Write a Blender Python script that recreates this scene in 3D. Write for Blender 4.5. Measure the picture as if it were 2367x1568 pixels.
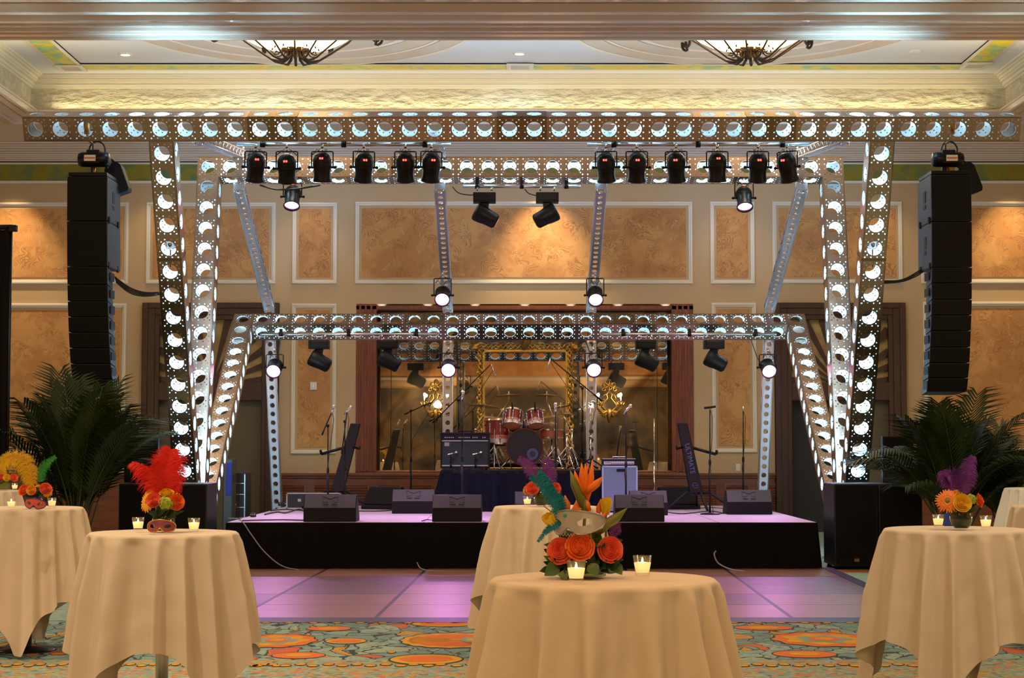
import bpy, math, random
from math import sin, cos, pi, radians, atan2, sqrt, tan
from mathutils import Vector, Matrix
from mathutils.geometry import delaunay_2d_cdt

for o in list(bpy.data.objects):
    bpy.data.objects.remove(o)
SC = bpy.context.scene
COL = SC.collection
random.seed(7)

# ------------------------------------------------------------------ camera
W, H, F = 2367, 1568, 4060.0
EYE = 1.54
PITCH = math.atan(246 / F)
cam_d = bpy.data.cameras.new('camera')
cam_d.sensor_width = 36.0
cam_d.lens = 36.0 * F / W
cam_d.clip_start = 0.1
cam_d.clip_end = 200
cam = bpy.data.objects.new('camera', cam_d)
COL.objects.link(cam)
cam.location = (0, 0, EYE)
cam.rotation_euler = (pi / 2 + PITCH, 0, 0)
SC.camera = cam

# ------------------------------------------------------------------ view, world
SC.view_settings.view_transform = 'Standard'
SC.view_settings.look = 'None'
SC.view_settings.exposure = 0.35
SC.view_settings.gamma = 1.0
SC.view_settings.use_curve_mapping = False
SC.cycles.use_denoising = True
try:
    SC.cycles.denoiser = 'OPENIMAGEDENOISE'
    SC.cycles.denoising_prefilter = 'ACCURATE'
except Exception:
    pass
SC.cycles.max_bounces = 7
SC.cycles.diffuse_bounces = 4
SC.cycles.glossy_bounces = 4
SC.cycles.transmission_bounces = 5
SC.cycles.transparent_max_bounces = 10
SC.cycles.caustics_reflective = False
SC.cycles.caustics_refractive = False
SC.cycles.sample_clamp_indirect = 4.0
SC.cycles.use_light_tree = True
SC.cycles.use_adaptive_sampling = True
SC.cycles.adaptive_threshold = 0.03
wd = bpy.data.worlds.new('world')
SC.world = wd
wd.use_nodes = True
wd.node_tree.nodes['Background'].inputs[0].default_value = (0.9, 0.75, 0.6, 1)
wd.node_tree.nodes['Background'].inputs[1].default_value = 0.02

WARM = (1.0, 0.66, 0.34)
WARM2 = (1.0, 0.75, 0.49)
GOLD = (1.0, 0.86, 0.52)
COOL = (0.40, 0.76, 1.0)
PINK = (0.95, 0.36, 1.0)

def aim(o, d):
    o.rotation_euler = Vector(d).to_track_quat('-Z', 'Y').to_euler()

def area(name, loc, d, sx, sy, power, color):
    l = bpy.data.lights.new(name, 'AREA')
    l.shape = 'RECTANGLE'
    l.size, l.size_y, l.energy, l.color = sx, sy, power, color
    o = bpy.data.objects.new(name, l)
    COL.objects.link(o)
    o.location = loc
    aim(o, d)
    return o

def spot(name, loc, to, angle, power, color, blend=0.5, rad=0.05):
    l = bpy.data.lights.new(name, 'SPOT')
    l.energy, l.color, l.spot_size, l.spot_blend, l.shadow_soft_size = power, color, radians(angle), blend, rad
    o = bpy.data.objects.new(name, l)
    COL.objects.link(o)
    o.location = loc
    aim(o, Vector(to) - Vector(loc))
    return o

def point(name, loc, power, color, rad=0.03):
    l = bpy.data.lights.new(name, 'POINT')
    l.energy, l.color, l.shadow_soft_size = power, color, rad
    o = bpy.data.objects.new(name, l)
    COL.objects.link(o)
    o.location = loc
    return o

# unseen fill lights added in the ceiling over and behind the camera
for y in (15.5, 8.0, 0.5, -5.0):
    for x in (-3.9, 3.9):
        area('ceiling_fill_light', (x, y, 6.8), (0, 0, -1), 1.5, 1.5, 120 if y > 12 else 90, WARM2)
# unseen spots added overhead to brighten and tint the tables
for x, y, p, c in ((-3.0, 7.6, 520, WARM2), (3.4, 7.6, 200, (1.0, 0.84, 0.62)), (-0.5, 3.8, 330, (1.0, 0.47, 0.10)), (-4.4, 10.6, 420, WARM2), (-0.6, 11, 420, WARM2),
                   (5.5, 15, 260, (1.0, 0.86, 0.66)), (-4.5, 17.5, 150, WARM2)):
    spot('ceiling_downlight', (x, y, 6.85), (x * 0.93 + 0.1, y + 2.0, 0), 56, p, c, 0.8, 0.12)
# fill lights added out of view along the side and rear walls
for y in (4, 11, 18, 24):
    for x in (-10.2, 10.4):
        point('wall_fill_light', (x, y, 3.0), 70 if y < 20 else 40, WARM2, 0.15)
for x in (-3.0, 3.2):
    point('wall_fill_light', (x, -8.4, 3.2), 120, WARM2, 0.15)
# cold light escaping upward from the middle truss
for x in (-3.6, -1.2, 1.4, 3.8):
    spot('truss_ceiling_wash', (x, 24.9, 5.95), (x * 1.3, 26.2, 7.5), 150, 58, (0.62, 0.80, 1.0), 0.6, 0.05)
for x in (-3.9, 4.1, 0.1):
    spot('truss_crown_wash', (x, 25.3, 5.6), (x * 1.1, 31.2, 6.6), 52, 190, (0.38, 0.62, 1.0), 0.8, 0.05)
# cove strips on the coffer ledge
area('cove_strip_light', (0.1, 28.01, 6.94), (0, -0.3, 1), 15.0, 0.07, 27, GOLD)
area('cove_strip_light', (-7.71, 25.4, 6.94), (0.3, 0, 1), 0.07, 5.2, 14, GOLD)
area('cove_strip_light', (7.91, 25.4, 6.94), (-0.3, 0, 1), 0.07, 5.2, 14, GOLD)
area('cove_strip_light', (0.1, 22.39, 6.94), (0, 0.4, 1), 15.0, 0.07, 34, GOLD)
# wall washers in the soffit by the back wall
for x, p in ((-8.9, 330), (-6.4, 60), (-3.6, 45), (0.55, 430), (3.9, 45), (6.6, 55), (8.9, 290)):
    spot('wall_washer', (x, 30.35, 6.8), (x, 31.25, 3.2), 62, p, (1.0, 0.74, 0.42), 0.9, 0.06)
# soft fill from the chandelier pair over the stage
for x in (-3.1, 3.5):
    area('stage_chandelier_light', (x, 24.6, 6.55), (0, 0, -1), 1.3, 1.3, 90, WARM2)

# cold blue wash from the middle crossbeam on the amplifiers and monitors
for x, tx, ty, tz, p in ((-1.2, -0.9, 25.2, 1.2, 150), (1.3, 1.6, 25.0, 1.0, 170), (-1.4, -1.5, 24.0, 0.7, 70), (2.6, 3.2, 24.0, 0.7, 80), (0.3, 0.3, 26.0, 1.5, 70)):
    spot('blue_wash_lamp', (x, 22.4, 5.0), (tx, ty, tz), 22 if p > 100 else 17, p, (0.12, 0.50, 0.95), 0.8, 0.05)

# ------------------------------------------------------------------ picture to place
CP, SP = cos(PITCH), sin(PITCH)
def ray(px, py):
    dx, dy = (px - W / 2) / F, (H / 2 - py) / F
    return Vector((dx, CP - dy * SP, SP + dy * CP))
def P(px, py, Y):
    d = ray(px, py)
    t = Y / d.y
    return Vector((d.x * t, Y, EYE + d.z * t))
def G(px, py, z=0.0):
    d = ray(px, py)
    t = (z - EYE) / d.z
    return Vector((d.x * t, d.y * t, z))
def XZ(px, py, Y):
    p = P(px, py, Y)
    return p.x, p.z

# ------------------------------------------------------------------ materials
MATS = {}
def mat(name, col=(0.8, 0.8, 0.8), rough=0.5, metal=0.0, emit=None, strength=0.0, bump=None, vary=None,
        sheen=0.0, coat=0.0, spec=0.5, trans=0.0, stretch=None):
    if name in MATS:
        return MATS[name]
    m = bpy.data.materials.new(name)
    m.use_nodes = True
    nt = m.node_tree
    b = nt.nodes['Principled BSDF']
    b.inputs['Base Color'].default_value = (*col, 1)
    b.inputs['Roughness'].default_value = rough
    b.inputs['Metallic'].default_value = metal
    b.inputs['Specular IOR Level'].default_value = spec
    b.inputs['Sheen Weight'].default_value = sheen
    b.inputs['Coat Weight'].default_value = coat
    b.inputs['Transmission Weight'].default_value = trans
    if emit:
        b.inputs['Emission Color'].default_value = (*emit, 1)
        b.inputs['Emission Strength'].default_value = strength
    tc = None
    if vary or bump:
        tc = nt.nodes.new('ShaderNodeTexCoord')
        mp = nt.nodes.new('ShaderNodeMapping')
        nt.links.new(tc.outputs['Object'], mp.inputs[0])
        if stretch:
            mp.inputs['Scale'].default_value = stretch
    if vary:
        c2, sc = vary
        n = nt.nodes.new('ShaderNodeTexNoise')
        n.inputs['Scale'].default_value = sc
        n.inputs['Detail'].default_value = 5
        r = nt.nodes.new('ShaderNodeValToRGB')
        r.color_ramp.elements[0].color = (*col, 1)
        r.color_ramp.elements[0].position = 0.35
        r.color_ramp.elements[1].color = (*c2, 1)
        r.color_ramp.elements[1].position = 0.65
        nt.links.new(mp.outputs[0], n.inputs['Vector'])
        nt.links.new(n.outputs['Fac'], r.inputs[0])
        nt.links.new(r.outputs[0], b.inputs['Base Color'])
    if bump:
        sc, st, dist = bump
        n = nt.nodes.new('ShaderNodeTexNoise')
        n.inputs['Scale'].default_value = sc
        n.inputs['Detail'].default_value = 4
        bp = nt.nodes.new('ShaderNodeBump')
        bp.inputs['Strength'].default_value = st
        bp.inputs['Distance'].default_value = dist
        nt.links.new(mp.outputs[0], n.inputs['Vector'])
        nt.links.new(n.outputs['Fac'], bp.inputs['Height'])
        nt.links.new(bp.outputs[0], b.inputs['Normal'])
    MATS[name] = m
    return m

class NT:
    def __init__(s, name):
        s.m = bpy.data.materials.new(name)
        s.m.use_nodes = True
        s.nt = s.m.node_tree
        s.b = s.nt.nodes['Principled BSDF']
        MATS[name] = s.m
    def n(s, typ, **kw):
        x = s.nt.nodes.new(typ)
        for k, v in kw.items():
            setattr(x, k, v)
        return x
    def l(s, a, b):
        s.nt.links.new(a, b)
    def put(s, sock, v):
        if hasattr(v, 'is_output'):
            s.l(v, sock)
        else:
            sock.default_value = v
    def math(s, op, a, b=0.0, c=None):
        x = s.n('ShaderNodeMath', operation=op)
        s.put(x.inputs[0], a)
        s.put(x.inputs[1], b)
        if c is not None:
            s.put(x.inputs[2], c)
        return x.outputs[0]
    def mix(s, f, a, b):
        x = s.n('ShaderNodeMix', data_type='RGBA')
        s.put(x.inputs[0], f)
        for i, v in ((6, a), (7, b)):
            if isinstance(v, tuple) and len(v) == 3:
                v = (*v, 1)
            s.put(x.inputs[i], v)
        return x.outputs[2]
    def noise(s, vec, scale, detail=3, dist=0.0):
        x = s.n('ShaderNodeTexNoise')
        x.inputs['Scale'].default_value = scale
        x.inputs['Detail'].default_value = detail
        x.inputs['Distortion'].default_value = dist
        s.l(vec, x.inputs['Vector'])
        return x
    def ramp(s, f, stops):
        x = s.n('ShaderNodeValToRGB')
        e = x.color_ramp.elements
        while len(e) < len(stops):
            e.new(0.5)
        for el, (p, c) in zip(e, stops):
            el.position = p
            el.color = (*c, 1) if len(c) == 3 else c
        s.put(x.inputs[0], f)
        return x.outputs[0]

def palm_wallpaper():
    t = NT('palm_wallpaper')
    tc = t.n('ShaderNodeTexCoord')
    sep = t.n('ShaderNodeSeparateXYZ')
    t.l(tc.outputs['Object'], sep.inputs[0])
    cmb = t.n('ShaderNodeCombineXYZ')
    t.l(sep.outputs[0], cmb.inputs[0])
    t.l(sep.outputs[2], cmb.inputs[1])
    v = cmb.outputs[0]
    def fronds(sc, nray, off, reach):
        mp = t.n('ShaderNodeMapping')
        mp.inputs['Location'].default_value = (off, off * 0.7, 0)
        t.l(v, mp.inputs[0])
        nz = t.noise(mp.outputs[0], 2.6, 2)
        add = t.n('ShaderNodeVectorMath', operation='MULTIPLY_ADD')
        t.l(nz.outputs['Color'], add.inputs[0])
        add.inputs[1].default_value = (0.75, 0.75, 0)
        t.l(mp.outputs[0], add.inputs[2])
        vo = t.n('ShaderNodeTexVoronoi')
        vo.voronoi_dimensions = '2D'
        vo.inputs['Scale'].default_value = sc
        t.l(add.outputs[0], vo.inputs['Vector'])
        df = t.n('ShaderNodeVectorMath', operation='SUBTRACT')
        t.l(add.outputs[0], df.inputs[0])
        t.l(vo.outputs['Position'], df.inputs[1])
        s2 = t.n('ShaderNodeSeparateXYZ')
        t.l(df.outputs[0], s2.inputs[0])
        ang = t.math('ARCTAN2', s2.outputs[1], s2.outputs[0])
        cs = t.n('ShaderNodeSeparateColor')
        t.l(vo.outputs['Color'], cs.inputs[0])
        ph = t.math('MULTIPLY', cs.outputs[0], 6.28)
        fine = t.noise(v, 7.0, 3)
        w = t.math('ADD', t.math('MULTIPLY', ang, nray), t.math('MULTIPLY', fine.outputs['Fac'], 9.0))
        st = t.math('SINE', t.math('ADD', w, ph))
        thr = t.math('SUBTRACT', t.math('MULTIPLY', vo.outputs['Distance'], 1.3), 0.25)
        st = t.math('MULTIPLY', t.math('SUBTRACT', st, thr), 3.0)
        st.node.use_clamp = True
        half = t.math('GREATER_THAN', t.math('COSINE', t.math('ADD', ang, t.math('MULTIPLY', ph, 2.0))), -0.1)
        inr = t.math('MULTIPLY', t.math('SUBTRACT', t.math('ADD', reach, t.math('MULTIPLY', fine.outputs['Fac'], 0.5)), vo.outputs['Distance']), 9.0)
        inr.node.use_clamp = True
        return t.math('MULTIPLY', t.math('MULTIPLY', st, half), inr)
    big = t.noise(v, 1.3, 4, 0.5)
    patch = t.ramp(big.outputs['Fac'], [(0.44, (0, 0, 0)), (0.56, (1, 1, 1))])
    c = t.mix(t.math('MULTIPLY', patch, 0.75), (0.63, 0.325, 0.115), (0.47, 0.215, 0.068))
    c = t.mix(t.math('MULTIPLY', fronds(2.0, 19.0, 0.0, 0.30), 0.75), c, (0.35, 0.15, 0.046))
    c = t.mix(t.math('MULTIPLY', fronds(2.6, 15.0, 5.3, 0.20), 0.75), c, (0.68, 0.37, 0.14))
    c = t.mix(t.math('MULTIPLY', fronds(3.0, 17.0, 9.1, 0.15), 0.7), c, (0.38, 0.165, 0.05))
    t.l(c, t.b.inputs['Base Color'])
    t.b.inputs['Roughness'].default_value = 0.62
    return t.m

def carpet_mat():
    t = NT('carpet')
    tc = t.n('ShaderNodeTexCoord')
    nz = t.noise(tc.outputs['Object'], 1.6, 3)
    add = t.n('ShaderNodeVectorMath', operation='MULTIPLY_ADD')
    t.l(nz.outputs['Color'], add.inputs[0])
    add.inputs[1].default_value = (0.7, 0.7, 0)
    t.l(tc.outputs['Object'], add.inputs[2])
    mp = t.n('ShaderNodeMapping')
    mp.inputs['Scale'].default_value = (1.3, 0.75, 1)
    t.l(add.outputs[0], mp.inputs[0])
    ed = t.n('ShaderNodeTexVoronoi', feature='DISTANCE_TO_EDGE')
    ed.inputs['Scale'].default_value = 4.2
    t.l(mp.outputs[0], ed.inputs['Vector'])
    vo = t.n('ShaderNodeTexVoronoi')
    vo.inputs['Scale'].default_value = 4.2
    t.l(mp.outputs[0], vo.inputs['Vector'])
    cs = t.n('ShaderNodeSeparateColor')
    t.l(vo.outputs['Color'], cs.inputs[0])
    cell = t.ramp(cs.outputs[0], [(0.0, (0.20, 0.30, 0.27)), (0.35, (0.27, 0.38, 0.33)), (0.62, (0.17, 0.28, 0.26)),
                                  (0.80, (0.52, 0.29, 0.05)), (0.88, (0.55, 0.14, 0.05)), (0.93, (0.30, 0.40, 0.30))])
    cell.node.color_ramp.interpolation = 'CONSTANT'
    wv = t.noise(mp.outputs[0], 14, 2, 1.5)
    cell = t.mix(t.math('MULTIPLY', t.math('GREATER_THAN', wv.outputs['Fac'], 0.56), 0.45), cell, (0.10, 0.15, 0.13))
    out = t.math('LESS_THAN', ed.outputs['Distance'], 0.035)
    c1 = t.mix(out, cell, (0.05, 0.07, 0.07))
    # speckled border nearest the camera
    sp = t.n('ShaderNodeTexVoronoi')
    sp.inputs['Scale'].default_value = 26
    t.l(tc.outputs['Object'], sp.inputs['Vector'])
    c3 = t.n('ShaderNodeSeparateColor')
    t.l(sp.outputs['Color'], c3.inputs[0])
    speck = t.ramp(c3.outputs[0], [(0.0, (0.22, 0.31, 0.25)), (0.4, (0.30, 0.38, 0.30)), (0.62, (0.48, 0.30, 0.06)), (0.8, (0.55, 0.16, 0.07)), (0.92, (0.12, 0.2, 0.17))])
    speck.node.color_ramp.interpolation = 'CONSTANT'
    sep = t.n('ShaderNodeSeparateXYZ')
    t.l(tc.outputs['Object'], sep.inputs[0])
    near = t.math('LESS_THAN', sep.outputs[1], 12.75)
    c1 = t.mix(near, c1, speck)
    # plain sea-green field beside the dance floor
    side = t.math('GREATER_THAN', sep.outputs[1], 15.6)
    pl = t.noise(tc.outputs['Object'], 9, 4)
    plain = t.ramp(pl.outputs['Fac'], [(0.35, (0.24, 0.37, 0.33)), (0.65, (0.36, 0.48, 0.42))])
    c1 = t.mix(side, c1, plain)
    t.l(c1, t.b.inputs['Base Color'])
    t.b.inputs['Roughness'].default_value = 0.95
    t.b.inputs['Specular IOR Level'].default_value = 0.1
    return t.m

def wood_mat(name, c1, c2, scale=(1, 1, 1), rough=0.35, coat=0.3):
    t = NT(name)
    tc = t.n('ShaderNodeTexCoord')
    mp = t.n('ShaderNodeMapping')
    mp.inputs['Scale'].default_value = scale
    t.l(tc.outputs['Object'], mp.inputs[0])
    nz = t.noise(mp.outputs[0], 3.0, 6, 0.6)
    c = t.ramp(nz.outputs['Fac'], [(0.3, c1), (0.7, c2)])
    t.l(c, t.b.inputs['Base Color'])
    t.b.inputs['Roughness'].default_value = rough
    t.b.inputs['Coat Weight'].default_value = coat
    t.b.inputs['Coat Roughness'].default_value = 0.2
    return t.m

def antique_mirror():
    t = NT('antique_mirror')
    tc = t.n('ShaderNodeTexCoord')
    a = t.noise(tc.outputs['Object'], 1.1, 6, 0.8)
    c = t.ramp(a.outputs['Fac'], [(0.36, (0.16, 0.15, 0.14)), (0.48, (0.42, 0.37, 0.30)), (0.60, (0.72, 0.58, 0.36)), (0.74, (0.25, 0.17, 0.09))])
    r = t.noise(tc.outputs['Object'], 2.6, 6, 0.4)
    rr = t.ramp(r.outputs['Fac'], [(0.5, (0.006,) * 3), (0.68, (0.03,) * 3), (0.9, (0.2,) * 3)])
    bp = t.n('ShaderNodeBump')
    bp.inputs['Strength'].default_value = 0.05
    bp.inputs['Distance'].default_value = 0.02
    w = t.noise(tc.outputs['Object'], 0.7, 1)
    t.l(w.outputs['Fac'], bp.inputs['Height'])
    t.l(bp.outputs[0], t.b.inputs['Normal'])
    t.l(c, t.b.inputs['Base Color'])
    t.l(rr, t.b.inputs['Roughness'])
    t.b.inputs['Metallic'].default_value = 0.93
    return t.m

def green_band():
    for name, k in (('painted_frieze_dim', 0.42), ('coffer_frieze_lit', 1.15)):
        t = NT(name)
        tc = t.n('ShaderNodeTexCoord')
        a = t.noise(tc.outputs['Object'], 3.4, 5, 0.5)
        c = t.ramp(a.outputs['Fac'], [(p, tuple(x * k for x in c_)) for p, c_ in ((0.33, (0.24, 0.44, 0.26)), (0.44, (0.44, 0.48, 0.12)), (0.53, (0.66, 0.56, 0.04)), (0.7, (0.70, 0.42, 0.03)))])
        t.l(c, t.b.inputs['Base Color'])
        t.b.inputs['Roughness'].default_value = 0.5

def glass_mat(name, tint=(1, 1, 1), gloss=0.15):
    t = NT(name)
    tr = t.n('ShaderNodeBsdfTransparent')
    tr.inputs[0].default_value = (*tint, 1)
    gl = t.n('ShaderNodeBsdfGlossy')
    gl.inputs['Roughness'].default_value = 0.03
    lw = t.n('ShaderNodeLayerWeight')
    lw.inputs['Blend'].default_value = 0.35
    mx = t.n('ShaderNodeMixShader')
    t.l(t.math('MULTIPLY_ADD', lw.outputs['Facing'], 0.3, gloss * 0.4), mx.inputs[0])
    t.l(tr.outputs[0], mx.inputs[1])
    t.l(gl.outputs[0], mx.inputs[2])
    t.l(mx.outputs[0], t.nt.nodes['Material Output'].inputs[0])
    return t.m

palm_wallpaper(); carpet_mat(); antique_mirror(); green_band()
wood_mat('mahogany', (0.12, 0.022, 0.003), (0.26, 0.055, 0.008), (7, 7, 0.8), 0.45, 0.05)
wood_mat('mahogany_dark', (0.035, 0.010, 0.003), (0.075, 0.020, 0.005), (7, 7, 0.8), 0.45, 0.05)
wood_mat('mahogany_rail', (0.13, 0.032, 0.008), (0.24, 0.06, 0.014), (0.8, 7, 7), 0.4, 0.1)
wood_mat('dance_floor_wood', (0.17, 0.07, 0.035), (0.26, 0.11, 0.055), (0.8, 5, 1), 0.42, 0.12)
wood_mat('dance_floor_wood_dark', (0.075, 0.030, 0.018), (0.12, 0.050, 0.028), (0.8, 5, 1), 0.42, 0.12)
glass_mat('clear_glass', (0.97, 0.97, 0.97), 0.06)
glass_mat('vase_glass', (0.55, 0.62, 0.45), 0.12)
mat('wall_paint', (0.57, 0.40, 0.225), 0.5)
mat('ceiling_paint', (0.80, 0.77, 0.74), 0.6)
mat('soffit_paint', (0.74, 0.62, 0.50), 0.28, spec=0.6)
mat('gloss_molding', (0.78, 0.65, 0.54), 0.14, spec=0.8, coat=0.5)
mat('trim_white', (0.80, 0.74, 0.64), 0.35)
mat('cove_plaster', (0.74, 0.68, 0.50), 0.7, bump=(9, 1.0, 0.10), vary=((0.60, 0.53, 0.36), 7), stretch=(0.6, 1, 1.5))
mat('coffer_trim', (0.80, 0.73, 0.55), 0.4)
mat('medallion_paint', (0.72, 0.50, 0.34), 0.5, vary=((0.66, 0.56, 0.44), 2.0))
mat('dark_gap', (0.03, 0.025, 0.02), 0.7)
mat('truss_inner_lit', (0.80, 0.84, 0.86), 0.5, 0.25)  # same aluminium as outside, made paler and bluer for the lit interior
mat('truss_metal', (0.56, 0.41, 0.32), 0.28, 1.0, bump=(30, 0.06, 0.004))  # brown tint stands for the warm room reflected in the aluminium
mat('splice_metal', (0.30, 0.22, 0.12), 0.32, 1.0)
mat('strut_metal', (0.60, 0.60, 0.66), 0.38, 0.85)
mat('pipe_metal', (0.62, 0.62, 0.64), 0.3, 0.9)
mat('chrome', (0.85, 0.85, 0.87), 0.12, 1.0)
mat('black_metal', (0.006, 0.005, 0.006), 0.35, spec=0.25)
mat('black_satin', (0.006, 0.006, 0.008), 0.45, spec=0.25)
mat('black_cloth', (0.004, 0.003, 0.004), 0.85, spec=0.15)
mat('navy_cloth', (0.0022, 0.0032, 0.010), 0.7, spec=0.12)
mat('speaker_black', (0.006, 0.005, 0.006), 0.6, spec=0.25)
mat('speaker_side', (0.012, 0.013, 0.020), 0.5, spec=0.4)
mat('grille_black', (0.005, 0.004, 0.004), 0.8, spec=0.25)
mat('wedge_gray', (0.048, 0.052, 0.052), 0.55, spec=0.25)
mat('wedge_mark', (0.015, 0.014, 0.016), 0.6)
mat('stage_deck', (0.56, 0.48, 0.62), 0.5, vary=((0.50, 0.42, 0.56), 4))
mat('cable_black', (0.01, 0.01, 0.01), 0.4)
mat('cable_grey', (0.30, 0.30, 0.32), 0.4)
mat('tablecloth', (0.76, 0.64, 0.48), 0.8, spec=0.2, bump=(60, 0.12, 0.002))
mat('tablecloth_white', (0.80, 0.78, 0.72), 0.75, sheen=0.15)
mat('gold', (0.62, 0.36, 0.07), 0.34, 0.95, bump=(22, 0.35, 0.02))
mat('dark_gold', (0.30, 0.16, 0.05), 0.4, 0.8)
mat('iron', (0.035, 0.02, 0.012), 0.45, 0.3)
mat('bowl_glass', (1.0, 0.8, 0.5), 0.4, emit=(1.0, 0.66, 0.30), strength=3.2, vary=((1, 0.9, 0.7), 3))
mat('lamp_white', (1, 1, 1), 0.4, emit=(1.0, 0.85, 0.65), strength=9)
mat('lamp_off', (0.75, 0.7, 0.62), 0.4)
mat('lens_pink', (1, 0.7, 1), 0.3, emit=(1.0, 0.30, 0.85), strength=2.6)
mat('lens_core', (1, 0.9, 1), 0.3, emit=(1.0, 0.75, 1.0), strength=9)
mat('lens_dark', (0.02, 0.02, 0.03), 0.1)
mat('led_red', (0.8, 0.02, 0.02), 0.3, emit=(1.0, 0.05, 0.04), strength=5)
mat('led_blue', (0.02, 0.1, 0.8), 0.3, emit=(0.05, 0.25, 1.0), strength=4)
mat('clean_mirror', (0.80, 0.72, 0.58), 0.03, 1.0)
mat('wax', (0.95, 0.80, 0.5), 0.5, emit=(1.0, 0.60, 0.20), strength=0.8)  # emission stands for flame light glowing through the wax
mat('flame', (1, 0.8, 0.4), 0.5, emit=(1.0, 0.75, 0.35), strength=26)
mat('rose_orange', (0.85, 0.13, 0.02), 0.55, vary=((0.9, 0.22, 0.05), 30))
mat('rose_coral', (0.88, 0.20, 0.09), 0.55, vary=((0.85, 0.12, 0.05), 30))
mat('rose_yellow', (0.90, 0.58, 0.03), 0.55)
mat('gerbera_orange', (0.90, 0.24, 0.02), 0.55)
mat('tulip_yellow', (0.90, 0.62, 0.02), 0.5)
mat('bird_orange', (0.90, 0.20, 0.01), 0.5)
mat('hydrangea_green', (0.42, 0.50, 0.05), 0.6)
mat('leaf_dark', (0.022, 0.055, 0.012), 0.4)
mat('leaf_mid', (0.05, 0.11, 0.02), 0.45)
mat('leaf_olive', (0.16, 0.17, 0.03), 0.45)
mat('palm_leaf', (0.012, 0.028, 0.005), 0.5, spec=0.25, vary=((0.035, 0.055, 0.008), 3))
mat('palm_stem', (0.05, 0.06, 0.02), 0.5)
mat('feather_red', (0.85, 0.025, 0.008), 0.7)
mat('feather_purple', (0.20, 0.04, 0.30), 0.7)
mat('feather_teal', (0.005, 0.22, 0.30), 0.7)
mat('feather_yellow', (0.80, 0.48, 0.01), 0.7)
mat('feather_green', (0.04, 0.30, 0.04), 0.7)
mat('mask_silver', (0.50, 0.47, 0.42), 0.35, 0.35)
mat('mask_trim', (0.35, 0.33, 0.36), 0.3, 0.6)
mat('mask_coral', (0.75, 0.10, 0.05), 0.4)
mat('mask_plum', (0.16, 0.02, 0.09), 0.4, vary=((0.34, 0.07, 0.03), 25))
mat('ribbon_blue', (0.01, 0.04, 0.30), 0.4)
mat('jewel_teal', (0.02, 0.4, 0.4), 0.1)
mat('drum_fade', (0.22, 0.006, 0.008), 0.2, coat=0.6)
mat('drum_cream', (0.70, 0.62, 0.52), 0.25, coat=0.6)
mat('drum_head_amber', (0.80, 0.36, 0.12), 0.4)
mat('drum_head_black', (0.012, 0.013, 0.022), 0.25)
mat('drum_head_white', (0.8, 0.8, 0.78), 0.4)
mat('cymbal_brass', (0.72, 0.52, 0.24), 0.25, 1.0)
mat('amp_tolex', (0.004, 0.007, 0.014), 0.6, spec=0.3)
mat('amp_grille', (0.022, 0.036, 0.040), 0.75)
mat('amp_silver', (0.62, 0.66, 0.72), 0.3, 0.5)
mat('bass_grille', (0.34, 0.48, 0.62), 0.6)
mat('bass_head', (0.60, 0.64, 0.72), 0.35, 0.4)
mat('plate_white', (0.8, 0.78, 0.74), 0.4)
mat('sticker_white', (0.85, 0.8, 0.72), 0.5)
mat('sticker_orange', (0.7, 0.18, 0.05), 0.5)
mat('case_blue', (0.02, 0.03, 0.35), 0.5)
mat('case_dark', (0.02, 0.02, 0.02), 0.6)
mat('carpet_orange', (0.68, 0.15, 0.04), 0.95, spec=0.1, vary=((0.60, 0.20, 0.05), 8))
mat('carpet_yellow', (0.66, 0.36, 0.03), 0.95, spec=0.1, vary=((0.58, 0.28, 0.03), 8))
mat('carpet_teal', (0.23, 0.34, 0.30), 0.95, spec=0.1)
mat('carpet_dark', (0.045, 0.065, 0.065), 0.95, spec=0.1)
mat('door_olive', (0.13, 0.10, 0.055), 0.7)
mat('fanlight_gold', (0.62, 0.42, 0.14), 0.45, vary=((0.35, 0.2, 0.07), 4))
mat('satin_white', (0.85, 0.8, 0.72), 0.5)

# ------------------------------------------------------------------ mesh builder
def rot_to(d, up=(0, 0, 1)):
    d = Vector(d).normalized()
    return d.to_track_quat('Z', 'Y').to_matrix().to_4x4()

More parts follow.
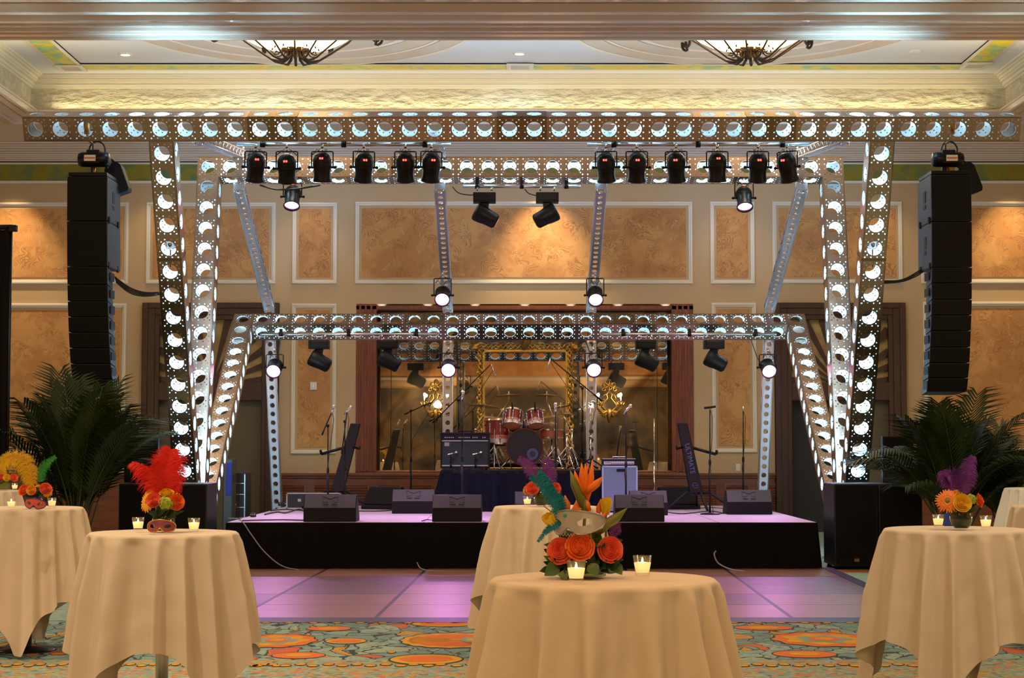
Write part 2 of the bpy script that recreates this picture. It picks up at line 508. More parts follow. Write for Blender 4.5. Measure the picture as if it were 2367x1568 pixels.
class MB:
    def __init__(s):
        s.v, s.f, s.mi, s.sm = [], [], [], []
    def add(s, verts, faces, m=0, smooth=False, M=None):
        b = len(s.v)
        if M is not None:
            verts = [M @ Vector(p) for p in verts]
        s.v += [tuple(p) for p in verts]
        s.f += [tuple(b + i for i in f) for f in faces]
        s.mi += [m] * len(faces)
        s.sm += [smooth] * len(faces)
        return s
    def box(s, x0, x1, y0, y1, z0, z1, m=0, M=None):
        vs = [(x, y, z) for x in (x0, x1) for y in (y0, y1) for z in (z0, z1)]
        fs = [(0, 1, 3, 2), (4, 6, 7, 5), (0, 4, 5, 1), (2, 3, 7, 6), (0, 2, 6, 4), (1, 5, 7, 3)]
        return s.add(vs, fs, m, False, M)
    def cbox(s, c, sx, sy, sz, m=0, M=None):
        return s.box(c[0] - sx / 2, c[0] + sx / 2, c[1] - sy / 2, c[1] + sy / 2, c[2] - sz / 2, c[2] + sz / 2, m, M)
    def cyl(s, p0, p1, r0, r1=None, n=14, m=0, M=None, caps=True, smooth=True):
        r1 = r0 if r1 is None else r1
        p0, p1 = Vector(p0), Vector(p1)
        R = rot_to(p1 - p0).to_3x3()
        vs = []
        for p, r in ((p0, r0), (p1, r1)):
            for i in range(n):
                a = 2 * pi * i / n
                vs.append(p + R @ Vector((r * cos(a), r * sin(a), 0)))
        s.add(vs, [(i, (i + 1) % n, n + (i + 1) % n, n + i) for i in range(n)], m, smooth, M)
        if caps:
            b = len(s.v) - 2 * n
            s.f += [tuple(b + i for i in reversed(range(n))), tuple(b + n + i for i in range(n))]
            s.mi += [m, m]
            s.sm += [False, False]
        return s
    def tube(s, pts, r, n=7, m=0, M=None, closed=False):
        pts = [Vector(p) for p in pts]
        k = len(pts)
        rs = r if isinstance(r, (list, tuple)) else [r] * k
        vs = []
        ref = None
        for i, p in enumerate(pts):
            if closed:
                t = pts[(i + 1) % k] - pts[i - 1]
            else:
                t = pts[min(i + 1, k - 1)] - pts[max(i - 1, 0)]
            t = t.normalized() if t.length > 1e-9 else Vector((0, 0, 1))
            if ref is None:
                ref = t.orthogonal().normalized()
            ref = (ref - t * ref.dot(t))
            ref = ref.normalized() if ref.length > 1e-6 else t.orthogonal().normalized()
            b = t.cross(ref)
            for j in range(n):
                a = 2 * pi * j / n
                vs.append(p + (ref * cos(a) + b * sin(a)) * rs[i])
        fs = []
        kk = k if closed else k - 1
        for i in range(kk):
            for j in range(n):
                a, b2 = i * n + j, i * n + (j + 1) % n
                c, d = ((i + 1) % k) * n + (j + 1) % n, ((i + 1) % k) * n + j
                fs.append((a, b2, c, d))
        if not closed:
            fs.append(tuple(reversed(range(n))))
            fs.append(tuple((k - 1) * n + j for j in range(n)))
        return s.add(vs, fs, m, True, M)
    def lathe(s, prof, n=20, m=0, M=None, smooth=True):
        vs = []
        for r, z in prof:
            for j in range(n):
                a = 2 * pi * j / n
                vs.append((r * cos(a), r * sin(a), z))
        fs = []
        for i in range(len(prof) - 1):
            for j in range(n):
                fs.append((i * n + j, i * n + (j + 1) % n, (i + 1) * n + (j + 1) % n, (i + 1) * n + j))
        return s.add(vs, fs, m, smooth, M)
    def ball(s, c, r, m=0, n=12, k=8, M=None, sc=(1, 1, 1)):
        c = Vector(c)
        T = Matrix.Translation(c) @ Matrix.Diagonal((*sc, 1))
        if M is not None:
            T = M @ T
        prof = [(max(r * sin(pi * i / k), 1e-4), -r * cos(pi * i / k)) for i in range(k + 1)]
        return s.lathe(prof, n, m, T)
    def prism(s, poly, a, b, axis='y', m=0, M=None):
        n = len(poly)
        def pt(u, w, t):
            return {'y': (u, t, w), 'x': (t, u, w), 'z': (u, w, t)}[axis]
        vs = [pt(u, w, a) for u, w in poly] + [pt(u, w, b) for u, w in poly]
        fs = [tuple(range(n)), tuple(reversed(range(n, 2 * n)))]
        fs += [(i, n + i, n + (i + 1) % n, (i + 1) % n) for i in range(n)]
        return s.add(vs, fs, m, False, M)
    def build(s, name, mats, parent=None, bevel=0.0, sub=0, loc=None, recalc=True):
        me = bpy.data.meshes.new(name)
        me.from_pydata(s.v, [], s.f)
        if not isinstance(mats, list):
            mats = [mats]
        for k in mats:
            me.materials.append(MATS[k] if isinstance(k, str) else k)
        me.polygons.foreach_set('material_index', s.mi)
        me.polygons.foreach_set('use_smooth', s.sm)
        me.update()
        if recalc and len(s.f) < 60000:
            import bmesh
            bm = bmesh.new()
            bm.from_mesh(me)
            bmesh.ops.recalc_face_normals(bm, faces=bm.faces)
            bm.to_mesh(me)
            bm.free()
        o = bpy.data.objects.new(name, me)
        COL.objects.link(o)
        if parent is not None:
            o.parent = parent
        if loc is not None:
            o.location = loc
        if bevel:
            b = o.modifiers.new('bevel', 'BEVEL')
            b.width = bevel
            b.segments = 2
            b.limit_method = 'ANGLE'
        if sub:
            b = o.modifiers.new('sub', 'SUBSURF')
            b.levels = b.render_levels = sub
        return o

def tag(o, label, cat, group=None, kind=None):
    o['label'] = label
    o['category'] = cat
    if group:
        o['group'] = group
    if kind:
        o['kind'] = kind
    return o

def thing(name, label, cat, loc=(0, 0, 0), rz=0.0, group=None):
    o = bpy.data.objects.new(name, None)
    o.empty_display_size = 0.1
    COL.objects.link(o)
    o.location = loc
    o.rotation_euler = (0, 0, rz)
    return tag(o, label, cat, group)

def struct(o):
    o['kind'] = 'structure'
    return o

def copy_tree(o, parent=None):
    c = o.copy()
    COL.objects.link(c)
    if parent is not None:
        c.parent = parent
    for ch in list(o.children):
        copy_tree(ch, c)
    return c
# ================================================================== THE ROOM
YW = 31.2                       # back wall
XW0, XW1 = -10.6, 10.8
ZS = EYE + 5.35                 # soffit
ZC = EYE + 5.95                 # coffer ceiling
CX0, CX1, CY0, CY1 = -7.79, 7.99, 22.29, 28.1      # plaster faces of the coffer
EX0, EX1, EY0, EY1 = -7.62, 7.82, 22.53, 27.92      # edge of the light cove's ledge

def ring(mb, x0, x1, y0, y1, w, z0, z1, m=0):
    mb.box(x0 - w, x1 + w, y0 - w, y0, z0, z1, m)
    mb.box(x0 - w, x1 + w, y1, y1 + w, z0, z1, m)
    mb.box(x0 - w, x0, y0, y1, z0, z1, m)
    mb.box(x1, x1 + w, y0, y1, z0, z1, m)

mat('airwall', (0.05, 0.045, 0.035), 0.5, vary=((0.18, 0.12, 0.05), 1.2))
# floor
fl = MB()
fl.box(XW0, XW1, -9, YW + 0.2, -0.12, 0.0)
def cshape(px, py, rx, ry, kind, seg=26):
    c = G(px, py)
    kx = c.y / F
    ax = rx * kx
    ay = abs(G(px, py - ry).y - G(px, py + ry).y) / 2
    def poly(sx, sy, z, m, lobes=0, la=0.0, cx=0.0):
        pts = []
        for i in range(seg * 2):
            a = 2 * pi * i / (seg * 2)
            k = 1 + la * cos(lobes * a)
            pts.append((c.x + cx + sx * k * cos(a), c.y + sy * k * sin(a), z))
        fl.add(pts, [tuple(range(seg * 2))], m)
    if kind == 'shell':
        poly(ax * 1.04, ay * 1.1, 0.0012, 4, 16, 0.02)
        poly(ax, ay, 0.0024, 2, 16, 0.03)
        poly(ax * 0.82, ay * 0.8, 0.0036, 1, 14, 0.06, ax * 0.04)
        for i in range(9):
            a = radians(150 + i * 7.5)
            p0 = Vector((c.x + ax * 0.3, c.y, 0.0048))
            p1 = Vector((c.x + ax * 0.86 * cos(a), c.y + ay * 0.9 * sin(a), 0.0048))
            n = Vector((-(p1 - p0).y, (p1 - p0).x, 0)).normalized() * 0.012
            fl.add([p0 - n * 0.3, p1 - n, p1 + n, p0 + n * 0.3], [(0, 1, 2, 3)], 2)
        poly(ax * 0.34, ay * 0.42, 0.006, 3, 0, 0, ax * 0.5)
        poly(ax * 0.24, ay * 0.30, 0.0072, 2, 0, 0, ax * 0.52)
        poly(ax * 0.14, ay * 0.18, 0.0084, 1, 0, 0, ax * 0.54)
    elif kind == 'scroll':
        poly(ax * 1.04, ay * 1.1, 0.0012, 4, 10, 0.04)
        poly(ax, ay, 0.0024, 1, 10, 0.05)
        poly(ax * 0.78, ay * 0.74, 0.0036, 2, 7, 0.12)
        poly(ax * 0.5, ay * 0.5, 0.0048, 3, 5, 0.16)
        poly(ax * 0.3, ay * 0.34, 0.006, 1, 5, 0.1)
        poly(ax * 0.18, ay * 0.2, 0.0072, 2)
    elif kind == 'leaf':
        poly(ax * 1.06, ay * 1.2, 0.0012, 4)
        poly(ax, ay, 0.0024, 2)
        poly(ax * 0.75, ay * 0.6, 0.0036, 1)
    elif kind == 'orange':
        poly(ax * 1.05, ay * 1.2, 0.0012, 4)
        poly(ax, ay, 0.0024, 1)
        poly(ax * 0.5, ay * 0.5, 0.0036, 2)
    elif kind == 'rope':
        poly(ax, ay, 0.0024, 4)
        poly(ax * 0.8, ay * 0.72, 0.0036, 2)
for s in ((1045, 1481, 116, 17, 'shell'), (1905, 1479, 116, 16, 'scroll'), (640, 1482, 88, 15, 'scroll'), (150, 1507, 30, 8, 'scroll'),
          (1025, 1443, 72, 6, 'leaf'), (985, 1525, 82, 11, 'leaf'), (1860, 1513, 72, 8, 'orange'), (1765, 1452, 66, 5.5, 'orange'),
          (760, 1454, 50, 5, 'orange'), (690, 1516, 60, 7, 'orange'), (800, 1483, 46, 6, 'leaf'),
          (2090, 1478, 60, 9, 'scroll'), (905, 1509, 11, 3, 'rope'), (1500, 1480, 60, 8, 'leaf')):
    cshape(*s)
for i in range(56):
    cshape(590 + i * 27 + random.uniform(-3, 3), 1439.5 + (i % 2) * 1.6, 12, 1.5, 'rope', 8)
for i in range(48):
    cshape(560 + i * 33 + random.uniform(-4, 4), 1537 + (i % 2) * 3, 15, 3.0, 'rope', 8)
for i in range(26):
    cshape(-10 + i * 26, 1537 + (i % 2) * 3, 12, 3.0, 'rope', 8)
# orange edging of the field beside the dance floor
p = G(1935, 1321)
fl.box(p.x, 7.2, p.y - 0.25, p.y + 0.1, 0.0, 0.003, 1)
struct(fl.build('floor', ['carpet', 'carpet_orange', 'carpet_yellow', 'carpet_teal', 'carpet_dark'], recalc=False))

# walls -----------------------------------------------------------
def wx(px):
    return (px - W / 2) / F * (YW * CP + 1.2 * SP)
def wz(py):
    return P(1183, py, YW).z
openings = [(wx(330) + 0.12, wx(645) - 0.12, 0.0, wz(712)), (wx(823), wx(1603), wz(1092), wz(703)), (wx(1790) + 0.12, wx(2092) - 0.12, 0.0, wz(712))]
xs = sorted({XW0, XW1, *[o[0] for o in openings], *[o[1] for o in openings]})
zs = sorted({0.0, ZS + 0.4, *[o[2] for o in openings], *[o[3] for o in openings]})
wb = MB()
for i in range(len(xs) - 1):
    for j in range(len(zs) - 1):
        cx, cz = (xs[i] + xs[i + 1]) / 2, (zs[j] + zs[j + 1]) / 2
        if any(o[0] < cx < o[1] and o[2] < cz < o[3] for o in openings):
            continue
        wb.box(xs[i], xs[i + 1], YW, YW + 0.3, zs[j], zs[j + 1])
a0, a1, az0, az1 = openings[1]
AD = 0.5
wb.box(a0 - 0.1, a1 + 0.1, YW + 0.3, YW + AD, az1, az1 + 0.2)                 # alcove ceiling
wb.box(a0 - 0.1, a1 + 0.1, YW + AD + 0.03, YW + AD + 0.2, az0 - 0.3, az1 + 0.2)       # alcove back
wall = struct(wb.build('wall_back', 'wall_paint'))

def molding(x0, x1, z0, z1, w=0.075, d=0.045, m='trim_white', parent=wall):
    mb = MB()
    for (ww, dd, e) in ((w, d * 0.5, 0.0), (w * 0.5, d, 0.008)):
        mb.box(x0 + e, x1 - e, YW - dd, YW, z0 + e, z0 + e + ww)
        mb.box(x0 + e, x1 - e, YW - dd, YW, z1 - ww - e, z1 - e)
        mb.box(x0 + e, x0 + ww + e, YW - dd, YW, z0 + ww + e, z1 - ww - e)
        mb.box(x1 - ww - e, x1 - e, YW - dd, YW, z0 + ww + e, z1 - ww - e)
    return mb.build('panel_molding', m, parent, bevel=0.006)
def paper(x0, x1, z0, z1):
    mb = MB()
    mb.box(x0, x1, YW - 0.012, YW, z0, z1)
    return mb.build('wallpaper_panel', 'palm_wallpaper', wall)
for (p0, p1, q0, q1) in ((-400, 293, 468, 657), (334, 635, 468, 657), (673, 778, 468, 657), (819, 1603, 466, 657), (1643, 1747, 466, 657),
                         (1788, 2090, 466, 656), (2132, 2800, 466, 656), (-400, 291, 702, 1050), (673, 778, 702, 1050), (1645, 1749, 700, 1047), (2135, 2800, 698, 1047)):
    x0, x1, z0, z1 = max(wx(p0), XW0 + 0.3), min(wx(p1), XW1 - 0.3), wz(q1), wz(q0)
    molding(x0, x1, z0, z1)
    ins = 0.12
    paper(x0 + ins, x1 - ins, z0 + ins, z1 - ins)

# frieze, crown
t = MB()
t.box(XW0, XW1, YW - 0.05, YW, wz(425), wz(419), 0)
t.box(XW0, XW1, YW - 0.06, YW, wz(381), wz(377), 0)
struct(t.build('trim_1', 'trim_white'))
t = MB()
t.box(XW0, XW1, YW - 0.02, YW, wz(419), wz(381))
struct(t.build('trim_2', 'painted_frieze_dim'))
t = MB()
t.box(XW0, XW1, YW - 0.03, YW, wz(377), wz(374.5))  # dark strip drawn in for the shadow gap under the crown
struct(t.build('trim_3', 'dark_gap'))
t = MB()
zc0, zc1 = wz(374.5), ZS
st = 9
for i in range(st):
    u = i / (st - 1)
    d = 0.10 + 0.42 * (1 - cos(u * pi / 2)) + (0.03 if i in (1, 2, 6) else 0)
    t.box(XW0, XW1, YW - d, YW, zc0 + (zc1 - zc0) * i / st, zc0 + (zc1 - zc0) * (i + 1) / st)
struct(t.build('trim_4', 'gloss_molding', bevel=0.01))

# wainscot
rail_z = wz(1094)
segs = [(XW0, wx(330)), (wx(645), wx(823) + 0.0), (wx(1603), wx(1790)), (wx(2092), XW1)]
t = MB()
for x0, x1 in ((XW0, wx(330)), (wx(645), wx(1790)), (wx(2092), XW1)):
    t.box(x0, x1, YW - 0.09, YW, rail_z - 0.05, rail_z)
    t.box(x0, x1, YW - 0.06, YW, rail_z - 0.09, rail_z - 0.05)
    t.box(x0, x1, YW - 0.03, YW, 0.0, rail_z - 0.09)
struct(t.build('trim_5', 'mahogany_rail', bevel=0.008))
t = MB()
vx = wx(650)
while vx < wx(1790):
    x0, x1 = vx + 0.05, vx + 0.43
    z0, z1 = 0.10, rail_z - 0.22
    for (a, b, c, d) in ((x0 - 0.04, x1 + 0.04, z0 - 0.04, z0), (x0 - 0.04, x1 + 0.04, z1, z1 + 0.04), (x0 - 0.04, x0, z0, z1), (x1, x1 + 0.04, z0, z1)):
        t.box(a, b, YW - 0.05, YW - 0.025, c, d)
    z = z0
    while z < z1:
        t.add([(x0, YW - 0.03, z), (x1, YW - 0.03, z), (x1, YW - 0.048, z + 0.012), (x0, YW - 0.048, z + 0.012), (x0, YW - 0.03, z + 0.03), (x1, YW - 0.03, z + 0.03)],
              [(0, 1, 2, 3), (3, 2, 5, 4)], 0)
        z += 0.045
    vx += 0.56
struct(t.build('trim_6', 'mahogany_rail'))

# doors
def door(name, pl, pr, open_side):
    x0, x1, z1 = wx(pl), wx(pr), wz(701)
    fr = MB()
    for k, (w, d) in enumerate(((0.30, 0.07), (0.22, 0.10), (0.10, 0.13))):
        fr.box(x0, x0 + w, YW - d, YW + 0.02, 0, z1)
        fr.box(x1 - w, x1, YW - d, YW + 0.02, 0, z1)
        fr.box(x0 + w, x1 - w, YW - d, YW + 0.02, z1 - w, z1)
    zt0, zt1 = wz(926), wz(884)
    fr.box(x0 + 0.28, x1 - 0.28, YW - 0.06, YW + 0.02, zt0, zt1)
    o = struct(fr.build(name, 'mahogany_dark', bevel=0.01))
    # fan light
    g = MB()
    g.box(x0 + 0.28, x1 - 0.28, YW + 0.09, YW + 0.11, zt1, z1 - 0.28)
    g.build('fanlight_panel', 'fanlight_gold', o)
    r = MB()
    cx, cz = (x0 + x1) / 2, zt1 - 0.05
    hw, hh = (x1 - x0) / 2 - 0.28, z1 - 0.28 - cz
    for i in range(13):
        a = pi * (i + 0.5) / 13
        L = min(hw / max(abs(cos(a)), 1e-3), hh / max(sin(a), 1e-3))
        d = Vector((cos(a), 0, sin(a)))
        n = Vector((-sin(a), 0, cos(a)))
        w0, w1 = 0.012, 0.052 * L / 1.0
        c = Vector((cx, YW + 0.03, cz))
        pts = [c + d * 0.15 - n * w0, c + d * L - n * w1, c + d * L + n * w1, c + d * 0.15 + n * w0]
        r.add(pts + [p + Vector((0, 0.05, 0)) for p in pts], [(0, 1, 2, 3), (7, 6, 5, 4), (0, 4, 5, 1), (3, 2, 6, 7), (1, 5, 6, 2)])
    r.cyl((cx, YW + 0.02, cz), (cx, YW + 0.08, cz), 0.22, n=24)
    r.build('sunburst_slats', 'mahogany_dark', o)
    lf = MB()
    mid = (x0 + x1) / 2
    rng = ((x0 + 0.28, mid), (mid, x1 - 0.28))
    for i, (a, b) in enumerate(rng):
        lf = MB()
        if i == open_side:
            lf.box(a, b, YW + 0.24, YW + 0.27, 0, zt0)
            lf.build('door_shadow_panel', 'case_dark', o)
        else:
            lf.box(a, b, YW + 0.1, YW + 0.15, 0, zt0)
            lf.build('door_leaf', 'door_olive', o)
    return o
door('door_1', 330, 645, 2)
door('door_2', 1790, 2092, 0)

# alcove woodwork + antique mirror
al = MB()
al.box(a0, wx(870), YW - 0.02, YW + 0.05, az0, az1)
al.box(wx(1553), a1, YW - 0.02, YW + 0.05, az0, az1)
for px in (832, 845, 858, 1566, 1579, 1592):
    al.box(wx(px) - 0.02, wx(px) + 0.02, YW - 0.03, YW - 0.02, az0, az1)
al.box(a0, a1, YW - 0.02, YW + 0.3, az1 - 0.10, az1 - 0.03)
al.box(a0, a1, YW - 0.02, YW + AD, az0 - 0.04, az0 + 0.02)
struct(al.build('trim_7', 'mahogany', bevel=0.006))
YM = YW + AD
cuts = [wx(868), wx(900), wx(1062), wx(1212), wx(1362), wx(1524), wx(1556)]
mg = 'antique mirror panes behind the drum kit'
names = ['narrow aged mirror strip at the left edge of the wooden alcove', 'smoky antique mirror pane behind the left gilt wall sconce',
         'antique mirror pane behind the left half of the drum kit', 'antique mirror pane behind the right half of the drum kit',
         'smoky antique mirror pane behind the right gilt wall sconce', 'narrow aged mirror strip at the right edge of the wooden alcove']
for i in range(6):
    mb = MB()
    n = 10
    x0, x1 = cuts[i] + 0.006, cuts[i + 1] - 0.006
    mb.box(x0, x1, YM - 0.03, YM - 0.01, az0 + 0.02, az1 - 0.0)
    tag(mb.build('wall_mirror', 'antique_mirror'), names[i], 'mirror', mg)
for i, px in enumerate((880, 988, 1098, 1213, 1320, 1430, 1541)):
    mb = MB()
    x = wx(px)
    mb.cyl((x, YW + 0.15, az1 - 0.012), (x, YW + 0.15, az1 + 0.0), 0.07, n=18)
    dn = thing('recessed_light', '%s small downlight from the left above the alcove mirror' % ('first', 'second', 'third', 'fourth', 'fifth', 'sixth', 'seventh')[i],
               'light', (0, 0, 0), 0, 'downlights over the alcove mirror')
    mb.build('lens', 'lamp_white', dn)
    r = MB()
    r.lathe([(0.07, 0.0), (0.09, -0.006), (0.09, 0.012)], 18, 0, Matrix.Translation((x, YW + 0.15, az1 - 0.014)))
    r.build('trim_ring', 'trim_white', dn)
    spot('alcove_downlight_lamp', (x, YW + 0.12, az1 - 0.03), (x, YW + 0.3, az0), 80, 10, WARM, 0.9, 0.03)

# side and rear walls
s = MB(); s.box(XW0 - 0.3, XW0, -9, YW + 0.3, 0, ZS + 0.4); struct(s.build('wall_left', 'wall_paint'))
s = MB(); s.box(XW1, XW1 + 0.3, -9, YW + 0.3, 0, ZS + 0.4); struct(s.build('wall_right', 'wall_paint'))
s = MB(); s.box(XW0, XW1, -9.3, -9, 0, ZS + 0.4); struct(s.build('wall_front', 'wall_paint'))
s = MB()
s.box(XW0, XW1, -9, -8.92, 4.22, 4.32); s.box(XW0, XW1, -9, -8.90, 5.6, 5.7)
struct(s.build('trim_8', 'trim_white'))
s = MB(); s.box(XW0, XW1, -9, -8.94, 0, 3.9)
struct(s.build('trim_9', 'airwall'))
s = MB(); s.box(XW0, XW1, -9, -8.94, 4.4, 5.5)
struct(s.build('trim_10', 'palm_wallpaper'))

# ceiling
c = MB()
c.box(XW0, XW1, -9, CY0, ZS, ZS + 0.9)
c.box(XW0, XW1, CY1, YW + 0.3, ZS, ZS + 0.9)
c.box(XW0, CX0, CY0, CY1, ZS, ZS + 0.9)
c.box(CX1, XW1, CY0, CY1, ZS, ZS + 0.9)
ceil = struct(c.build('ceiling', 'soffit_paint'))
c = MB()
ring(c, EX0, EX1, EY0, EY1, 0.22, ZS, ZS + 0.035)
c.build('cove_ledge', 'soffit_paint', ceil)
c = MB()
c.box(CX0 - 0.2, CX1 + 0.2, CY0 - 0.2, CY1 + 0.2, ZC, ZC + 0.2)
c.build('coffer_ceiling', 'ceiling_paint', ceil)
c = MB()
ring(c, CX0 + 0.02, CX1 - 0.02, CY0 + 0.02, CY1 - 0.02, 0.03, ZS + 0.0, ZC - 0.1)
c.build('coffer_plaster_wall', 'cove_plaster', ceil)
c = MB()
for i, (d, z) in enumerate(((0.05, 0.19), (0.09, 0.16), (0.14, 0.11), (0.17, 0.085), (0.22, 0.045), (0.27, 0.025))):
    ring(c, CX0 + d, CX1 - d, CY0 + d, CY1 - d, d + 0.01, ZC - z, ZC - z + (0.05 if i else 0.04))
c.build('coffer_crown', 'coffer_trim', ceil, bevel=0.006)
c = MB()   # stepped border on the soffit round the coffer, and the deep near beam
for s0, w, z in ((0, 0.06, 0.10), (0.06, 0.05, 0.05), (0.11, 0.13, 0.08), (0.24, 0.05, 0.035), (0.29, 0.21, 0.065), (0.50, 0.05, 0.11), (0.55, 0.06, 0.05), (0.61, 0.09, 0.08)):
    ring(c, EX0 - s0, EX1 + s0, EY0 - s0, EY1 + s0, w - 0.001, ZS - z, ZS - 0.002)
c.build('coffer_border', 'gloss_molding', ceil, bevel=0.01)
c = MB()
Y = EY0 - 0.7
for d, z in ((0.25, 0.055), (0.35, 0.10), (0.62, 0.03), (0.72, 0.085), (0.86, 0.12), (1.3, 0.05), (1.4, 0.1), (1.6, 0.03)):
    c.box(XW0, XW1, Y - d, Y - d + 0.13, ZS - z, ZS)
c.build('beam_molding', 'gloss_molding', ceil, bevel=0.012)
c = MB()
for i in range(-24, 26):        # small sunk frames along the flat band nearest the coffer
    x0, x1 = i * 0.68 + 0.03, i * 0.68 + 0.66
    y0, y1 = EY0 - 0.38, EY0 - 0.30
    for (a, b, p0, p1) in ((x0, x1, y0, y0 + 0.006), (x0, x1, y1, y1 + 0.006), (x0, x0 + 0.006, y0, y1), (x1 - 0.006, x1, y0, y1)):
        c.box(a, b, p0, p1, ZS - 0.056, ZS - 0.05)
c.build('band_frames', 'dark_gap', ceil)
# painted border, medallions
c = MB()
zb = ZC - 0.004
GX0, GX1, GY0, GY1 = G(203, 161, ZC).x, G(2210, 156, ZC).x, 23.3, G(1183, 146, ZC).y
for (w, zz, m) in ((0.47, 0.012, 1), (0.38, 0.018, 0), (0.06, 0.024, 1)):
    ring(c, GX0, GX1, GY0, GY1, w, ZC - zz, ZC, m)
c.build('painted_border', ['coffer_frieze_lit', 'soffit_paint'], ceil)
c = MB()
for cx in (P(685, 95, 24.6).x, P(1730, 95, 24.6).x):
    for i, (r0, r1, zz) in enumerate(((2.5, 2.56, 0.02), (2.2, 2.5, 0.012), (2.1, 2.15, 0.022), (1.75, 2.1, 0.01), (1.6, 1.66, 0.02), (0.9, 1.6, 0.008))):
        T = Matrix.Translation((cx, 24.6, 0))
        c.lathe([(r0, ZC), (r0, ZC - zz), (r1, ZC - zz), (r1, ZC)], 72, 0 if i % 2 else 1, T, smooth=False)
c.build('ceiling_medallions', ['medallion_paint', 'soffit_paint'], ceil)

# recessed ceiling lights and vents
for i, (px, py, on) in enumerate(((290, 124, 1), (1201, 122, 1), (2118, 118, 0))):
    q = G(px, py, ZC)
    lab = ('lit round downlight in the coffer ceiling, left of both chandeliers', 'lit round downlight in the coffer ceiling between the chandeliers',
           'unlit round downlight in the coffer ceiling, right of both chandeliers')[i]
    t = thing('ceiling_downlight', lab, 'light', (q.x, q.y, ZC), 0, 'downlights in the coffer ceiling')
    m = MB(); m.cyl((0, 0, -0.02), (0, 0, -0.01), 0.07, n=24); m.build('lens', 'lamp_white' if on else 'lamp_off', t)
    m = MB(); m.lathe([(0.07, -0.012), (0.07, -0.026), (0.10, -0.022), (0.10, 0.0)], 24); m.build('trim_ring', 'trim_white', t)
    if on:
        spot('coffer_downlight_lamp', (q.x, q.y, ZC - 0.04), (q.x, q.y, 0), 70, 40, WARM2, 0.6, 0.06)
for i, (px, py) in enumerate(((165, 156), (1202, 153), (2255, 150))):
    q = G(px, py, ZC - 0.02)
    t = thing('ceiling_vent', ('square air vent at the left corner of the painted ceiling border', 'air vent in the middle of the painted ceiling border',
                               'square air vent at the right corner of the painted ceiling border')[i], 'vent', (q.x, q.y, ZC - 0.024), 0, 'vents in the coffer ceiling')
    m = MB(); ring(m, -0.14, 0.14, -0.14, 0.14, 0.07, -0.02, 0.0); m.build('frame', 'trim_white', t)
    m = MB()
    m.box(-0.14, 0.14, -0.14, 0.14, -0.002, 0.0, 1)
    for k in range(9):
        m.box(-0.14, 0.14, -0.14 + k * 0.033, -0.125 + k * 0.033, -0.014, -0.006)
    m.build('louver', ['soffit_paint', 'dark_gap'], t)

# chandeliers ------------------------------------------------------
def chandelier(cx, label, rz):
    zb_ = P(683, 117, 24.6).z
    t = thing('chandelier', label, 'chandelier', (cx, 24.6, zb_), rz, 'bowl chandeliers over the stage')
    R = 1.0
    m = MB()
    m.lathe([(0.02 + R * sin(a), R * 0.62 * (1 - cos(a))) for a in [i * 0.1 for i in range(0, 15)]], 40)
    m.build('glass_bowl', 'bowl_glass', t)
    m = MB()
    for k in range(12):
        a = 2 * pi * k / 12
        pts = [(0.10, -0.02), (0.13, -0.11), (0.22, -0.16), (0.34, -0.13), (0.60, 0.04), (0.86, 0.22), (1.05, 0.42)]
        m.tube([(r * cos(a), r * sin(a), z) for r, z in pts], [0.014, 0.022, 0.022, 0.014, 0.012, 0.012, 0.01], 6)
        c0 = Vector((0.27 * cos(a), 0.27 * sin(a), 0.0))
        m.tube([c0 + Vector((cos(a) * 0.06 * cos(b), sin(a) * 0.06 * cos(b), 0.06 * sin(b))) for b in [j * 0.6 for j in range(10)]], 0.010, 5)
    m.build('iron_ribs', 'iron', t)
    for k in range(8):
        m = MB()
        a = 2 * pi * (k + 0.5) / 8
        pts = []
        for j in range(26):
            u = j / 25
            th = -pi * 0.55 + u * pi * 2.6
            rr = 0.105 * (1 - 0.62 * u)
            pts.append((1.25 + rr * cos(th), 0.33 + rr * sin(th) * 1.1))
        pts = [(1.13, 0.95), (1.20, 0.75), (1.30, 0.5)] + [(r, z) for r, z in pts]
        m.tube([(r * cos(a), r * sin(a), z) for r, z in pts], 0.020, 6)
        m.build('scroll_arm', 'iron', t)
    m = MB()
    m.lathe([(0.001, -0.10), (0.04, -0.09), (0.05, -0.05), (0.12, -0.02), (0.14, 0.03), (0.2, 0.05), (0.2, 0.07)], 20)
    for k in range(10):
        a = 2 * pi * k / 10
        m.ball((0.17 * cos(a), 0.17 * sin(a), 0.02), 0.045, 0, 8, 6)
    m.build('finial', 'dark_gold', t)
    m = MB()
    m.cyl((0, 0, 0.4), (0, 0, ZC - zb_), 0.02)
    m.lathe([(0.95, 0.46), (0.99, 0.49), (0.99, 0.54), (0.95, 0.56)], 40)
    m.build('hanger_ring', 'iron', t)
    point('chandelier_bulb', (cx, 24.6, zb_ + 0.45), 25, WARM, 0.1)
chandelier(P(683, 131, 24.6).x, 'left glowing glass bowl chandelier with iron scrolls over the stage', 0.1)
chandelier(P(1733, 131, 24.6).x, 'right glowing glass bowl chandelier with iron scrolls over the stage', 0.3)

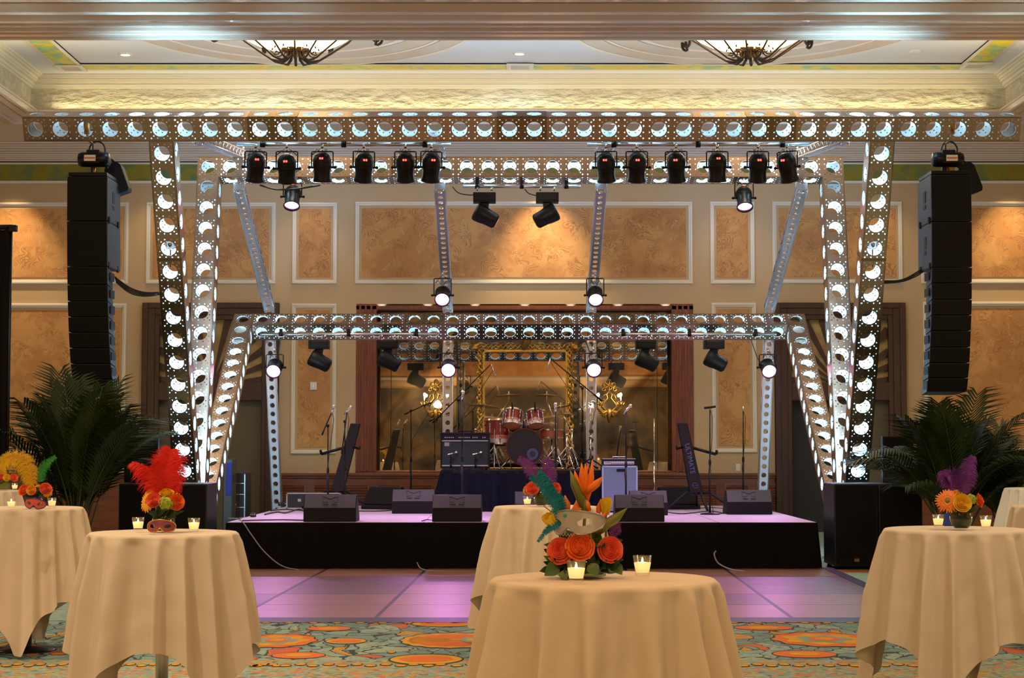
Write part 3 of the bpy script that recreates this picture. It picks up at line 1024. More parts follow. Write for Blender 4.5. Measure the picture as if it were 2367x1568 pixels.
# gilt mirror, sconces ----------------------------------------------
YG = YW + 0.42
t = thing('gilt_mirror', 'tall mirror in a gilt twisted-vine frame behind the drum kit', 'mirror', (P(1214, 1040, YG).x, YG, az0 + 0.03))
gx0, gx1 = P(1104, 900, YG).x - t.location.x, P(1324, 900, YG).x - t.location.x
gz0, gz1 = 0.0, P(1214, 806, YG).z - t.location.z
m = MB(); m.box(gx0 + 0.13, gx1 - 0.13, -0.045, -0.03, gz0 + 0.05, gz1 - 0.05); m.build('glass', 'clean_mirror', t)
m = MB()
for (a, b, c, d) in ((gx0 + 0.09, gx0 + 0.13, gz0, gz1), (gx1 - 0.13, gx1 - 0.09, gz0, gz1), (gx0 + 0.09, gx1 - 0.09, gz1 - 0.07, gz1 - 0.02), (gx0, gx1, gz0, gz0 + 0.05)):
    m.box(a, b, -0.07, -0.02, c, d)
m.build('inner_frame', 'gold', t, bevel=0.008)
m = MB()
def vine(p0, p1, amp, turns, ph, r):
    p0, p1 = Vector(p0), Vector(p1)
    d = (p1 - p0)
    n = Vector((d.z, 0, -d.x)).normalized()
    pts = []
    k = int(turns * 10)
    for i in range(k + 1):
        u = i / k
        a = u * turns * 2 * pi + ph
        pts.append(p0 + d * u + n * amp * sin(a) + Vector((0, -0.06 + amp * 0.5 * cos(a), 0)))
    m.tube(pts, r, 6)
for ph in (0, 2.1, 4.2):
    vine((gx0 + 0.045, 0, gz0), (gx0 + 0.045, 0, gz1), 0.038, 7, ph, 0.011)
    vine((gx1 - 0.045, 0, gz0), (gx1 - 0.045, 0, gz1), 0.038, 7, ph, 0.011)
    vine((gx0, 0, gz1 + 0.03), (gx1, 0, gz1 + 0.03), 0.05, 6.5, ph, 0.010)
for i in range(60):
    side = random.choice((gx0 + 0.045, gx1 - 0.045))
    c0 = Vector((side + random.uniform(-0.05, 0.05), -0.08, random.uniform(gz0, gz1)))
    m.ball(c0, 0.022, 0, 6, 5, sc=(1, 0.5, 1.7))
m.build('vine_border', 'gold', t)
m = MB()
for sx, x in ((-1, gx0 + 0.02), (1, gx1 - 0.02)):
    for k in range(5):
        a = pi / 2 - sx * (0.1 + k * 0.35)
        m.tube([(x, -0.06, gz1), (x + cos(a) * 0.09, -0.09, gz1 + sin(a) * 0.07), (x + cos(a) * 0.16, -0.07, gz1 + sin(a) * 0.15)], [0.03, 0.022, 0.004], 6)
m.build('corner_leaves', 'gold', t)
m = MB()
cx = 0.0
pts = [(cx - 0.04, -0.1, gz1 - 0.02), (cx, -0.12, gz1 + 0.06), (cx + 0.03, -0.13, gz1 + 0.14), (cx + 0.03, -0.13, gz1 + 0.2), (cx - 0.04, -0.12, gz1 + 0.24), (cx - 0.08, -0.11, gz1 + 0.2)]
m.tube(pts, [0.03, 0.055, 0.085, 0.08, 0.05, 0.015], 12)
m.build('shell_crest', 'dark_gold', t)

def sconce(px, label, s):
    c0 = P(px, 925, YG)
    t = thing('wall_sconce', label, 'sconce', (c0.x, YG, c0.z), 0, 'gilt candle sconces beside the gilt mirror')
    m = MB()
    def loop(cx, cz, r, th=0.007, sq=1.0, n=14):
        m.tube([(cx + r * cos(q * 2 * pi / n), -0.06, cz + r * sq * sin(q * 2 * pi / n)) for q in range(n)], th, 5, closed=True)
    for cx_, cz_, r_ in ((0, 0.33, 0.035), (-0.07, 0.27, 0.04), (0.07, 0.27, 0.04), (-0.10, 0.19, 0.028), (0.10, 0.19, 0.028), (0, 0.22, 0.04)):
        loop(cx_, cz_, r_, 0.008)
    for k in range(6):
        a = radians(k * 60 + 30)
        m.tube([(0, -0.07, 0.26), (0.07 * cos(a), -0.09, 0.26 + 0.07 * sin(a)), (0.12 * cos(a), -0.07, 0.26 + 0.12 * sin(a))], [0.012, 0.012, 0.002], 5)
    for sx in (-1, 1):           # lyre-shaped body
        m.tube([(0, -0.06, 0.16), (sx * 0.05, -0.07, 0.10), (sx * 0.03, -0.08, 0.03), (sx * 0.09, -0.08, -0.04), (sx * 0.13, -0.09, -0.12), (sx * 0.05, -0.09, -0.20), (0, -0.09, -0.16)],
               [0.008, 0.012, 0.010, 0.011, 0.012, 0.012, 0.006], 6)
        m.tube([(sx * 0.02, -0.06, 0.12), (sx * 0.10, -0.08, 0.08), (sx * 0.12, -0.08, 0.02), (sx * 0.08, -0.08, 0.0)], 0.007, 5)
        for k in range(5):       # acanthus leaves under the arms
            a = radians(90 - sx * (100 + k * 16))
            m.tube([(sx * 0.04, -0.09, -0.2), (sx * 0.04 + 0.10 * cos(a), -0.11, -0.2 + 0.10 * sin(a)), (sx * 0.04 + 0.16 * cos(a), -0.09, -0.17 + 0.16 * sin(a))], [0.018, 0.018, 0.002], 5)
    m.tube([(0, -0.08, -0.16), (0, -0.10, -0.24), (0, -0.09, -0.32), (0, -0.08, -0.42)], [0.03, 0.045, 0.03, 0.004], 8)
    m.build('gilt_scrollwork', 'gold', t)
    for sx in (-1, 1):
        m = MB()
        m.tube([(0, -0.1, -0.2), (sx * 0.12, -0.14, -0.24), (sx * 0.22, -0.16, -0.14), (sx * 0.2, -0.16, -0.04)], [0.016, 0.014, 0.012, 0.012], 7)
        for k in range(6):
            a = 2 * pi * k / 6
            m.tube([(sx * 0.2, -0.16, -0.08), (sx * 0.2 + 0.05 * cos(a), -0.16 + 0.05 * sin(a), -0.09), (sx * 0.2 + 0.075 * cos(a), -0.16 + 0.07 * sin(a), -0.03)], [0.01, 0.016, 0.003], 5)
        arm = m.build('candle_arm', 'gold', t)
        m = MB(); m.cyl((sx * 0.2, -0.16, -0.04), (sx * 0.2, -0.16, 0.06), 0.013, n=10); m.build('candle', 'satin_white', arm)
        m = MB(); m.ball((sx * 0.2, -0.16, 0.09), 0.022, 0, 10, 8, sc=(1, 1, 1.6))
        m.build('bulb', 'flame' if sx == s else 'lamp_white', arm)
    point('sconce_lamp', (c0.x + s * 0.2, YG - 0.24, c0.z + 0.09), 5, WARM2, 0.03)
sconce(1008, 'gilt wall sconce on the mirror left of the drum kit', -1)
sconce(1408, 'gilt wall sconce on the mirror right of the drum kit', 1)

# wall plates
q = P(725, 893, YW)
t = thing('fire_alarm', 'small white fire alarm strobe on the palm wallpaper left of the alcove', 'alarm', (q.x, YW - 0.012, q.z))
m = MB(); m.box(-0.06, 0.06, -0.03, 0, -0.07, 0.07); m.build('plate', 'plate_white', t, bevel=0.005)
m = MB(); m.box(-0.02, 0.02, -0.05, -0.03, -0.045, 0.03); m.build('strobe', 'amp_silver', t)
q = P(1706, 1081, YW)
t = thing('light_switch', 'white switch plate low on the beige wall right of the alcove', 'switch', (q.x, YW, q.z))
m = MB(); m.box(-0.04, 0.04, -0.012, 0, -0.065, 0.065); m.build('plate', 'plate_white', t, bevel=0.003)
m = MB(); m.box(-0.012, 0.012, -0.02, -0.012, -0.025, 0.025); m.build('toggle', 'satin_white', t)

# ================================================================== DANCE FLOOR
seam0 = 2.62
Y0d, Y1d = 15.45, 22.6
def sh(x, y):
    return x - 0.0245 * (21.8 - y)
df = MB()
rows = []
y = Y1d
k = 0
yy = [22.6, 21.75, 20.52, 19.3, 18.1, 16.88, 15.62]
for r in range(6):
    for c_ in range(-5, 2):
        x0, x1 = seam0 + c_ * 1.224 , seam0 + (c_ + 1) * 1.224
        if x1 > 3.86 or x0 < -3.7:
            continue
        g = 0.006
        ya, yb = yy[r + 1] + g, yy[r] - g
        mi = 1 if (r == 2 and c_ % 2 == 0) or (r == 4 and c_ % 3 == 1) or (r + c_) % 4 == 3 else 0
        vs = []
        for z in (0.0, 0.022):
            vs += [(sh(x0 + g, ya), ya, z), (sh(x1 - g, ya), ya, z), (sh(x1 - g, yb), yb, z), (sh(x0 + g, yb), yb, z)]
        df.add(vs, [(4, 5, 6, 7), (0, 1, 5, 4), (1, 2, 6, 5), (2, 3, 7, 6), (3, 0, 4, 7)], mi)
t = thing('dance_floor', 'portable brown wooden dance floor with pink light in front of the stage', 'floor')
df.build('floor_panels', ['dance_floor_wood', 'dance_floor_wood_dark'], t)
e = MB()
xl, xr = seam0 - 5 * 1.224 , seam0 + 1.224
def sect(x0, x1, y0, y1, z0, z1):
    e.add([(sh(x0, y0), y0, 0.0), (sh(x1, y0), y0, 0.0), (sh(x1, y1), y1, 0.0), (sh(x0, y1), y1, 0.0),
           (sh(x0, y0), y0, z0), (sh(x1, y0), y0, z0), (sh(x1, y1), y1, z1), (sh(x0, y1), y1, z1)],
          [(4, 5, 6, 7), (0, 1, 5, 4), (1, 2, 6, 5), (2, 3, 7, 6), (3, 0, 4, 7)])
sect(xl - 0.15, xr + 0.13, 15.40, 15.62, 0.004, 0.024)
sect(xr, xr + 0.13, 15.62, 22.0, 0.024, 0.024)
sect(xl - 0.13, xl, 15.62, 22.0, 0.024, 0.024)
e.build('edge_ramp', 'black_satin', t)
e = MB()
sect(xl, xr, 15.62, 22.4, 0.012, 0.012)
for c_ in range(-4, 1):
    sect(seam0 + c_ * 1.224 - 0.018, seam0 + c_ * 1.224 + 0.018, 15.62, 22.0, 0.0235, 0.0235)
e.build('seam_strips', 'black_satin', t)

# ================================================================== STAGE
SX0, SX1, SY0, SY1, SZ = 0.12 - 3.66, 0.12 + 3.66, 21.85, 27.95, 0.585
t = thing('stage', 'low black-skirted stage with a pink-lit grey deck', 'stage', (0, 0, 0))
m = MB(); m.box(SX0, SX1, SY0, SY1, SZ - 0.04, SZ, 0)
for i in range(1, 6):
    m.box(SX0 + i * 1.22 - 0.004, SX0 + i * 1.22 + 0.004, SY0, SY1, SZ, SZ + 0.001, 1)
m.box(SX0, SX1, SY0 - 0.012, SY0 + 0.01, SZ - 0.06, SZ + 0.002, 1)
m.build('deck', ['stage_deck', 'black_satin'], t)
def skirt(path, z0, z1, pitch, amp, flare=0.03):
    mb = MB()
    pts = []
    L = 0
    for i in range(len(path) - 1):
        a, b = Vector(path[i]), Vector(path[i + 1])
        n = max(2, int((b - a).length / (pitch / 4)))
        nd = Vector(((b - a).y, -(b - a).x)).normalized()
        for k in range(n):
            p = a + (b - a) * k / n
            pts.append((p, nd, L + (b - a).length * k / n))
        L += (b - a).length
    pts.append((Vector(path[-1]), nd, L))
    rows = 5
    vs = []
    for r in range(rows + 1):
        u = r / rows
        for p, nd, l in pts:
            off = amp * (0.25 + 0.75 * u) * (sin(2 * pi * l / pitch) + 0.5 * sin(2 * pi * l / (pitch * 1.73) + 1.1 * u)) + flare * u
            q = p + nd * off
            vs.append((q.x, q.y, z1 + (z0 - z1) * u))
    n = len(pts)
    mb.add(vs, [(r * n + i, r * n + i + 1, (r + 1) * n + i + 1, (r + 1) * n + i) for r in range(rows) for i in range(n - 1)], 0, True)
    return mb
skirt([(SX0, SY1), (SX0, SY0 - 0.02), (SX1, SY0 - 0.02), (SX1, SY1)], 0.03, SZ - 0.01, 0.21, 0.022).build('skirt', 'black_cloth', t, recalc=False)
m = MB()
for x in (SX0 + 0.2, 0.12, SX1 - 0.2):
    for y in (SY0 + 0.3, 25, SY1 - 0.2):
        m.cyl((x, y, 0), (x, y, SZ - 0.04), 0.03)
m.build('support_legs', 'pipe_metal', t)

RZ = 1.18
RX0, RX1, RY0, RY1 = P(1019, 1087, 25.5).x, P(1393, 1087, 25.5).x, 25.5, 27.85
t = thing('drum_riser', 'raised drum platform with a dark navy pleated skirt on the stage', 'riser')
m = MB(); m.box(RX0, RX1, RY0, RY1, RZ - 0.05, RZ); m.build('platform', 'black_satin', t)
skirt([(RX0, RY1), (RX0, RY0), (RX1, RY0), (RX1, RY1)], SZ + 0.01, RZ - 0.01, 0.22, 0.055, 0.10).build('skirt', 'navy_cloth', t, recalc=False)
m = MB()
for x in (RX0 + 0.1, RX1 - 0.1):
    for y in (RY0 + 0.1, RY1 - 0.1):
        m.cyl((x, y, SZ), (x, y, RZ - 0.05), 0.025)
m.build('support_legs', 'pipe_metal', t)
# ================================================================== TRUSS
MOD = 0.3048
def perf_module(size_u, size_w, big_r, big_n, small, small_r, small_n=6, star=False):
    vs, es, holes = [], [], []
    def loop(pts):
        b = len(vs)
        vs.extend(pts)
        es.extend((b + i, b + (i + 1) % len(pts)) for i in range(len(pts)))
    loop([Vector((-size_u / 2, -size_w / 2)), Vector((size_u / 2, -size_w / 2)), Vector((size_u / 2, size_w / 2)), Vector((-size_u / 2, size_w / 2))])
    loop([Vector((big_r * cos(2 * pi * (i + 0.5) / big_n), big_r * sin(2 * pi * (i + 0.5) / big_n))) for i in range(big_n)])
    holes.append((0, 0, big_r))
    for (x, y) in small:
        loop([Vector((x + small_r * cos(2 * pi * i / small_n), y + small_r * sin(2 * pi * i / small_n))) for i in range(small_n)])
        holes.append((x, y, small_r))
    r = delaunay_2d_cdt(vs, es, [], 0, 1e-6)
    ov, of = r[0], r[2]
    keep = []
    for f in of:
        c = sum((ov[i] for i in f), Vector((0, 0))) / len(f)
        if any((c.x - hx) ** 2 + (c.y - hy) ** 2 < (hr * 0.93) ** 2 for hx, hy, hr in holes):
            continue
        keep.append(tuple(f))
    return [(p.x, p.y) for p in ov], keep

SM = []
for sx in (-1, 1):
    for sy in (-1, 1):
        SM += [(sx * .039, sy * .113), (sx * .115, sy * .115), (sx * .115, sy * .039), (sx * .084, sy * .086)]
M12 = perf_module(MOD, MOD, 0.096, 12, SM, 0.0098)
SM6 = [(sx * .042, sy * .036) for sx in (-1, 1) for sy in (-1, 1)]
M6 = perf_module(0.138, 0.150, 0.040, 10, SM6, 0.006, 5)

def panel_run(mb, origin, u, w, n, nmod, module, step, m=0, flange=0.013, rr=0.096, rn=12, skip=(), inner=None):
    """row of perforated modules: centre line starts at origin, runs along u, width along w, outward normal n"""
    pv, pf = module
    for k in range(nmod):
        if k in skip:
            continue
        c = origin + u * (step * (k + 0.5))
        mb.add([c + u * x + w * y for x, y in pv], pf, m)
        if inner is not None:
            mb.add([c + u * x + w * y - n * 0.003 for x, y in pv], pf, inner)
        if flange:
            ring_v = []
            for d in (0.0, flange):
                for i in range(rn):
                    a = 2 * pi * (i + 0.5) / rn
                    ring_v.append(c + u * (rr * cos(a)) + w * (rr * sin(a)) - n * d)
            mb.add(ring_v, [(i, (i + 1) % rn, rn + (i + 1) % rn, rn + i) for i in range(rn)], m if inner is None else inner)

def box_truss(A, u, w, nmod, size=MOD, module=M12, step=MOD, depth=None, flange=0.013, rr=0.096, rn=12, ends=True, rim=True, inner=None):
    """A = axis start; u along, w = one cross axis; other cross axis n = u x w"""
    u, w = Vector(u).normalized(), Vector(w).normalized()
    n = u.cross(w).normalized()
    depth = depth or size
    mb = MB()
    A = Vector(A)
    for s in (1, -1):
        panel_run(mb, A + n * (s * depth / 2), u, w, n * s, nmod, module, step, 0, flange, rr, rn, inner=inner)
        if abs(depth - size) < 1e-6:
            panel_run(mb, A + w * (s * size / 2), u, n, w * s, nmod, module, step, 0, flange, rr, rn, inner=inner)
    L = nmod * step
    if rim:      # folded corner lips
        for s in (1, -1):
            for q in (1, -1):
                c = A + n * (s * depth / 2) + w * (q * size / 2)
                mb.add([c, c + u * L, c + u * L - w * (q * 0.012), c - w * (q * 0.012)], [(0, 1, 2, 3)])
    if ends:
        for e in (0, L):
            c = A + u * e
            mb.add([c - n * depth / 2 - w * size / 2, c + n * depth / 2 - w * size / 2, c + n * depth / 2 + w * size / 2, c - n * depth / 2 + w * size / 2], [(0, 1, 2, 3)])
    return mb

LXC, LX = 0.12, 4.42
frames = {}
def solve_s(theta, ybase, py, sgn_off=0.0):
    """distance along the leaning line whose point appears at picture row py"""
    lo, hi = 0.0, 9.0
    for _ in range(50):
        s = (lo + hi) / 2
        y, z = ybase + s * sin(theta), s * cos(theta)
        d = Vector((0, y, z - EYE))
        cy = d.z * CP - d.y * SP
        cf = d.y * CP + d.z * SP
        row = H / 2 - F * cy / cf
        if row > py:
            lo = s
        else:
            hi = s
    return s
def frame(name, label, lean, ybase, py_beam_bottom, half_mods, beam_off=0.0, boxes=True):
    th = radians(lean)
    u = Vector((0, sin(th), cos(th)))
    n = Vector((0, -cos(th), sin(th)))           # toward the audience
    s1 = solve_s(th, ybase, py_beam_bottom)
    t = thing(name, label, 'truss', (0, 0, 0), 0, 'perforated metal box truss')
    base = Vector((LXC, ybase, 0)) - n * (MOD / 2)   # the line is the front face
    nm = int(s1 / MOD)
    z0 = s1 - nm * MOD
    for sx in (-1, 1):
        A = base + Vector((sx * LX, 0, 0)) + u * z0
        box_truss(A, u, (1, 0, 0), nm, flange=0.013, inner=1).build('leg', ['truss_metal', 'truss_inner_lit'], t, recalc=False)
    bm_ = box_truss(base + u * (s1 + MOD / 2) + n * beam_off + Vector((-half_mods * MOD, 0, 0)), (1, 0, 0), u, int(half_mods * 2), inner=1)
    bm_.build('crossbeam', ['truss_metal', 'truss_inner_lit'], t, recalc=False)
    frames[name] = dict(u=u, n=n, base=base, s1=s1, th=th, ybase=ybase, t=t)
    return t, u, n, base, s1

tf, uf, nf, bf, sf = frame('truss_portal', 'forward-leaning front truss portal with the longest and highest crossbeam', -23.5, 23.62, 327, 20, 0.0)
ts, us, ns, bs, ss = frame('truss_portal', 'middle truss portal leaning slightly back behind the hanging black lamps', 11, 23.6, 409, 15, 0.0)
tt, ut, nt_, bt, st_ = frame('truss_portal', 'lowest rear truss portal raked far back over the drum riser', 52, 23.43, 750, 15, 0.0)

# bronze splice sleeves on the front beam and legs
def splice(t, u, n, base, s, xk, nmod=2, face='n', mname='splice_metal'):
    mb = MB()
    A = base + u * (s + MOD / 2) + n * (MOD / 2 + 0.006) + Vector((xk, 0, 0))
    panel_run(mb, A, Vector((1, 0, 0)), u, n, nmod, M12, MOD, 0, 0.01)
    A2 = base + u * (s + MOD + 0.006) + Vector((xk, 0, 0))
    panel_run(mb, A2, Vector((1, 0, 0)), n, u, nmod, M12, MOD, 0, 0.01)
    for q in (0, nmod * MOD):
        for r in (-0.13, 0.0, 0.13):
            mb.ball(A + Vector((q + (0.02 if q == 0 else -0.02), 0, 0)) + u * r, 0.012, 0, 6, 5)
    mb.build('splice_plate', mname, t, recalc=False)
for k in (-11, -1, 9):
    splice(tf, uf, nf, bf, sf, k * MOD)
for k in (-6, 4):
    splice(ts, us, ns, bs, ss, k * MOD)
for k in (-6, 4):
    splice(tt, ut, nt_, bt, st_, k * MOD)
# seam collars and side brackets on the legs
for (t_, u_, n_, b_, py) in ((tf, uf, nf, bf, 600), (ts, us, ns, bs, 642)):
    fr_s = solve_s(math.atan2(u_.y, u_.z), (b_ + n_ * MOD / 2).y, py)
    for sx in (-1, 1):
        mb = MB()
        c = b_ + Vector((sx * LX, 0, 0)) + u_ * fr_s
        h = MOD / 2 + 0.004
        for q in (-0.018, 0.0):
            vs = [c + Vector((a * h, 0, 0)) + n_ * (b * h) + u_ * (q + d) for d in (0, 0.012) for a, b in ((-1, -1), (1, -1), (1, 1), (-1, 1))]
            mb.add(vs, [(0, 1, 5, 4), (1, 2, 6, 5), (2, 3, 7, 6), (3, 0, 4, 7)])
        mb.build('joint_collar', 'splice_metal', t_, recalc=False)
# base plates where the legs meet
for sx in (-1, 1):
    t = thing('truss_base', ('left' if sx < 0 else 'right') + ' steel base block under the truss legs behind the subwoofers', 'base', (LXC + sx * LX, 23.6, 0), 0, 'truss base blocks')
    m = MB(); m.box(-0.3, 0.3, -0.55, 0.55, 0, 0.03); m.build('plate', 'pipe_metal', t)
    m = MB()
    m.box(-0.24, -0.18, -0.4, 0.4, 0.03, 0.34); m.box(0.18, 0.24, -0.4, 0.4, 0.03, 0.34); m.build('bracket', 'splice_metal', t)

# slender raking struts: front beam > middle beam > rear beam > floor
def pt_on(u, base, n, s, off):
    return base + u * s + n * off
front_pt = pt_on(uf, bf, nf, sf - 0.02, -0.1)
mid_top = pt_on(us, bs, ns, ss + MOD + 0.09, 0.0)
mid_bot = pt_on(us, bs, ns, ss - 0.09, 0.0)
rear_top = pt_on(ut, bt, nt_, st_ + MOD + 0.02, MOD / 2 + 0.06)
rear_bot = pt_on(ut, bt, nt_, st_ + 0.06, -MOD / 2 - 0.04)
def strut(name_lab, p0, p1, depth=0.10):
    p0, p1 = Vector(p0), Vector(p1)
    d = p1 - p0
    nm = int(d.length / 0.138)
    mb = box_truss(p0, d, (1, 0, 0), nm, 0.150, M6, d.length / nm, depth, 0.008, 0.040, 10)
    u = d.normalized()
    n = u.cross(Vector((1, 0, 0))).normalized()
    for s in (1, -1):   # solid side webs with a zigzag lacing
        c = p0 + Vector((s * 0.075, 0, 0))
        for k in range(nm):
            a, b = c + u * (d.length * k / nm), c + u * (d.length * (k + 1) / nm)
            f = 1 if k % 2 else -1
            mb.tube([a + n * (f * depth * 0.45), b - n * (f * depth * 0.45)], 0.007, 4)
        for q in (1, -1):
            mb.tube([c + n * (q * depth * 0.5), c + u * d.length + n * (q * depth * 0.5)], 0.009, 5)
    t = thing('truss_strut', name_lab, 'strut', p0, 0, 'slender perforated struts')
    mb.v = [tuple(Vector(v) - p0) for v in mb.v]
    mb.build('perforated_rail', 'strut_metal', t, recalc=False)
    cl = MB()
    for e in (0.03, d.length - 0.05):
        for sx in (-0.05, 0.05):
            c = u * e + Vector((sx, 0, 0))
            cl.cyl(c - n * 0.08, c + n * 0.08, 0.018, n=8)
            cl.ball(c - n * 0.08, 0.026, 0, 8, 6)
    cl.build('clamp', 'chrome', t)
    return t
posx = ((-4.0, 'outer left'), (-1.147, 'inner left'), (1.147, 'inner right'), (4.0, 'outer right'))
for x, nm_ in posx:
    X = Vector((LXC + x, 0, 0))
    strut('%s slender strut linking the front and middle crossbeams overhead' % nm_, X + Vector((0, front_pt.y, front_pt.z)), X + Vector((0, mid_top.y, mid_top.z)))
    strut('%s slender strut sloping from the middle crossbeam down to the rear one' % nm_, X + Vector((0, mid_bot.y, mid_bot.z)), X + Vector((0, rear_top.y, rear_top.z)))
    if abs(x) > 2:
        e = Vector((LXC + x * 0.965, 28.25, 0.02))
    else:
        e = Vector((LXC + x, 28.15, 0.02))
    strut('%s slender post from the rear crossbeam down behind the stage' % nm_, X + Vector((0, rear_bot.y, rear_bot.z)), e)

# lamps inside the hollow trusses (cool white strips of light)
def inside(base, u, xs_, s, power, rad=0.035, off=0.0, n=Vector((0, 0, 0))):
    for x in xs_:
        p = base + u * s + Vector((x, 0, 0)) + n * off
        point('truss_inner_lamp', p, power, COOL, rad)
wts = [0.15, 0.2, 0.3, 0.3, 0.5, 0.8, 0.6, 0.9, 1.3, 1.5, 0.3, 0.5, 0.5, 0.5, 0.6, 0.5, 0.7, 1.4, 1.0, 1.0, 0.8, 0.9, 1.2, 1.3, 1.4, 0.7, 0.6, 0.5, 0.4, 0.9, 1.5, 1.5, 1.0, 0.6, 0.5, 0.4, 0.3, 0.3, 0.2]
for i, w_ in enumerate(wts):      # one lamp at every module joint, so the holes show lit metal rather than the lamp
    point('truss_inner_lamp', bf + uf * (sf + MOD / 2) + Vector(((i - 19) * MOD, 0, 0)), 1.9 * w_, COOL, 0.02)
for i in range(-14, 15):
    point('truss_inner_lamp', bs + us * (ss + MOD / 2) + Vector((i * MOD, 0, 0)), 2.6 + (2.0 if abs(i) > 11 or abs(i) < 4 else 0), COOL, 0.02)
    point('truss_inner_lamp', bt + ut * (st_ + MOD / 2) + Vector((i * MOD, 0, 0)), 1.6 + (1.6 if abs(i) > 11 or abs(i) in (2, 3) else 0), COOL, 0.02)
for sx in (-1, 1):
    X = Vector((sx * LX, 0, 0))
    for (b_, u_, s_, p_) in ((bf, uf, sf, 3.6), (bs, us, ss, 3.0), (bt, ut, st_, 3.4)):
        n_ = int(s_ / MOD)
        z_ = s_ - n_ * MOD
        for i in range(3, n_):
            point('truss_inner_lamp', b_ + X + u_ * (z_ + i * MOD), p_, COOL, 0.02)
    # uplighters shining out of the leg tops onto the glossy beam overhead
    for k_, p_ in ((-1.0, 60), (0.0, 150), (1.0, 90)):
        spot('truss_uplight', bf + X + uf * (sf + 0.05) + Vector((k_ * MOD + 0.02, 0, 0)), bf + X + Vector((k_ * MOD, 0, 0)) + uf * (sf + 1.0) + Vector((0, 0.2, 0)), 110, p_, COOL, 0.3, 0.03)
    # hidden lamps washing the sides and the wall with cold light
    spot('truss_side_lamp', (LXC + X.x - sx * 0.35, 24.6, 1.3), (LXC + sx * 3.0, 31, 4.8), 34, 70, (0.85, 0.9, 1.0), 0.9, 0.05)
    spot('truss_side_lamp', (LXC + X.x - sx * 0.5, 23.9, 1.25), (LXC + X.x - sx * 0.25, 26.0, 3.9), 40, 45, COOL, 0.7, 0.05)
spot('beam_wash_lamp', (0.3, 22.6, 4.9), (0.15, 25.1, 5.45), 70, 26, WARM2, 0.9, 0.05)
spot('beam_wash_lamp', (0.15, 26.0, 5.2), (0.15, 28.0, 3.55), 75, 60, WARM2, 0.9, 0.05)

# small reflector lamps seen inside the leg holes
for i, sx in enumerate((-1, 1)):
    s_ = solve_s(math.atan2(uf.y, uf.z), 23.62, 571)
    p = bf + Vector((sx * LX, 0, 0)) + uf * s_
    t = thing('leg_uplight', 'chrome lamp inside the %s front truss leg' % ('left' if sx < 0 else 'right'), 'lamp', p, 0, 'lamps inside the front truss legs')
    m = MB(); m.lathe([(0.001, -0.08), (0.05, -0.07), (0.075, -0.01), (0.08, 0.03), (0.07, 0.03), (0.03, -0.02)], 18); m.build('reflector', 'chrome', t)
    m = MB(); m.cyl((0, 0, -0.3), (0, 0, -0.07), 0.008, n=6); m.build('stem', 'black_metal', t)

# pipes
def pipe(name, pts, r, lab, m_='pipe_metal', cat='pipe', group=None):
    mb = MB()
    p0 = Vector(pts[0])
    mb.tube([Vector(p) - p0 for p in pts], r, 12)
    t = thing(name, lab, cat, p0, 0, group)
    mb.build('tube', m_, t)
    d = (Vector(pts[-1]) - p0)
    for f in (0.12, 0.5, 0.88):
        k = MB()
        c = d * f
        k.cyl(c - Vector((0.03, 0, 0)), c + Vector((0.03, 0, 0)), r * 1.5, n=12)
        k.cbox((c.x, c.y, c.z + 0.05), 0.05, 0.03, 0.07)
        k.build('coupler', 'black_metal', t)
    return t
pg_ = 'lighting pipes'
YP1 = (bf + uf * sf).y
def zrow(py, Y):
    return P(1183, py, Y).z
def xcol(px, py, Y):
    return P(px, py, Y).x
zp1 = zrow(334, YP1)
pipe('lighting_pipe', [(xcol(548, 334, YP1), YP1, zp1), (xcol(1042, 334, YP1), YP1, zp1)], 0.026, 'grey pipe under the left half of the front crossbeam holding six lamps', group=pg_)
pipe('lighting_pipe', [(xcol(1357, 334, YP1), YP1, zp1), (xcol(1870, 334, YP1), YP1, zp1)], 0.026, 'grey pipe under the right half of the front crossbeam holding six lamps', group=pg_)
YP2 = (bs + us * ss).y
zp2 = zrow(431, YP2)
pipe('lighting_pipe', [(xcol(1070, 431, YP2), YP2, zp2), (xcol(1342, 431, YP2), YP2, zp2)], 0.024, 'short pipe under the middle crossbeam holding two moving heads', group=pg_)
YP3 = (bt + ut * st_ + nt_ * MOD / 2).y - 0.10
zp3 = zrow(773, YP3)
pipe('lighting_pipe', [(xcol(600, 773, YP3), YP3, zp3), (xcol(1012, 773, YP3), YP3, zp3)], 0.024, 'pipe along the left half of the rear crossbeam holding two moving heads', group=pg_)
pipe('lighting_pipe', [(xcol(1392, 773, YP3), YP3, zp3), (xcol(1795, 773, YP3), YP3, zp3)], 0.024, 'pipe along the right half of the rear crossbeam holding two moving heads', group=pg_)

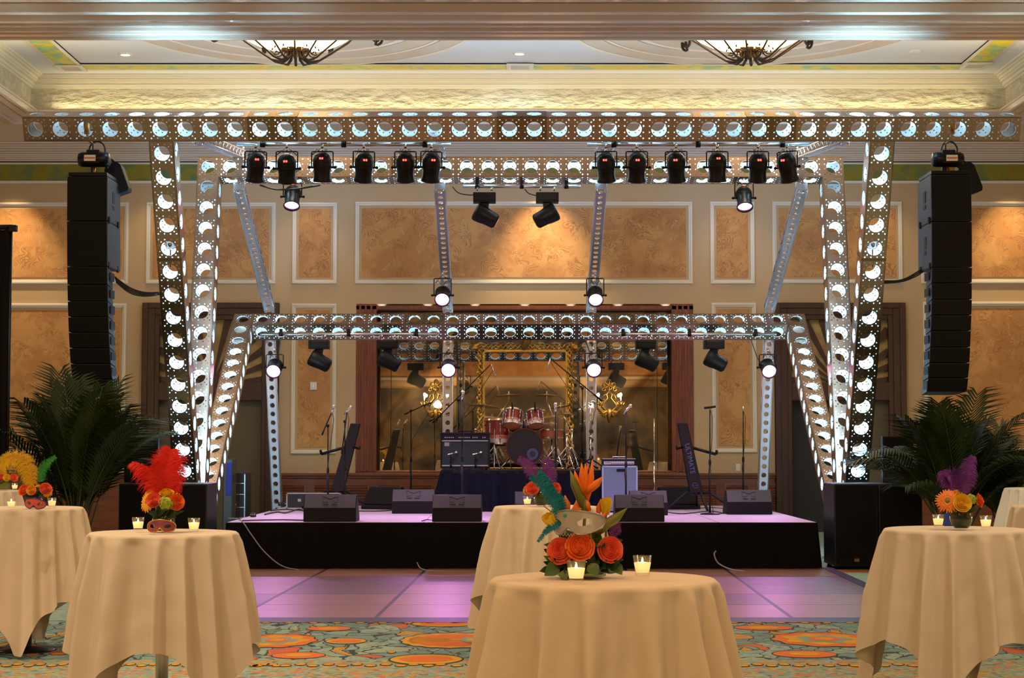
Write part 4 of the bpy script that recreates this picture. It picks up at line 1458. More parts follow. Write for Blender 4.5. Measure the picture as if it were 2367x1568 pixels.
# ================================================================== STAGE LIGHTS
def par_can(loc, tilt, yaw, label, lit, drop, group, hang=True, spotp=0, target=None, sc=1.0):
    """loc = pivot of the can; the yoke rises 'drop' above it"""
    t = thing('par_can_light', label, 'stage light', loc, 0, group)
    D = Matrix.Rotation(yaw, 4, 'Z') @ Matrix.Rotation(tilt, 4, 'X')   # can axis = local -Z
    b = MB()
    prof = [(0.001, 0.185), (0.045, 0.18), (0.085, 0.155), (0.108, 0.11), (0.115, 0.05), (0.112, 0.0), (0.104, -0.05), (0.106, -0.12), (0.118, -0.16), (0.118, -0.175), (0.106, -0.175), (0.104, -0.14)]
    b.lathe([(r * sc, z * sc) for r, z in prof], 24, 0, D)
    for k in range(4):
        b.lathe([(0.1155 * sc, (0.02 + k * 0.022) * sc), (0.119 * sc, (0.026 + k * 0.022) * sc), (0.1155 * sc, (0.032 + k * 0.022) * sc)], 24, 0, D)
    body = b.build('housing', 'black_metal', t)
    l = MB(); l.lathe([(0.0005, -0.135 * sc), (0.06 * sc, -0.137 * sc), (0.104 * sc, -0.14 * sc)], 24, 0, D)
    ln = l.build('lens', 'lens_pink' if lit else 'lens_dark', t)
    if lit:
        l = MB(); l.lathe([(0.0005, -0.142 * sc), (0.04 * sc, -0.143 * sc), (0.062 * sc, -0.143 * sc)], 24, 0, D)
        l.build('bright_core', 'lens_core', ln)
    d = MB()
    yb = -0.10 if not lit else -0.04
    zz = 0.12 if not lit else 0.175
    for sx in (-1, 1):
        d.cbox((sx * 0.014, yb, zz), 0.018, 0.03 if not lit else 0.05, 0.020 if not lit else 0.012, 0, D @ Matrix.Rotation(0, 4, 'X'))
    d.build('display', 'led_red', t)
    y = MB()
    pts = [(-0.132 * sc, 0, 0), (-0.132 * sc, 0, drop * 0.97), (-0.115 * sc, 0, drop), (0.115 * sc, 0, drop), (0.132 * sc, 0, drop * 0.97), (0.132 * sc, 0, 0)]
    y.tube(pts, 0.0085, 6, 0, Matrix.Rotation(yaw, 4, 'Z'))
    for sx in (-1, 1):
        y.cyl((sx * 0.105 * sc, 0, 0), (sx * 0.155 * sc, 0, 0), 0.014, n=8, M=Matrix.Rotation(yaw, 4, 'Z'))
        y.ball((sx * 0.16 * sc, 0, 0), 0.02, 0, 8, 6, Matrix.Rotation(yaw, 4, 'Z'))
    y.build('yoke', 'black_metal', t)
    c = MB()
    c.cyl((0, 0, drop), (0, 0, drop + 0.05), 0.012, n=8)
    c.lathe([(0.034, -0.015), (0.034, 0.015), (0.027, 0.015), (0.027, -0.015), (0.034, -0.015)], 12, 0, Matrix.Translation((0, 0, drop + 0.07)) @ Matrix.Rotation(pi / 2, 4, 'Y'))
    c.build('clamp', 'chrome', t)
    w = MB()
    for sx in (-1, 1):
        w.tube([(0.02 * sx, -0.02, 0.16), (0.06 * sx, -0.05, 0.22), (0.10 * sx * random.uniform(0.3, 1.5), -0.03, drop * 0.7), (0.03 * sx, 0.0, drop + 0.03)], 0.005, 5)
    w.build('cable', 'cable_black', t)
    if spotp:
        ax = (D.to_3x3() @ Vector((0, 0, -1)))
        p = Vector(loc) + ax * 0.2
        spot('par_beam', p, target if target is not None else p + ax, 46, spotp, PINK, 0.7, 0.06)
    return t
LB = 'black cans under the front crossbeam'
ordn = ['first', 'second', 'third', 'fourth', 'fifth', 'sixth']
for side, xs_ in (('left', (591, 663, 745, 841, 937, 997)), ('right', (1401, 1472, 1563, 1658, 1752, 1820))):
    for i, px in enumerate(xs_):
        py = 387 if px != 663 else 390
        z = zrow(py, YP1)
        x = xcol(px, py, YP1)
        yaw = {591: 0.25, 841: 0.2, 997: 0.22, 1820: -0.55, 1563: -0.15, 1401: -0.15}.get(px, 0.0)
        til = {591: 0.35, 745: 0.25, 1658: 0.25}.get(px, 0.42)
        par_can((x, YP1, z), til, yaw, '%s black can light from the left under the %s half of the front crossbeam' % (ordn[i], side), False, zp1 - z - 0.09, LB,
                spotp=110, target=(x * 0.75 + 0.05 + (i % 3 - 1) * 0.5, 23.4 + (i % 2) * 1.7, SZ))
LP_ = 'lit pink can lights'
for px, py, Y, lab, tgt, yk in ((676, 455, 25.0, 'lit pink can hanging under the left end of the middle crossbeam', (-1.6, 22.2, 0.3), 0.24),
                            (1720, 458, 25.0, 'lit pink can hanging under the right end of the middle crossbeam', (1.9, 22.2, 0.3), 0.24),
                            (1023, 683, 26.9, 'lit pink can on the inner left strut above the rear crossbeam', (-0.8, 20.0, 0.0), 0.26),
                            (1376, 683, 26.9, 'lit pink can on the inner right strut above the rear crossbeam', (0.9, 20.4, 0.0), 0.26),
                            (635, 850, 27.2, 'lit pink can at the outer left post under the rear crossbeam', (-2.4, 21.0, 0.0), 0.2),
                            (1037, 850, 27.2, 'lit pink can at the inner left post under the rear crossbeam', (-1.2, 18.5, 0.0), 0.22),
                            (1372, 850, 27.2, 'lit pink can at the inner right post under the rear crossbeam', (0.9, 18.3, 0.0), 0.22),
                            (1775, 850, 27.2, 'lit pink can at the outer right post under the rear crossbeam', (2.6, 21.0, 0.0), 0.2)):
    p = P(px, py, Y)
    d = Vector(tgt) - p
    tilt = -math.atan2(-(d.y), -d.z)
    par_can(p, tilt, 0.0, lab, True, yk, LP_, spotp=85, target=tgt)
# extra handles / brackets on posts hold the lower cans
def moving_head(px, py_pipe, Y, label, flip):
    z = zrow(py_pipe, Y) - 0.03
    x = xcol(px, py_pipe, Y)
    t = thing('moving_head_light', label, 'stage light', (x, Y, z), 0, 'black moving head lights')
    m = MB()
    m.box(-0.16, 0.16, -0.11, 0.11, -0.17, -0.03)
    m.box(-0.13, 0.13, -0.125, -0.11, -0.15, -0.05)
    m.build('base', 'black_satin', t, bevel=0.015)
    m = MB()
    for sx in (-0.1, 0.1):
        m.box(sx - 0.012, sx + 0.012, -0.02, 0.02, -0.03, 0.02)
        m.lathe([(0.036, -0.012), (0.036, 0.012), (0.026, 0.012), (0.026, -0.012), (0.036, -0.012)], 12, 0, Matrix.Translation((sx, 0, 0.03)) @ Matrix.Rotation(pi / 2, 4, 'Y'))
    m.build('clamp', 'chrome', t)
    m = MB()
    f = flip
    m.prism([(-0.065, -0.17), (0.065, -0.17), (0.05, -0.27), (0.05, -0.36), (-0.05, -0.36), (-0.05, -0.27)], -0.05, 0.05)
    m.build('yoke', 'black_satin', t, bevel=0.01)
    m = MB()
    D = Matrix.Translation((0, -0.06, -0.36)) @ Matrix.Rotation(radians(62) * f, 4, 'Y')
    m.lathe([(0.001, -0.2), (0.085, -0.195), (0.11, -0.17), (0.115, -0.05), (0.13, 0.03), (0.135, 0.11), (0.125, 0.14), (0.1, 0.15), (0.001, 0.15)], 20, 0, D)
    m.build('head', 'black_satin', t)
    m = MB()
    m.lathe([(0.001, -0.204), (0.07, -0.202)], 20, 0, D)
    m.build('lens', 'lens_dark', t)
    return t
moving_head(1120, 437, YP2, 'left moving head hanging from the short pipe of the middle crossbeam', -1)
moving_head(1265, 437, YP2, 'right moving head hanging from the short pipe of the middle crossbeam', 1)
moving_head(738, 778, YP3, 'moving head at the far left under the rear crossbeam', -1)
moving_head(898, 778, YP3, 'moving head left of the gilt mirror under the rear crossbeam', -1)
moving_head(1492, 778, YP3, 'moving head right of the gilt mirror under the rear crossbeam', -1)
moving_head(1650, 778, YP3, 'moving head at the far right under the rear crossbeam', -1)

# loose cables along the trusses
def cable(pts, r, lab, name='cable', m_='cable_black', sub=8):
    # catmull-rom through pts
    pts = [Vector(p) for p in pts]
    q = [pts[0]] + pts + [pts[-1]]
    out = []
    for i in range(1, len(q) - 2):
        for k in range(sub):
            u = k / sub
            a, b, c, d = q[i - 1], q[i], q[i + 1], q[i + 2]
            out.append(0.5 * ((2 * b) + (c - a) * u + (2 * a - 5 * b + 4 * c - d) * u * u + (3 * b - a - 3 * c + d) * u ** 3))
    out.append(pts[-1])
    mb = MB()
    p0 = out[0].copy()
    mb.tube([p - p0 for p in out], r, 6)
    o = mb.build(name, m_, None, loc=p0)
    tag(o, lab, 'cable')
    return o
cable([P(600, 428, YP2), P(640, 438, YP2), P(690, 436, YP2), P(740, 428, YP2)], 0.014, 'drooping black cable under the left end of the middle crossbeam')
cable([P(1046, 432, YP2), P(1060, 446, YP2), P(1085, 451, YP2), P(1105, 449, YP2)], 0.008, 'thin black cable to the left moving head of the middle crossbeam')
cable([P(1213, 437, YP2), P(1222, 447, YP2), P(1240, 452, YP2), P(1252, 449, YP2)], 0.008, 'thin black cable to the right moving head of the middle crossbeam')
cable([P(1352, 785, YP3), P(1362, 812, YP3), P(1364, 835, 27.5), P(1368, 845, 27.2)], 0.009, 'black cable hanging to the pink can at the inner right post')
cable([P(1736, 785, YP3), P(1752, 830, 27.4), P(1766, 840, 27.2)], 0.008, 'black cable hanging to the pink can at the outer right post')
cable([P(648, 785, YP3), P(644, 820, 27.4), P(640, 838, 27.2)], 0.008, 'black cable hanging to the pink can at the outer left post')

# ================================================================== LINE ARRAYS
def line_array(sx):
    side = 'left' if sx < 0 else 'right'
    Yf = 21.35
    if sx < 0:
        xl_, xr_ = xcol(155, 420, Yf), xcol(248, 420, Yf)
        yt, yb = 407, 910
        seams = [407, 511, 616, 658, 696, 732, 768, 804, 840, 876, 910]
        shift = [0, 1, 3, 4, 5, 6, 7, 8.5, 10, 13, 17]
    else:
        xl_, xr_ = xcol(2152, 420, Yf), xcol(2245, 420, Yf)
        seams = [403, 512, 618, 654, 692, 728, 764, 802, 838, 873, 906]
        shift = [0, 0, -1, -2, -2, -3, -4, -5, -6, -8, -10]
    xc = (xl_ + xr_) / 2
    w = xr_ - xl_
    ztop = zrow(seams[0], Yf)
    t = thing('line_array_speaker', 'tall black line array of stacked speakers hanging at the %s end of the front truss' % side, 'speaker', (xc, Yf, ztop), 0, 'hanging line arrays')
    for i in range(10):
        z1, z0 = zrow(seams[i], Yf) - ztop, zrow(seams[i + 1], Yf) - ztop
        big = i < 2
        dd = 0.72 if big else 0.46
        dx0, dx1 = shift[i] * 0.0053, shift[i + 1] * 0.0053
        dy0, dy1 = 0.004 * max(0, i - 2) ** 2 * 0.6, 0.004 * max(0, i - 1) ** 2 * 0.6
        m = MB()
        hw = w / 2 * (1.0 if not big else 1.0)
        g = 0.006
        vs = []
        for z, dx, dy in ((z0 + g, dx1, dy1), (z1 - g, dx0, dy0)):
            tp = 0.0 if big else 0.10
            vs += [(-hw + dx, dy, z), (hw + dx, dy, z), (hw + dx - tp * 0.4, dy + dd, z - (0.0 if big else 0.03)), (-hw + dx + tp * 0.4, dy + dd, z - (0 if big else 0.03))]
        m.add(vs, [(0, 1, 5, 4), (1, 2, 6, 5), (2, 3, 7, 6), (3, 0, 4, 7), (4, 5, 6, 7), (3, 2, 1, 0)])
        cab = m.build('speaker_cabinet', 'speaker_side', t, bevel=0.006)
        m = MB()
        m.add([(-hw + 0.008 + dx1, dy1 - 0.008, z0 + 0.014), (hw - 0.008 + dx1, dy1 - 0.008, z0 + 0.014), (hw - 0.008 + dx0, dy0 - 0.008, z1 - 0.014), (-hw + 0.008 + dx0, dy0 - 0.008, z1 - 0.014),
               (-hw + 0.008 + dx1, dy1 + 0.01, z0 + 0.014), (hw - 0.008 + dx1, dy1 + 0.01, z0 + 0.014), (hw - 0.008 + dx0, dy0 + 0.01, z1 - 0.014), (-hw + 0.008 + dx0, dy0 + 0.01, z1 - 0.014)],
              [(0, 1, 2, 3), (0, 4, 5, 1), (1, 5, 6, 2), (2, 6, 7, 3), (3, 7, 4, 0)])
        m.build('grille', 'grille_black', cab)
        m = MB()
        s_ = -sx
        xs_ = s_ * (hw + 0.001)
        zc = (z0 + z1) / 2
        if big:
            m.box(min(xs_, xs_ + s_ * 0.006), max(xs_, xs_ + s_ * 0.006), 0.28, 0.40, zc - 0.02, zc + 0.12)
            m.box(min(xs_, xs_ + s_ * 0.006), max(xs_, xs_ + s_ * 0.006), 0.28, 0.40, zc - 0.1, zc - 0.05)
            m.box(min(xs_, xs_ + s_ * 0.02), max(xs_, xs_ + s_ * 0.02), 0.06, 0.12, z0 - 0.02, z0 + 0.06)
            m.box(min(xs_, xs_ + s_ * 0.02), max(xs_, xs_ + s_ * 0.02), 0.55, 0.61, z0 - 0.02, z0 + 0.06)
        else:
            m.box(min(xs_, xs_ + s_ * 0.01) + dx0, max(xs_, xs_ + s_ * 0.01) + dx0, 0.12, 0.34, zc - 0.05, zc + 0.05)
        m.build('side_plate', 'speaker_black', cab)
    m = MB()
    m.box(-w / 2 + 0.01, w / 2 - 0.01, 0.02, 0.68, 0.005, 0.05)
    m.box(-0.03, 0.03, 0.3, 0.36, 0.05, 0.16)
    m.build('hanging_frame', 'black_metal', t, bevel=0.005)
    # chain motor
    q = P(2190 if sx > 0 else 218, 369, Yf + 0.3)
    mt = thing('chain_motor', 'black chain hoist above the %s line array' % side, 'hoist', q, 0, 'chain hoists')
    m = MB()
    m.cyl((-0.15, 0, 0), (0.15, 0, 0), 0.095, n=20)
    m.lathe([(0.095, 0), (0.08, 0.04), (0.001, 0.055)], 20, 0, Matrix.Translation((0.15, 0, 0)) @ Matrix.Rotation(pi / 2, 4, 'Y'))
    m.lathe([(0.095, 0), (0.08, 0.04), (0.001, 0.055)], 20, 0, Matrix.Translation((-0.15, 0, 0)) @ Matrix.Rotation(-pi / 2, 4, 'Y'))
    m.box(-0.08, 0.08, -0.09, 0.09, -0.06, 0.11)
    m.build('motor_body', 'black_metal', mt, bevel=0.006)
    m = MB(); m.box(sx * 0.03 - 0.07, sx * 0.03 + 0.07, -0.115, -0.105, -0.035, 0.04); lb = m.build('warning_label', 'sticker_white', mt)
    m = MB(); m.box(sx * 0.03 - 0.065, sx * 0.03 + 0.065, -0.118, -0.115, -0.008, 0.012); m.build('orange_stripe', 'sticker_orange', lb)
    m = MB()
    m.tube([(-0.02, 0, 0.1), (-0.02, 0, 0.3)], 0.006, 5)
    for k in range(9):
        m.ball((-0.02, 0, 0.12 + k * 0.025), 0.010, 0, 6, 4, sc=(1, 0.5, 1.3))
    m.lathe([(0.03, 0.30), (0.034, 0.36), (0.03, 0.42)], 10, 0, Matrix.Translation((-0.02, 0, -0.05)))
    m.build('chain', 'black_metal', mt)
    m = MB()
    m.tube([(0, 0, -0.09), (0, 0, -0.22)], 0.02, 8)
    m.build('hook', 'dark_gold', mt)
    m = MB()
    m.box(-0.05, 0.01, -0.34, -0.30, 0.26, 0.46)
    m.ball((-0.02, -0.36, 0.36), 0.05, 0, 10, 8, sc=(0.7, 0.6, 1.4))
    m.tube([(-0.02, -0.34, 0.28), (-0.02, -0.2, 0.2), (-0.02, -0.02, 0.2)], 0.016, 6)
    m.build('beam_clamp', 'dark_gold', mt, bevel=0.004)
    m = MB()
    m.tube([(0.03 + 0.1 * cos(a), 0.02, 0.12 + 0.11 * sin(a)) for a in [k * 0.35 for k in range(-1, 11)]] + [(0.16 * 1, 0.05, -0.1)], 0.011, 6)
    m.build('power_cable', 'cable_black', mt)
    # little side-fill speaker
    px = 272 if sx < 0 else 2238
    q = P(px, 414, Yf + 0.75)
    f = thing('fill_speaker', 'small black tilted speaker hung behind the top of the %s line array' % side, 'speaker', q, 0, 'small tilted fill speakers')
    T = Matrix.Rotation(radians(-20), 4, 'Y')
    m = MB()
    m.prism([(-0.09, -0.20), (0.09, -0.20), (0.11, -0.16), (0.11, 0.14), (0.07, 0.2), (-0.07, 0.2), (-0.11, 0.14), (-0.11, -0.16)], -0.1, 0.12, 'y', 0, T)
    m.build('cabinet', 'speaker_black', f, bevel=0.008)
    m = MB()
    m.tube([(0, 0, 0.18), (-0.12, 0, 0.28), (-0.2, -0.1, 0.22)], 0.015, 6)
    m.build('bracket', 'black_metal', f)
line_array(-1)
line_array(1)
for k in range(4):
    a, b = (265 + k, 640 + k * 4), (372, 676 + k * 1.5)
    cable([P(a[0], a[1], 21.9), P(300, 668 + k * 4 - 3, 21.9), P(335, 676 + k * 3, 22.0), P(b[0], b[1], 22.2)], 0.010,
          '%s black cable of the bundle running from the left line array to the truss' % ('uppermost', 'second highest', 'third highest', 'lowest')[k], 'speaker_cable')
for k in range(3):
    cable([P(2134, 618 + k * 5, 21.9), P(2115, 632 + k * 4, 21.9), P(2080, 648 + k * 2, 22.0), P(2030, 649 + k * 3, 22.1)], 0.010,
          '%s black cable of the bundle running from the right line array to the truss' % ('uppermost', 'middle', 'lowest')[k], 'speaker_cable')
# ================================================================== SPEAKERS ON THE FLOOR
def subs(sx):
    side = 'left' if sx < 0 else 'right'
    for k in range(2):
        w = 0.545
        x0 = (4.0 if sx > 0 else 3.79) + k * (w + 0.008)
        xa, xb = (x0, x0 + w) if sx > 0 else (-x0 - w, -x0)
        which = 'nearer the stage' if k == 0 else 'farther from the stage'
        t = thing('subwoofer', 'big black floor subwoofer right of the stage, %s' % which if sx > 0 else 'big black floor subwoofer left of the stage, %s' % which,
                  'speaker', ((xa + xb) / 2, 21.9, 0), 0, 'floor subwoofers')
        m = MB(); m.box(-w / 2, w / 2, 0, 0.76, 0.04, 1.065)
        m.build('cabinet', 'speaker_side', t, bevel=0.012)
        m = MB(); m.box(-w / 2 + 0.02, w / 2 - 0.02, -0.012, 0.0, 0.06, 1.04); m.build('grille', 'grille_black', t)
        m = MB()
        for a in (-1, 1):
            for y in (0.1, 0.66):
                m.cyl((a * w * 0.4, y, 0), (a * w * 0.4, y, 0.04), 0.03, n=12)
        m.build('feet', 'black_metal', t)
        m = MB(); m.box(-0.03, 0.03, -0.016, -0.012, 0.10, 0.14); m.build('badge', 'dark_gold', t)
subs(-1)
subs(1)

# black monitor lying on the right subwoofer and column speakers behind
def wedge(loc, w, h, d, label, rz=0.0, faces='back', group='stage monitors', mark=True, name='monitor_wedge', body='speaker_black', top='wedge_gray'):
    t = thing(name, label, 'speaker', loc, rz, group)
    hw = w / 2
    m = MB()
    # cross-section: y toward the band, low vertical back with a sloped panel above it
    prof = [(0.0, 0.0), (0.0, h * 0.50), (d * 0.26, h), (d * 0.42, h), (d, h * 0.16), (d, 0.0)]
    m.prism(prof, -hw, hw, 'x')
    m.build('cabinet', body, t, bevel=0.01)
    m = MB()
    a, b = Vector((0, 0, h * 0.51)), Vector((0, d * 0.26, h * 0.985))
    n = Vector((0, -(b - a).z, (b - a).y)).normalized() * 0.006
    if n.y > 0:
        n = -n
    m.add([Vector((-hw + 0.01, 0, 0)) + a + n, Vector((hw - 0.01, 0, 0)) + a + n, Vector((hw - 0.01, 0, 0)) + b + n, Vector((-hw + 0.01, 0, 0)) + b + n,
           Vector((-hw + 0.01, 0, 0)) + a, Vector((hw - 0.01, 0, 0)) + a, Vector((hw - 0.01, 0, 0)) + b, Vector((-hw + 0.01, 0, 0)) + b], [(0, 1, 2, 3), (0, 4, 5, 1), (1, 5, 6, 2), (2, 6, 7, 3), (3, 7, 4, 0)])
    pn = m.build('sloped_panel', top, t)
    if mark:
        m = MB()
        e = (b - a).normalized()
        c0 = (a + b) / 2 + n * 1.5 + e * 0.02
        def pp(x, y):
            return c0 + Vector((x, 0, 0)) + e * y
        for s in (-1, 1):
            m.tube([pp(s * 0.10, 0.05), pp(s * 0.065, 0.045), pp(0, 0.012)], 0.0035, 5)
            m.tube([pp(s * 0.10, 0.05), pp(s * 0.092, 0.0), pp(s * 0.096, -0.035), pp(s * 0.03, -0.03)], 0.0022, 5)
            m.box(s * 0.055 - 0.035, s * 0.055 + 0.035, c0.y - 0.055, c0.y - 0.046, c0.z - 0.055, c0.z - 0.048)
        m.build('wing_logo', 'wedge_mark', pn)
    m = MB()
    p = (d * 0.42, h), (d, h * 0.16)
    vs = [(-hw + 0.03, d * 0.46, h * 0.95), (hw - 0.03, d * 0.46, h * 0.95), (hw - 0.03, d * 0.97, h * 0.22), (-hw + 0.03, d * 0.97, h * 0.22)]
    m.add([(x, y + 0.008, z + 0.01) for x, y, z in vs], [(0, 1, 2, 3)])
    m.build('grille', 'grille_black', t)
    return t
def on_deck(px, py):
    return G(px, py, SZ)
for px, py, w, lab in ((762, 1207, 0.66, 'black stage monitor at the left end of the front row, under the left microphone'),
                       (1056, 1207, 0.62, 'black stage monitor at the front left of the centre, in front of the guitar amplifier'),
                       (1479, 1207, 0.62, 'black stage monitor at the front right, in front of the bass cabinet'),
                       (955, 1188, 0.60, 'blue-lit stage monitor behind and left of the centre front monitor'),
                       (1733, 1190, 0.63, 'blue-lit stage monitor at the right end of the stage'),
                       (1240, 1196, 0.58, 'stage monitor at the stage centre, half hidden by the flower vase on the far table'),
                       (1500, 1192, 0.52, 'stage monitor just behind the front right monitor')):
    q = on_deck(px, py)
    wedge((q.x, q.y, SZ), w, 0.335, 0.50, lab)
for px, py, rz, lab in ((905, 1176, radians(155), 'dark side-turned monitor at the back of the stage, left of the riser'),
                        (1548, 1176, radians(205), 'dark side-turned monitor at the back of the stage, right of the bass cabinet')):
    q = on_deck(px, py)
    wedge((q.x, q.y, SZ), 0.55, 0.33, 0.45, lab, rz, mark=False, top='speaker_black')
q = P(2060, 1112, 22.3)
t = wedge((q.x, 22.15, 1.065), 0.45, 0.32, 0.5, 'black monitor lying on top of the right subwoofers', radians(-70), mark=False, top='speaker_black', group=None)
for px0, px1, pt, lab in ((287, 366, 1010, 'black speaker box standing on the left subwoofers'), (2040, 2112, 1009, 'black speaker box standing behind the monitor on the right subwoofers')):
    xa, xb = P(px0, pt, 22.5).x, P(px1, pt, 22.5).x
    zt = P(px0, pt, 22.5).z
    t = thing('loudspeaker', lab, 'speaker', ((xa + xb) / 2, 22.5, 1.065))
    hw, h = (xb - xa) / 2, zt - 1.065
    m = MB(); m.prism([(-hw, 0), (hw, 0), (hw * 0.75, 0.36), (-hw * 0.75, 0.36)], 0, h, 'z'); m.build('cabinet', 'speaker_black', t, bevel=0.01)
    m = MB(); m.box(-hw + 0.02, hw - 0.02, -0.01, 0.0, 0.02, h - 0.02); m.build('grille', 'grille_black', t)

# equipment cases on the floor left of the stage
q = P(545, 1150, 27.2)
t = thing('equipment_rack', 'black amplifier rack with red lights left of the stage', 'rack', (q.x, 27.2, 0))
m = MB(); m.box(-0.2, 0.16, 0, 0.5, 0.08, 1.12); m.build('case', 'case_dark', t, bevel=0.01)
m = MB()
for k in range(5):
    m.box(-0.15 + k * 0.035, -0.135 + k * 0.035, -0.008, 0, 0.62, 0.635)
m.build('indicator_lights', 'led_red', t)
m = MB()
for z in (0.2, 0.42, 0.58, 0.78, 0.95):
    m.box(-0.18, 0.14, -0.006, 0, z, z + 0.01)
for x in (-0.19, 0.13):
    m.box(x, x + 0.015, -0.006, 0, 0.1, 1.1)
m.build('rails', 'pipe_metal', t)
m = MB()
for x in (-0.15, 0.1):
    for y in (0.08, 0.42):
        m.cyl((x - 0.02, y, 0.04), (x + 0.02, y, 0.04), 0.04, n=12)
m.build('casters', 'black_metal', t)
q = P(532, 1100, 26.6)
t = thing('upright_case', 'tall blue-fronted case leaning by the left truss legs', 'case', (q.x, 26.6, 0))
m = MB(); m.box(-0.10, 0.03, 0, 0.4, 0, 1.33); m.build('shell', mat('dull_steel', (0.10, 0.10, 0.10), 0.5, 0.5), t, bevel=0.01)
m = MB(); m.box(-0.06, 0.025, -0.012, 0, 0.78, 1.28); m.build('blue_panel', 'case_blue', t, bevel=0.006)
m = MB(); m.box(0.03, 0.05, 0.1, 0.3, 1.0, 1.08); m.build('handle', 'black_metal', t)
q = on_deck(696, 1177)
t = thing('flight_case', 'small dark flight case with steel edges at the back left of the stage', 'case', (q.x, q.y, SZ))
m = MB(); m.box(-0.22, 0.6, 0, 0.4, 0.0, 0.24); m.build('shell', 'case_dark', t, bevel=0.008)
m = MB()
for z in (0.0, 0.225):
    m.box(-0.225, 0.605, -0.006, 0.0, z, z + 0.018)
for x in (-0.225, 0.585):
    m.box(x, x + 0.02, -0.006, 0, 0, 0.24)
for x in (-0.05, 0.4):
    m.box(x, x + 0.05, -0.012, 0, 0.11, 0.15)
m.build('steel_edging', 'pipe_metal', t)

# black pipe-and-drape at the far left
xl0, xl1 = -7.3, P(27, 600, 19.5).x
zt = P(20, 521, 19.5).z
t = thing('pipe_and_drape', 'tall black drape hanging from a pipe at the far left', 'drape', (xl1, 19.5, 0))
mb = MB()
n, rows_ = 70, 4
vs = []
for r in range(rows_ + 1):
    u = r / rows_
    for i in range(n + 1):
        x = (xl0 - xl1) * (1 - i / n) - 0.03
        vs.append((x, 0.03 * sin(i * 1.25) * (0.5 + 0.5 * u), zt - 0.05 - (zt - 0.07) * u))
mb.add(vs, [(r * (n + 1) + i, r * (n + 1) + i + 1, (r + 1) * (n + 1) + i + 1, (r + 1) * (n + 1) + i) for r in range(rows_) for i in range(n)], 0, True)
mb.build('curtain', 'black_cloth', t, recalc=False)
m = MB(); m.tube([(xl0 - xl1, 0, zt - 0.04), (-0.0, 0, zt - 0.02)], 0.03, 10); m.box(-0.03, 0.05, -0.04, 0.04, zt - 0.07, zt + 0.0)
m.build('crossbar', 'black_metal', t)
m = MB(); m.cyl((-0.03, 0.05, 0), (-0.03, 0.05, zt - 0.03), 0.022); m.box(-0.25, 0.2, -0.15, 0.25, 0, 0.01); m.build('upright', 'black_metal', t)

# ================================================================== PALMS
def palm(name_lab, loc, n_fr, hgt, spread, seed, group='potted palms beside the stage'):
    rnd = random.Random(seed)
    t = thing('potted_palm', name_lab, 'plant', loc, 0, group)
    m = MB()
    m.lathe([(0.001, 0.0), (0.17, 0.0), (0.22, 0.30), (0.24, 0.36), (0.21, 0.36), (0.2, 0.30), (0.001, 0.3)], 20)
    m.build('pot', 'case_dark', t)
    st = MB()
    fr = MB()
    for i in range(n_fr):
        az = -pi / 2 + rnd.uniform(0.55, 2 * pi - 0.55)      # no frond points straight at the hall
        lean = rnd.uniform(0.08, 1.0)
        L = hgt * rnd.uniform(0.62, 1.0)
        base = Vector((rnd.uniform(-0.1, 0.1), rnd.uniform(-0.1, 0.1), 0.3))
        dirv = Vector((cos(az), sin(az), 0))
        pts = []
        p = base.copy()
        ang = pi / 2 - lean * 0.45
        N = 22
        for k in range(N):
            pts.append(p.copy())
            step = L / N
            u = k / N
            a = ang - (u ** 1.8) * lean * spread * 1.7
            p = p + (dirv * cos(a) + Vector((0, 0, sin(a)))) * step
        st.tube(pts, [0.014 * (1 - 0.8 * k / N) for k in range(N)], 5)
        side = Vector((-dirv.y, dirv.x, 0))
        s0 = 8
        for k in range(s0 * 2, (N - 1) * 2):
            kk = k / 2
            i0 = int(kk)
            pp = pts[i0].lerp(pts[i0 + 1], kk - i0)
            T = (pts[i0 + 1] - pts[i0]).normalized()
            u = (kk - s0) / (N - s0)
            ll = 0.36 * (0.35 + 1.1 * sin(pi * min(1, u * 0.85 + 0.12))) * rnd.uniform(0.85, 1.1)
            for sd in (-1, 1):
                d1 = (side * sd * 0.8 + T * 0.75 + Vector((0, 0, 0.18))).normalized()
                d2 = (side * sd * 0.55 + T * 0.7 + Vector((0, 0, -0.45))).normalized()
                a_ = pp
                b_ = pp + d1 * ll * 0.55
                c_ = b_ + d2 * ll * 0.55
                wv = T.cross(d1).normalized().cross(d1).normalized() * 0.015
                fr.add([a_ - wv * 0.5, a_ + wv * 0.5, b_ + wv, b_ - wv, c_], [(0, 1, 2, 3), (3, 2, 4)])
    st.build('stems', 'palm_stem', t)
    f = fr.build('fronds', 'palm_leaf', t, recalc=False)
    return t
palm('dense potted palm with arching fronds below the left line array', (P(172, 1200, 20.6).x, 20.6, 0), 34, 2.3, 0.72, 11)
palm('dense potted palm with arching fronds below the right line array', (P(2205, 1200, 20.9).x, 20.9, 0), 34, 2.15, 0.95, 23)
palm('second potted palm behind and right of the one under the right line array', (P(2330, 1200, 21.8).x, 21.8, 0), 18, 1.75, 1.2, 5)

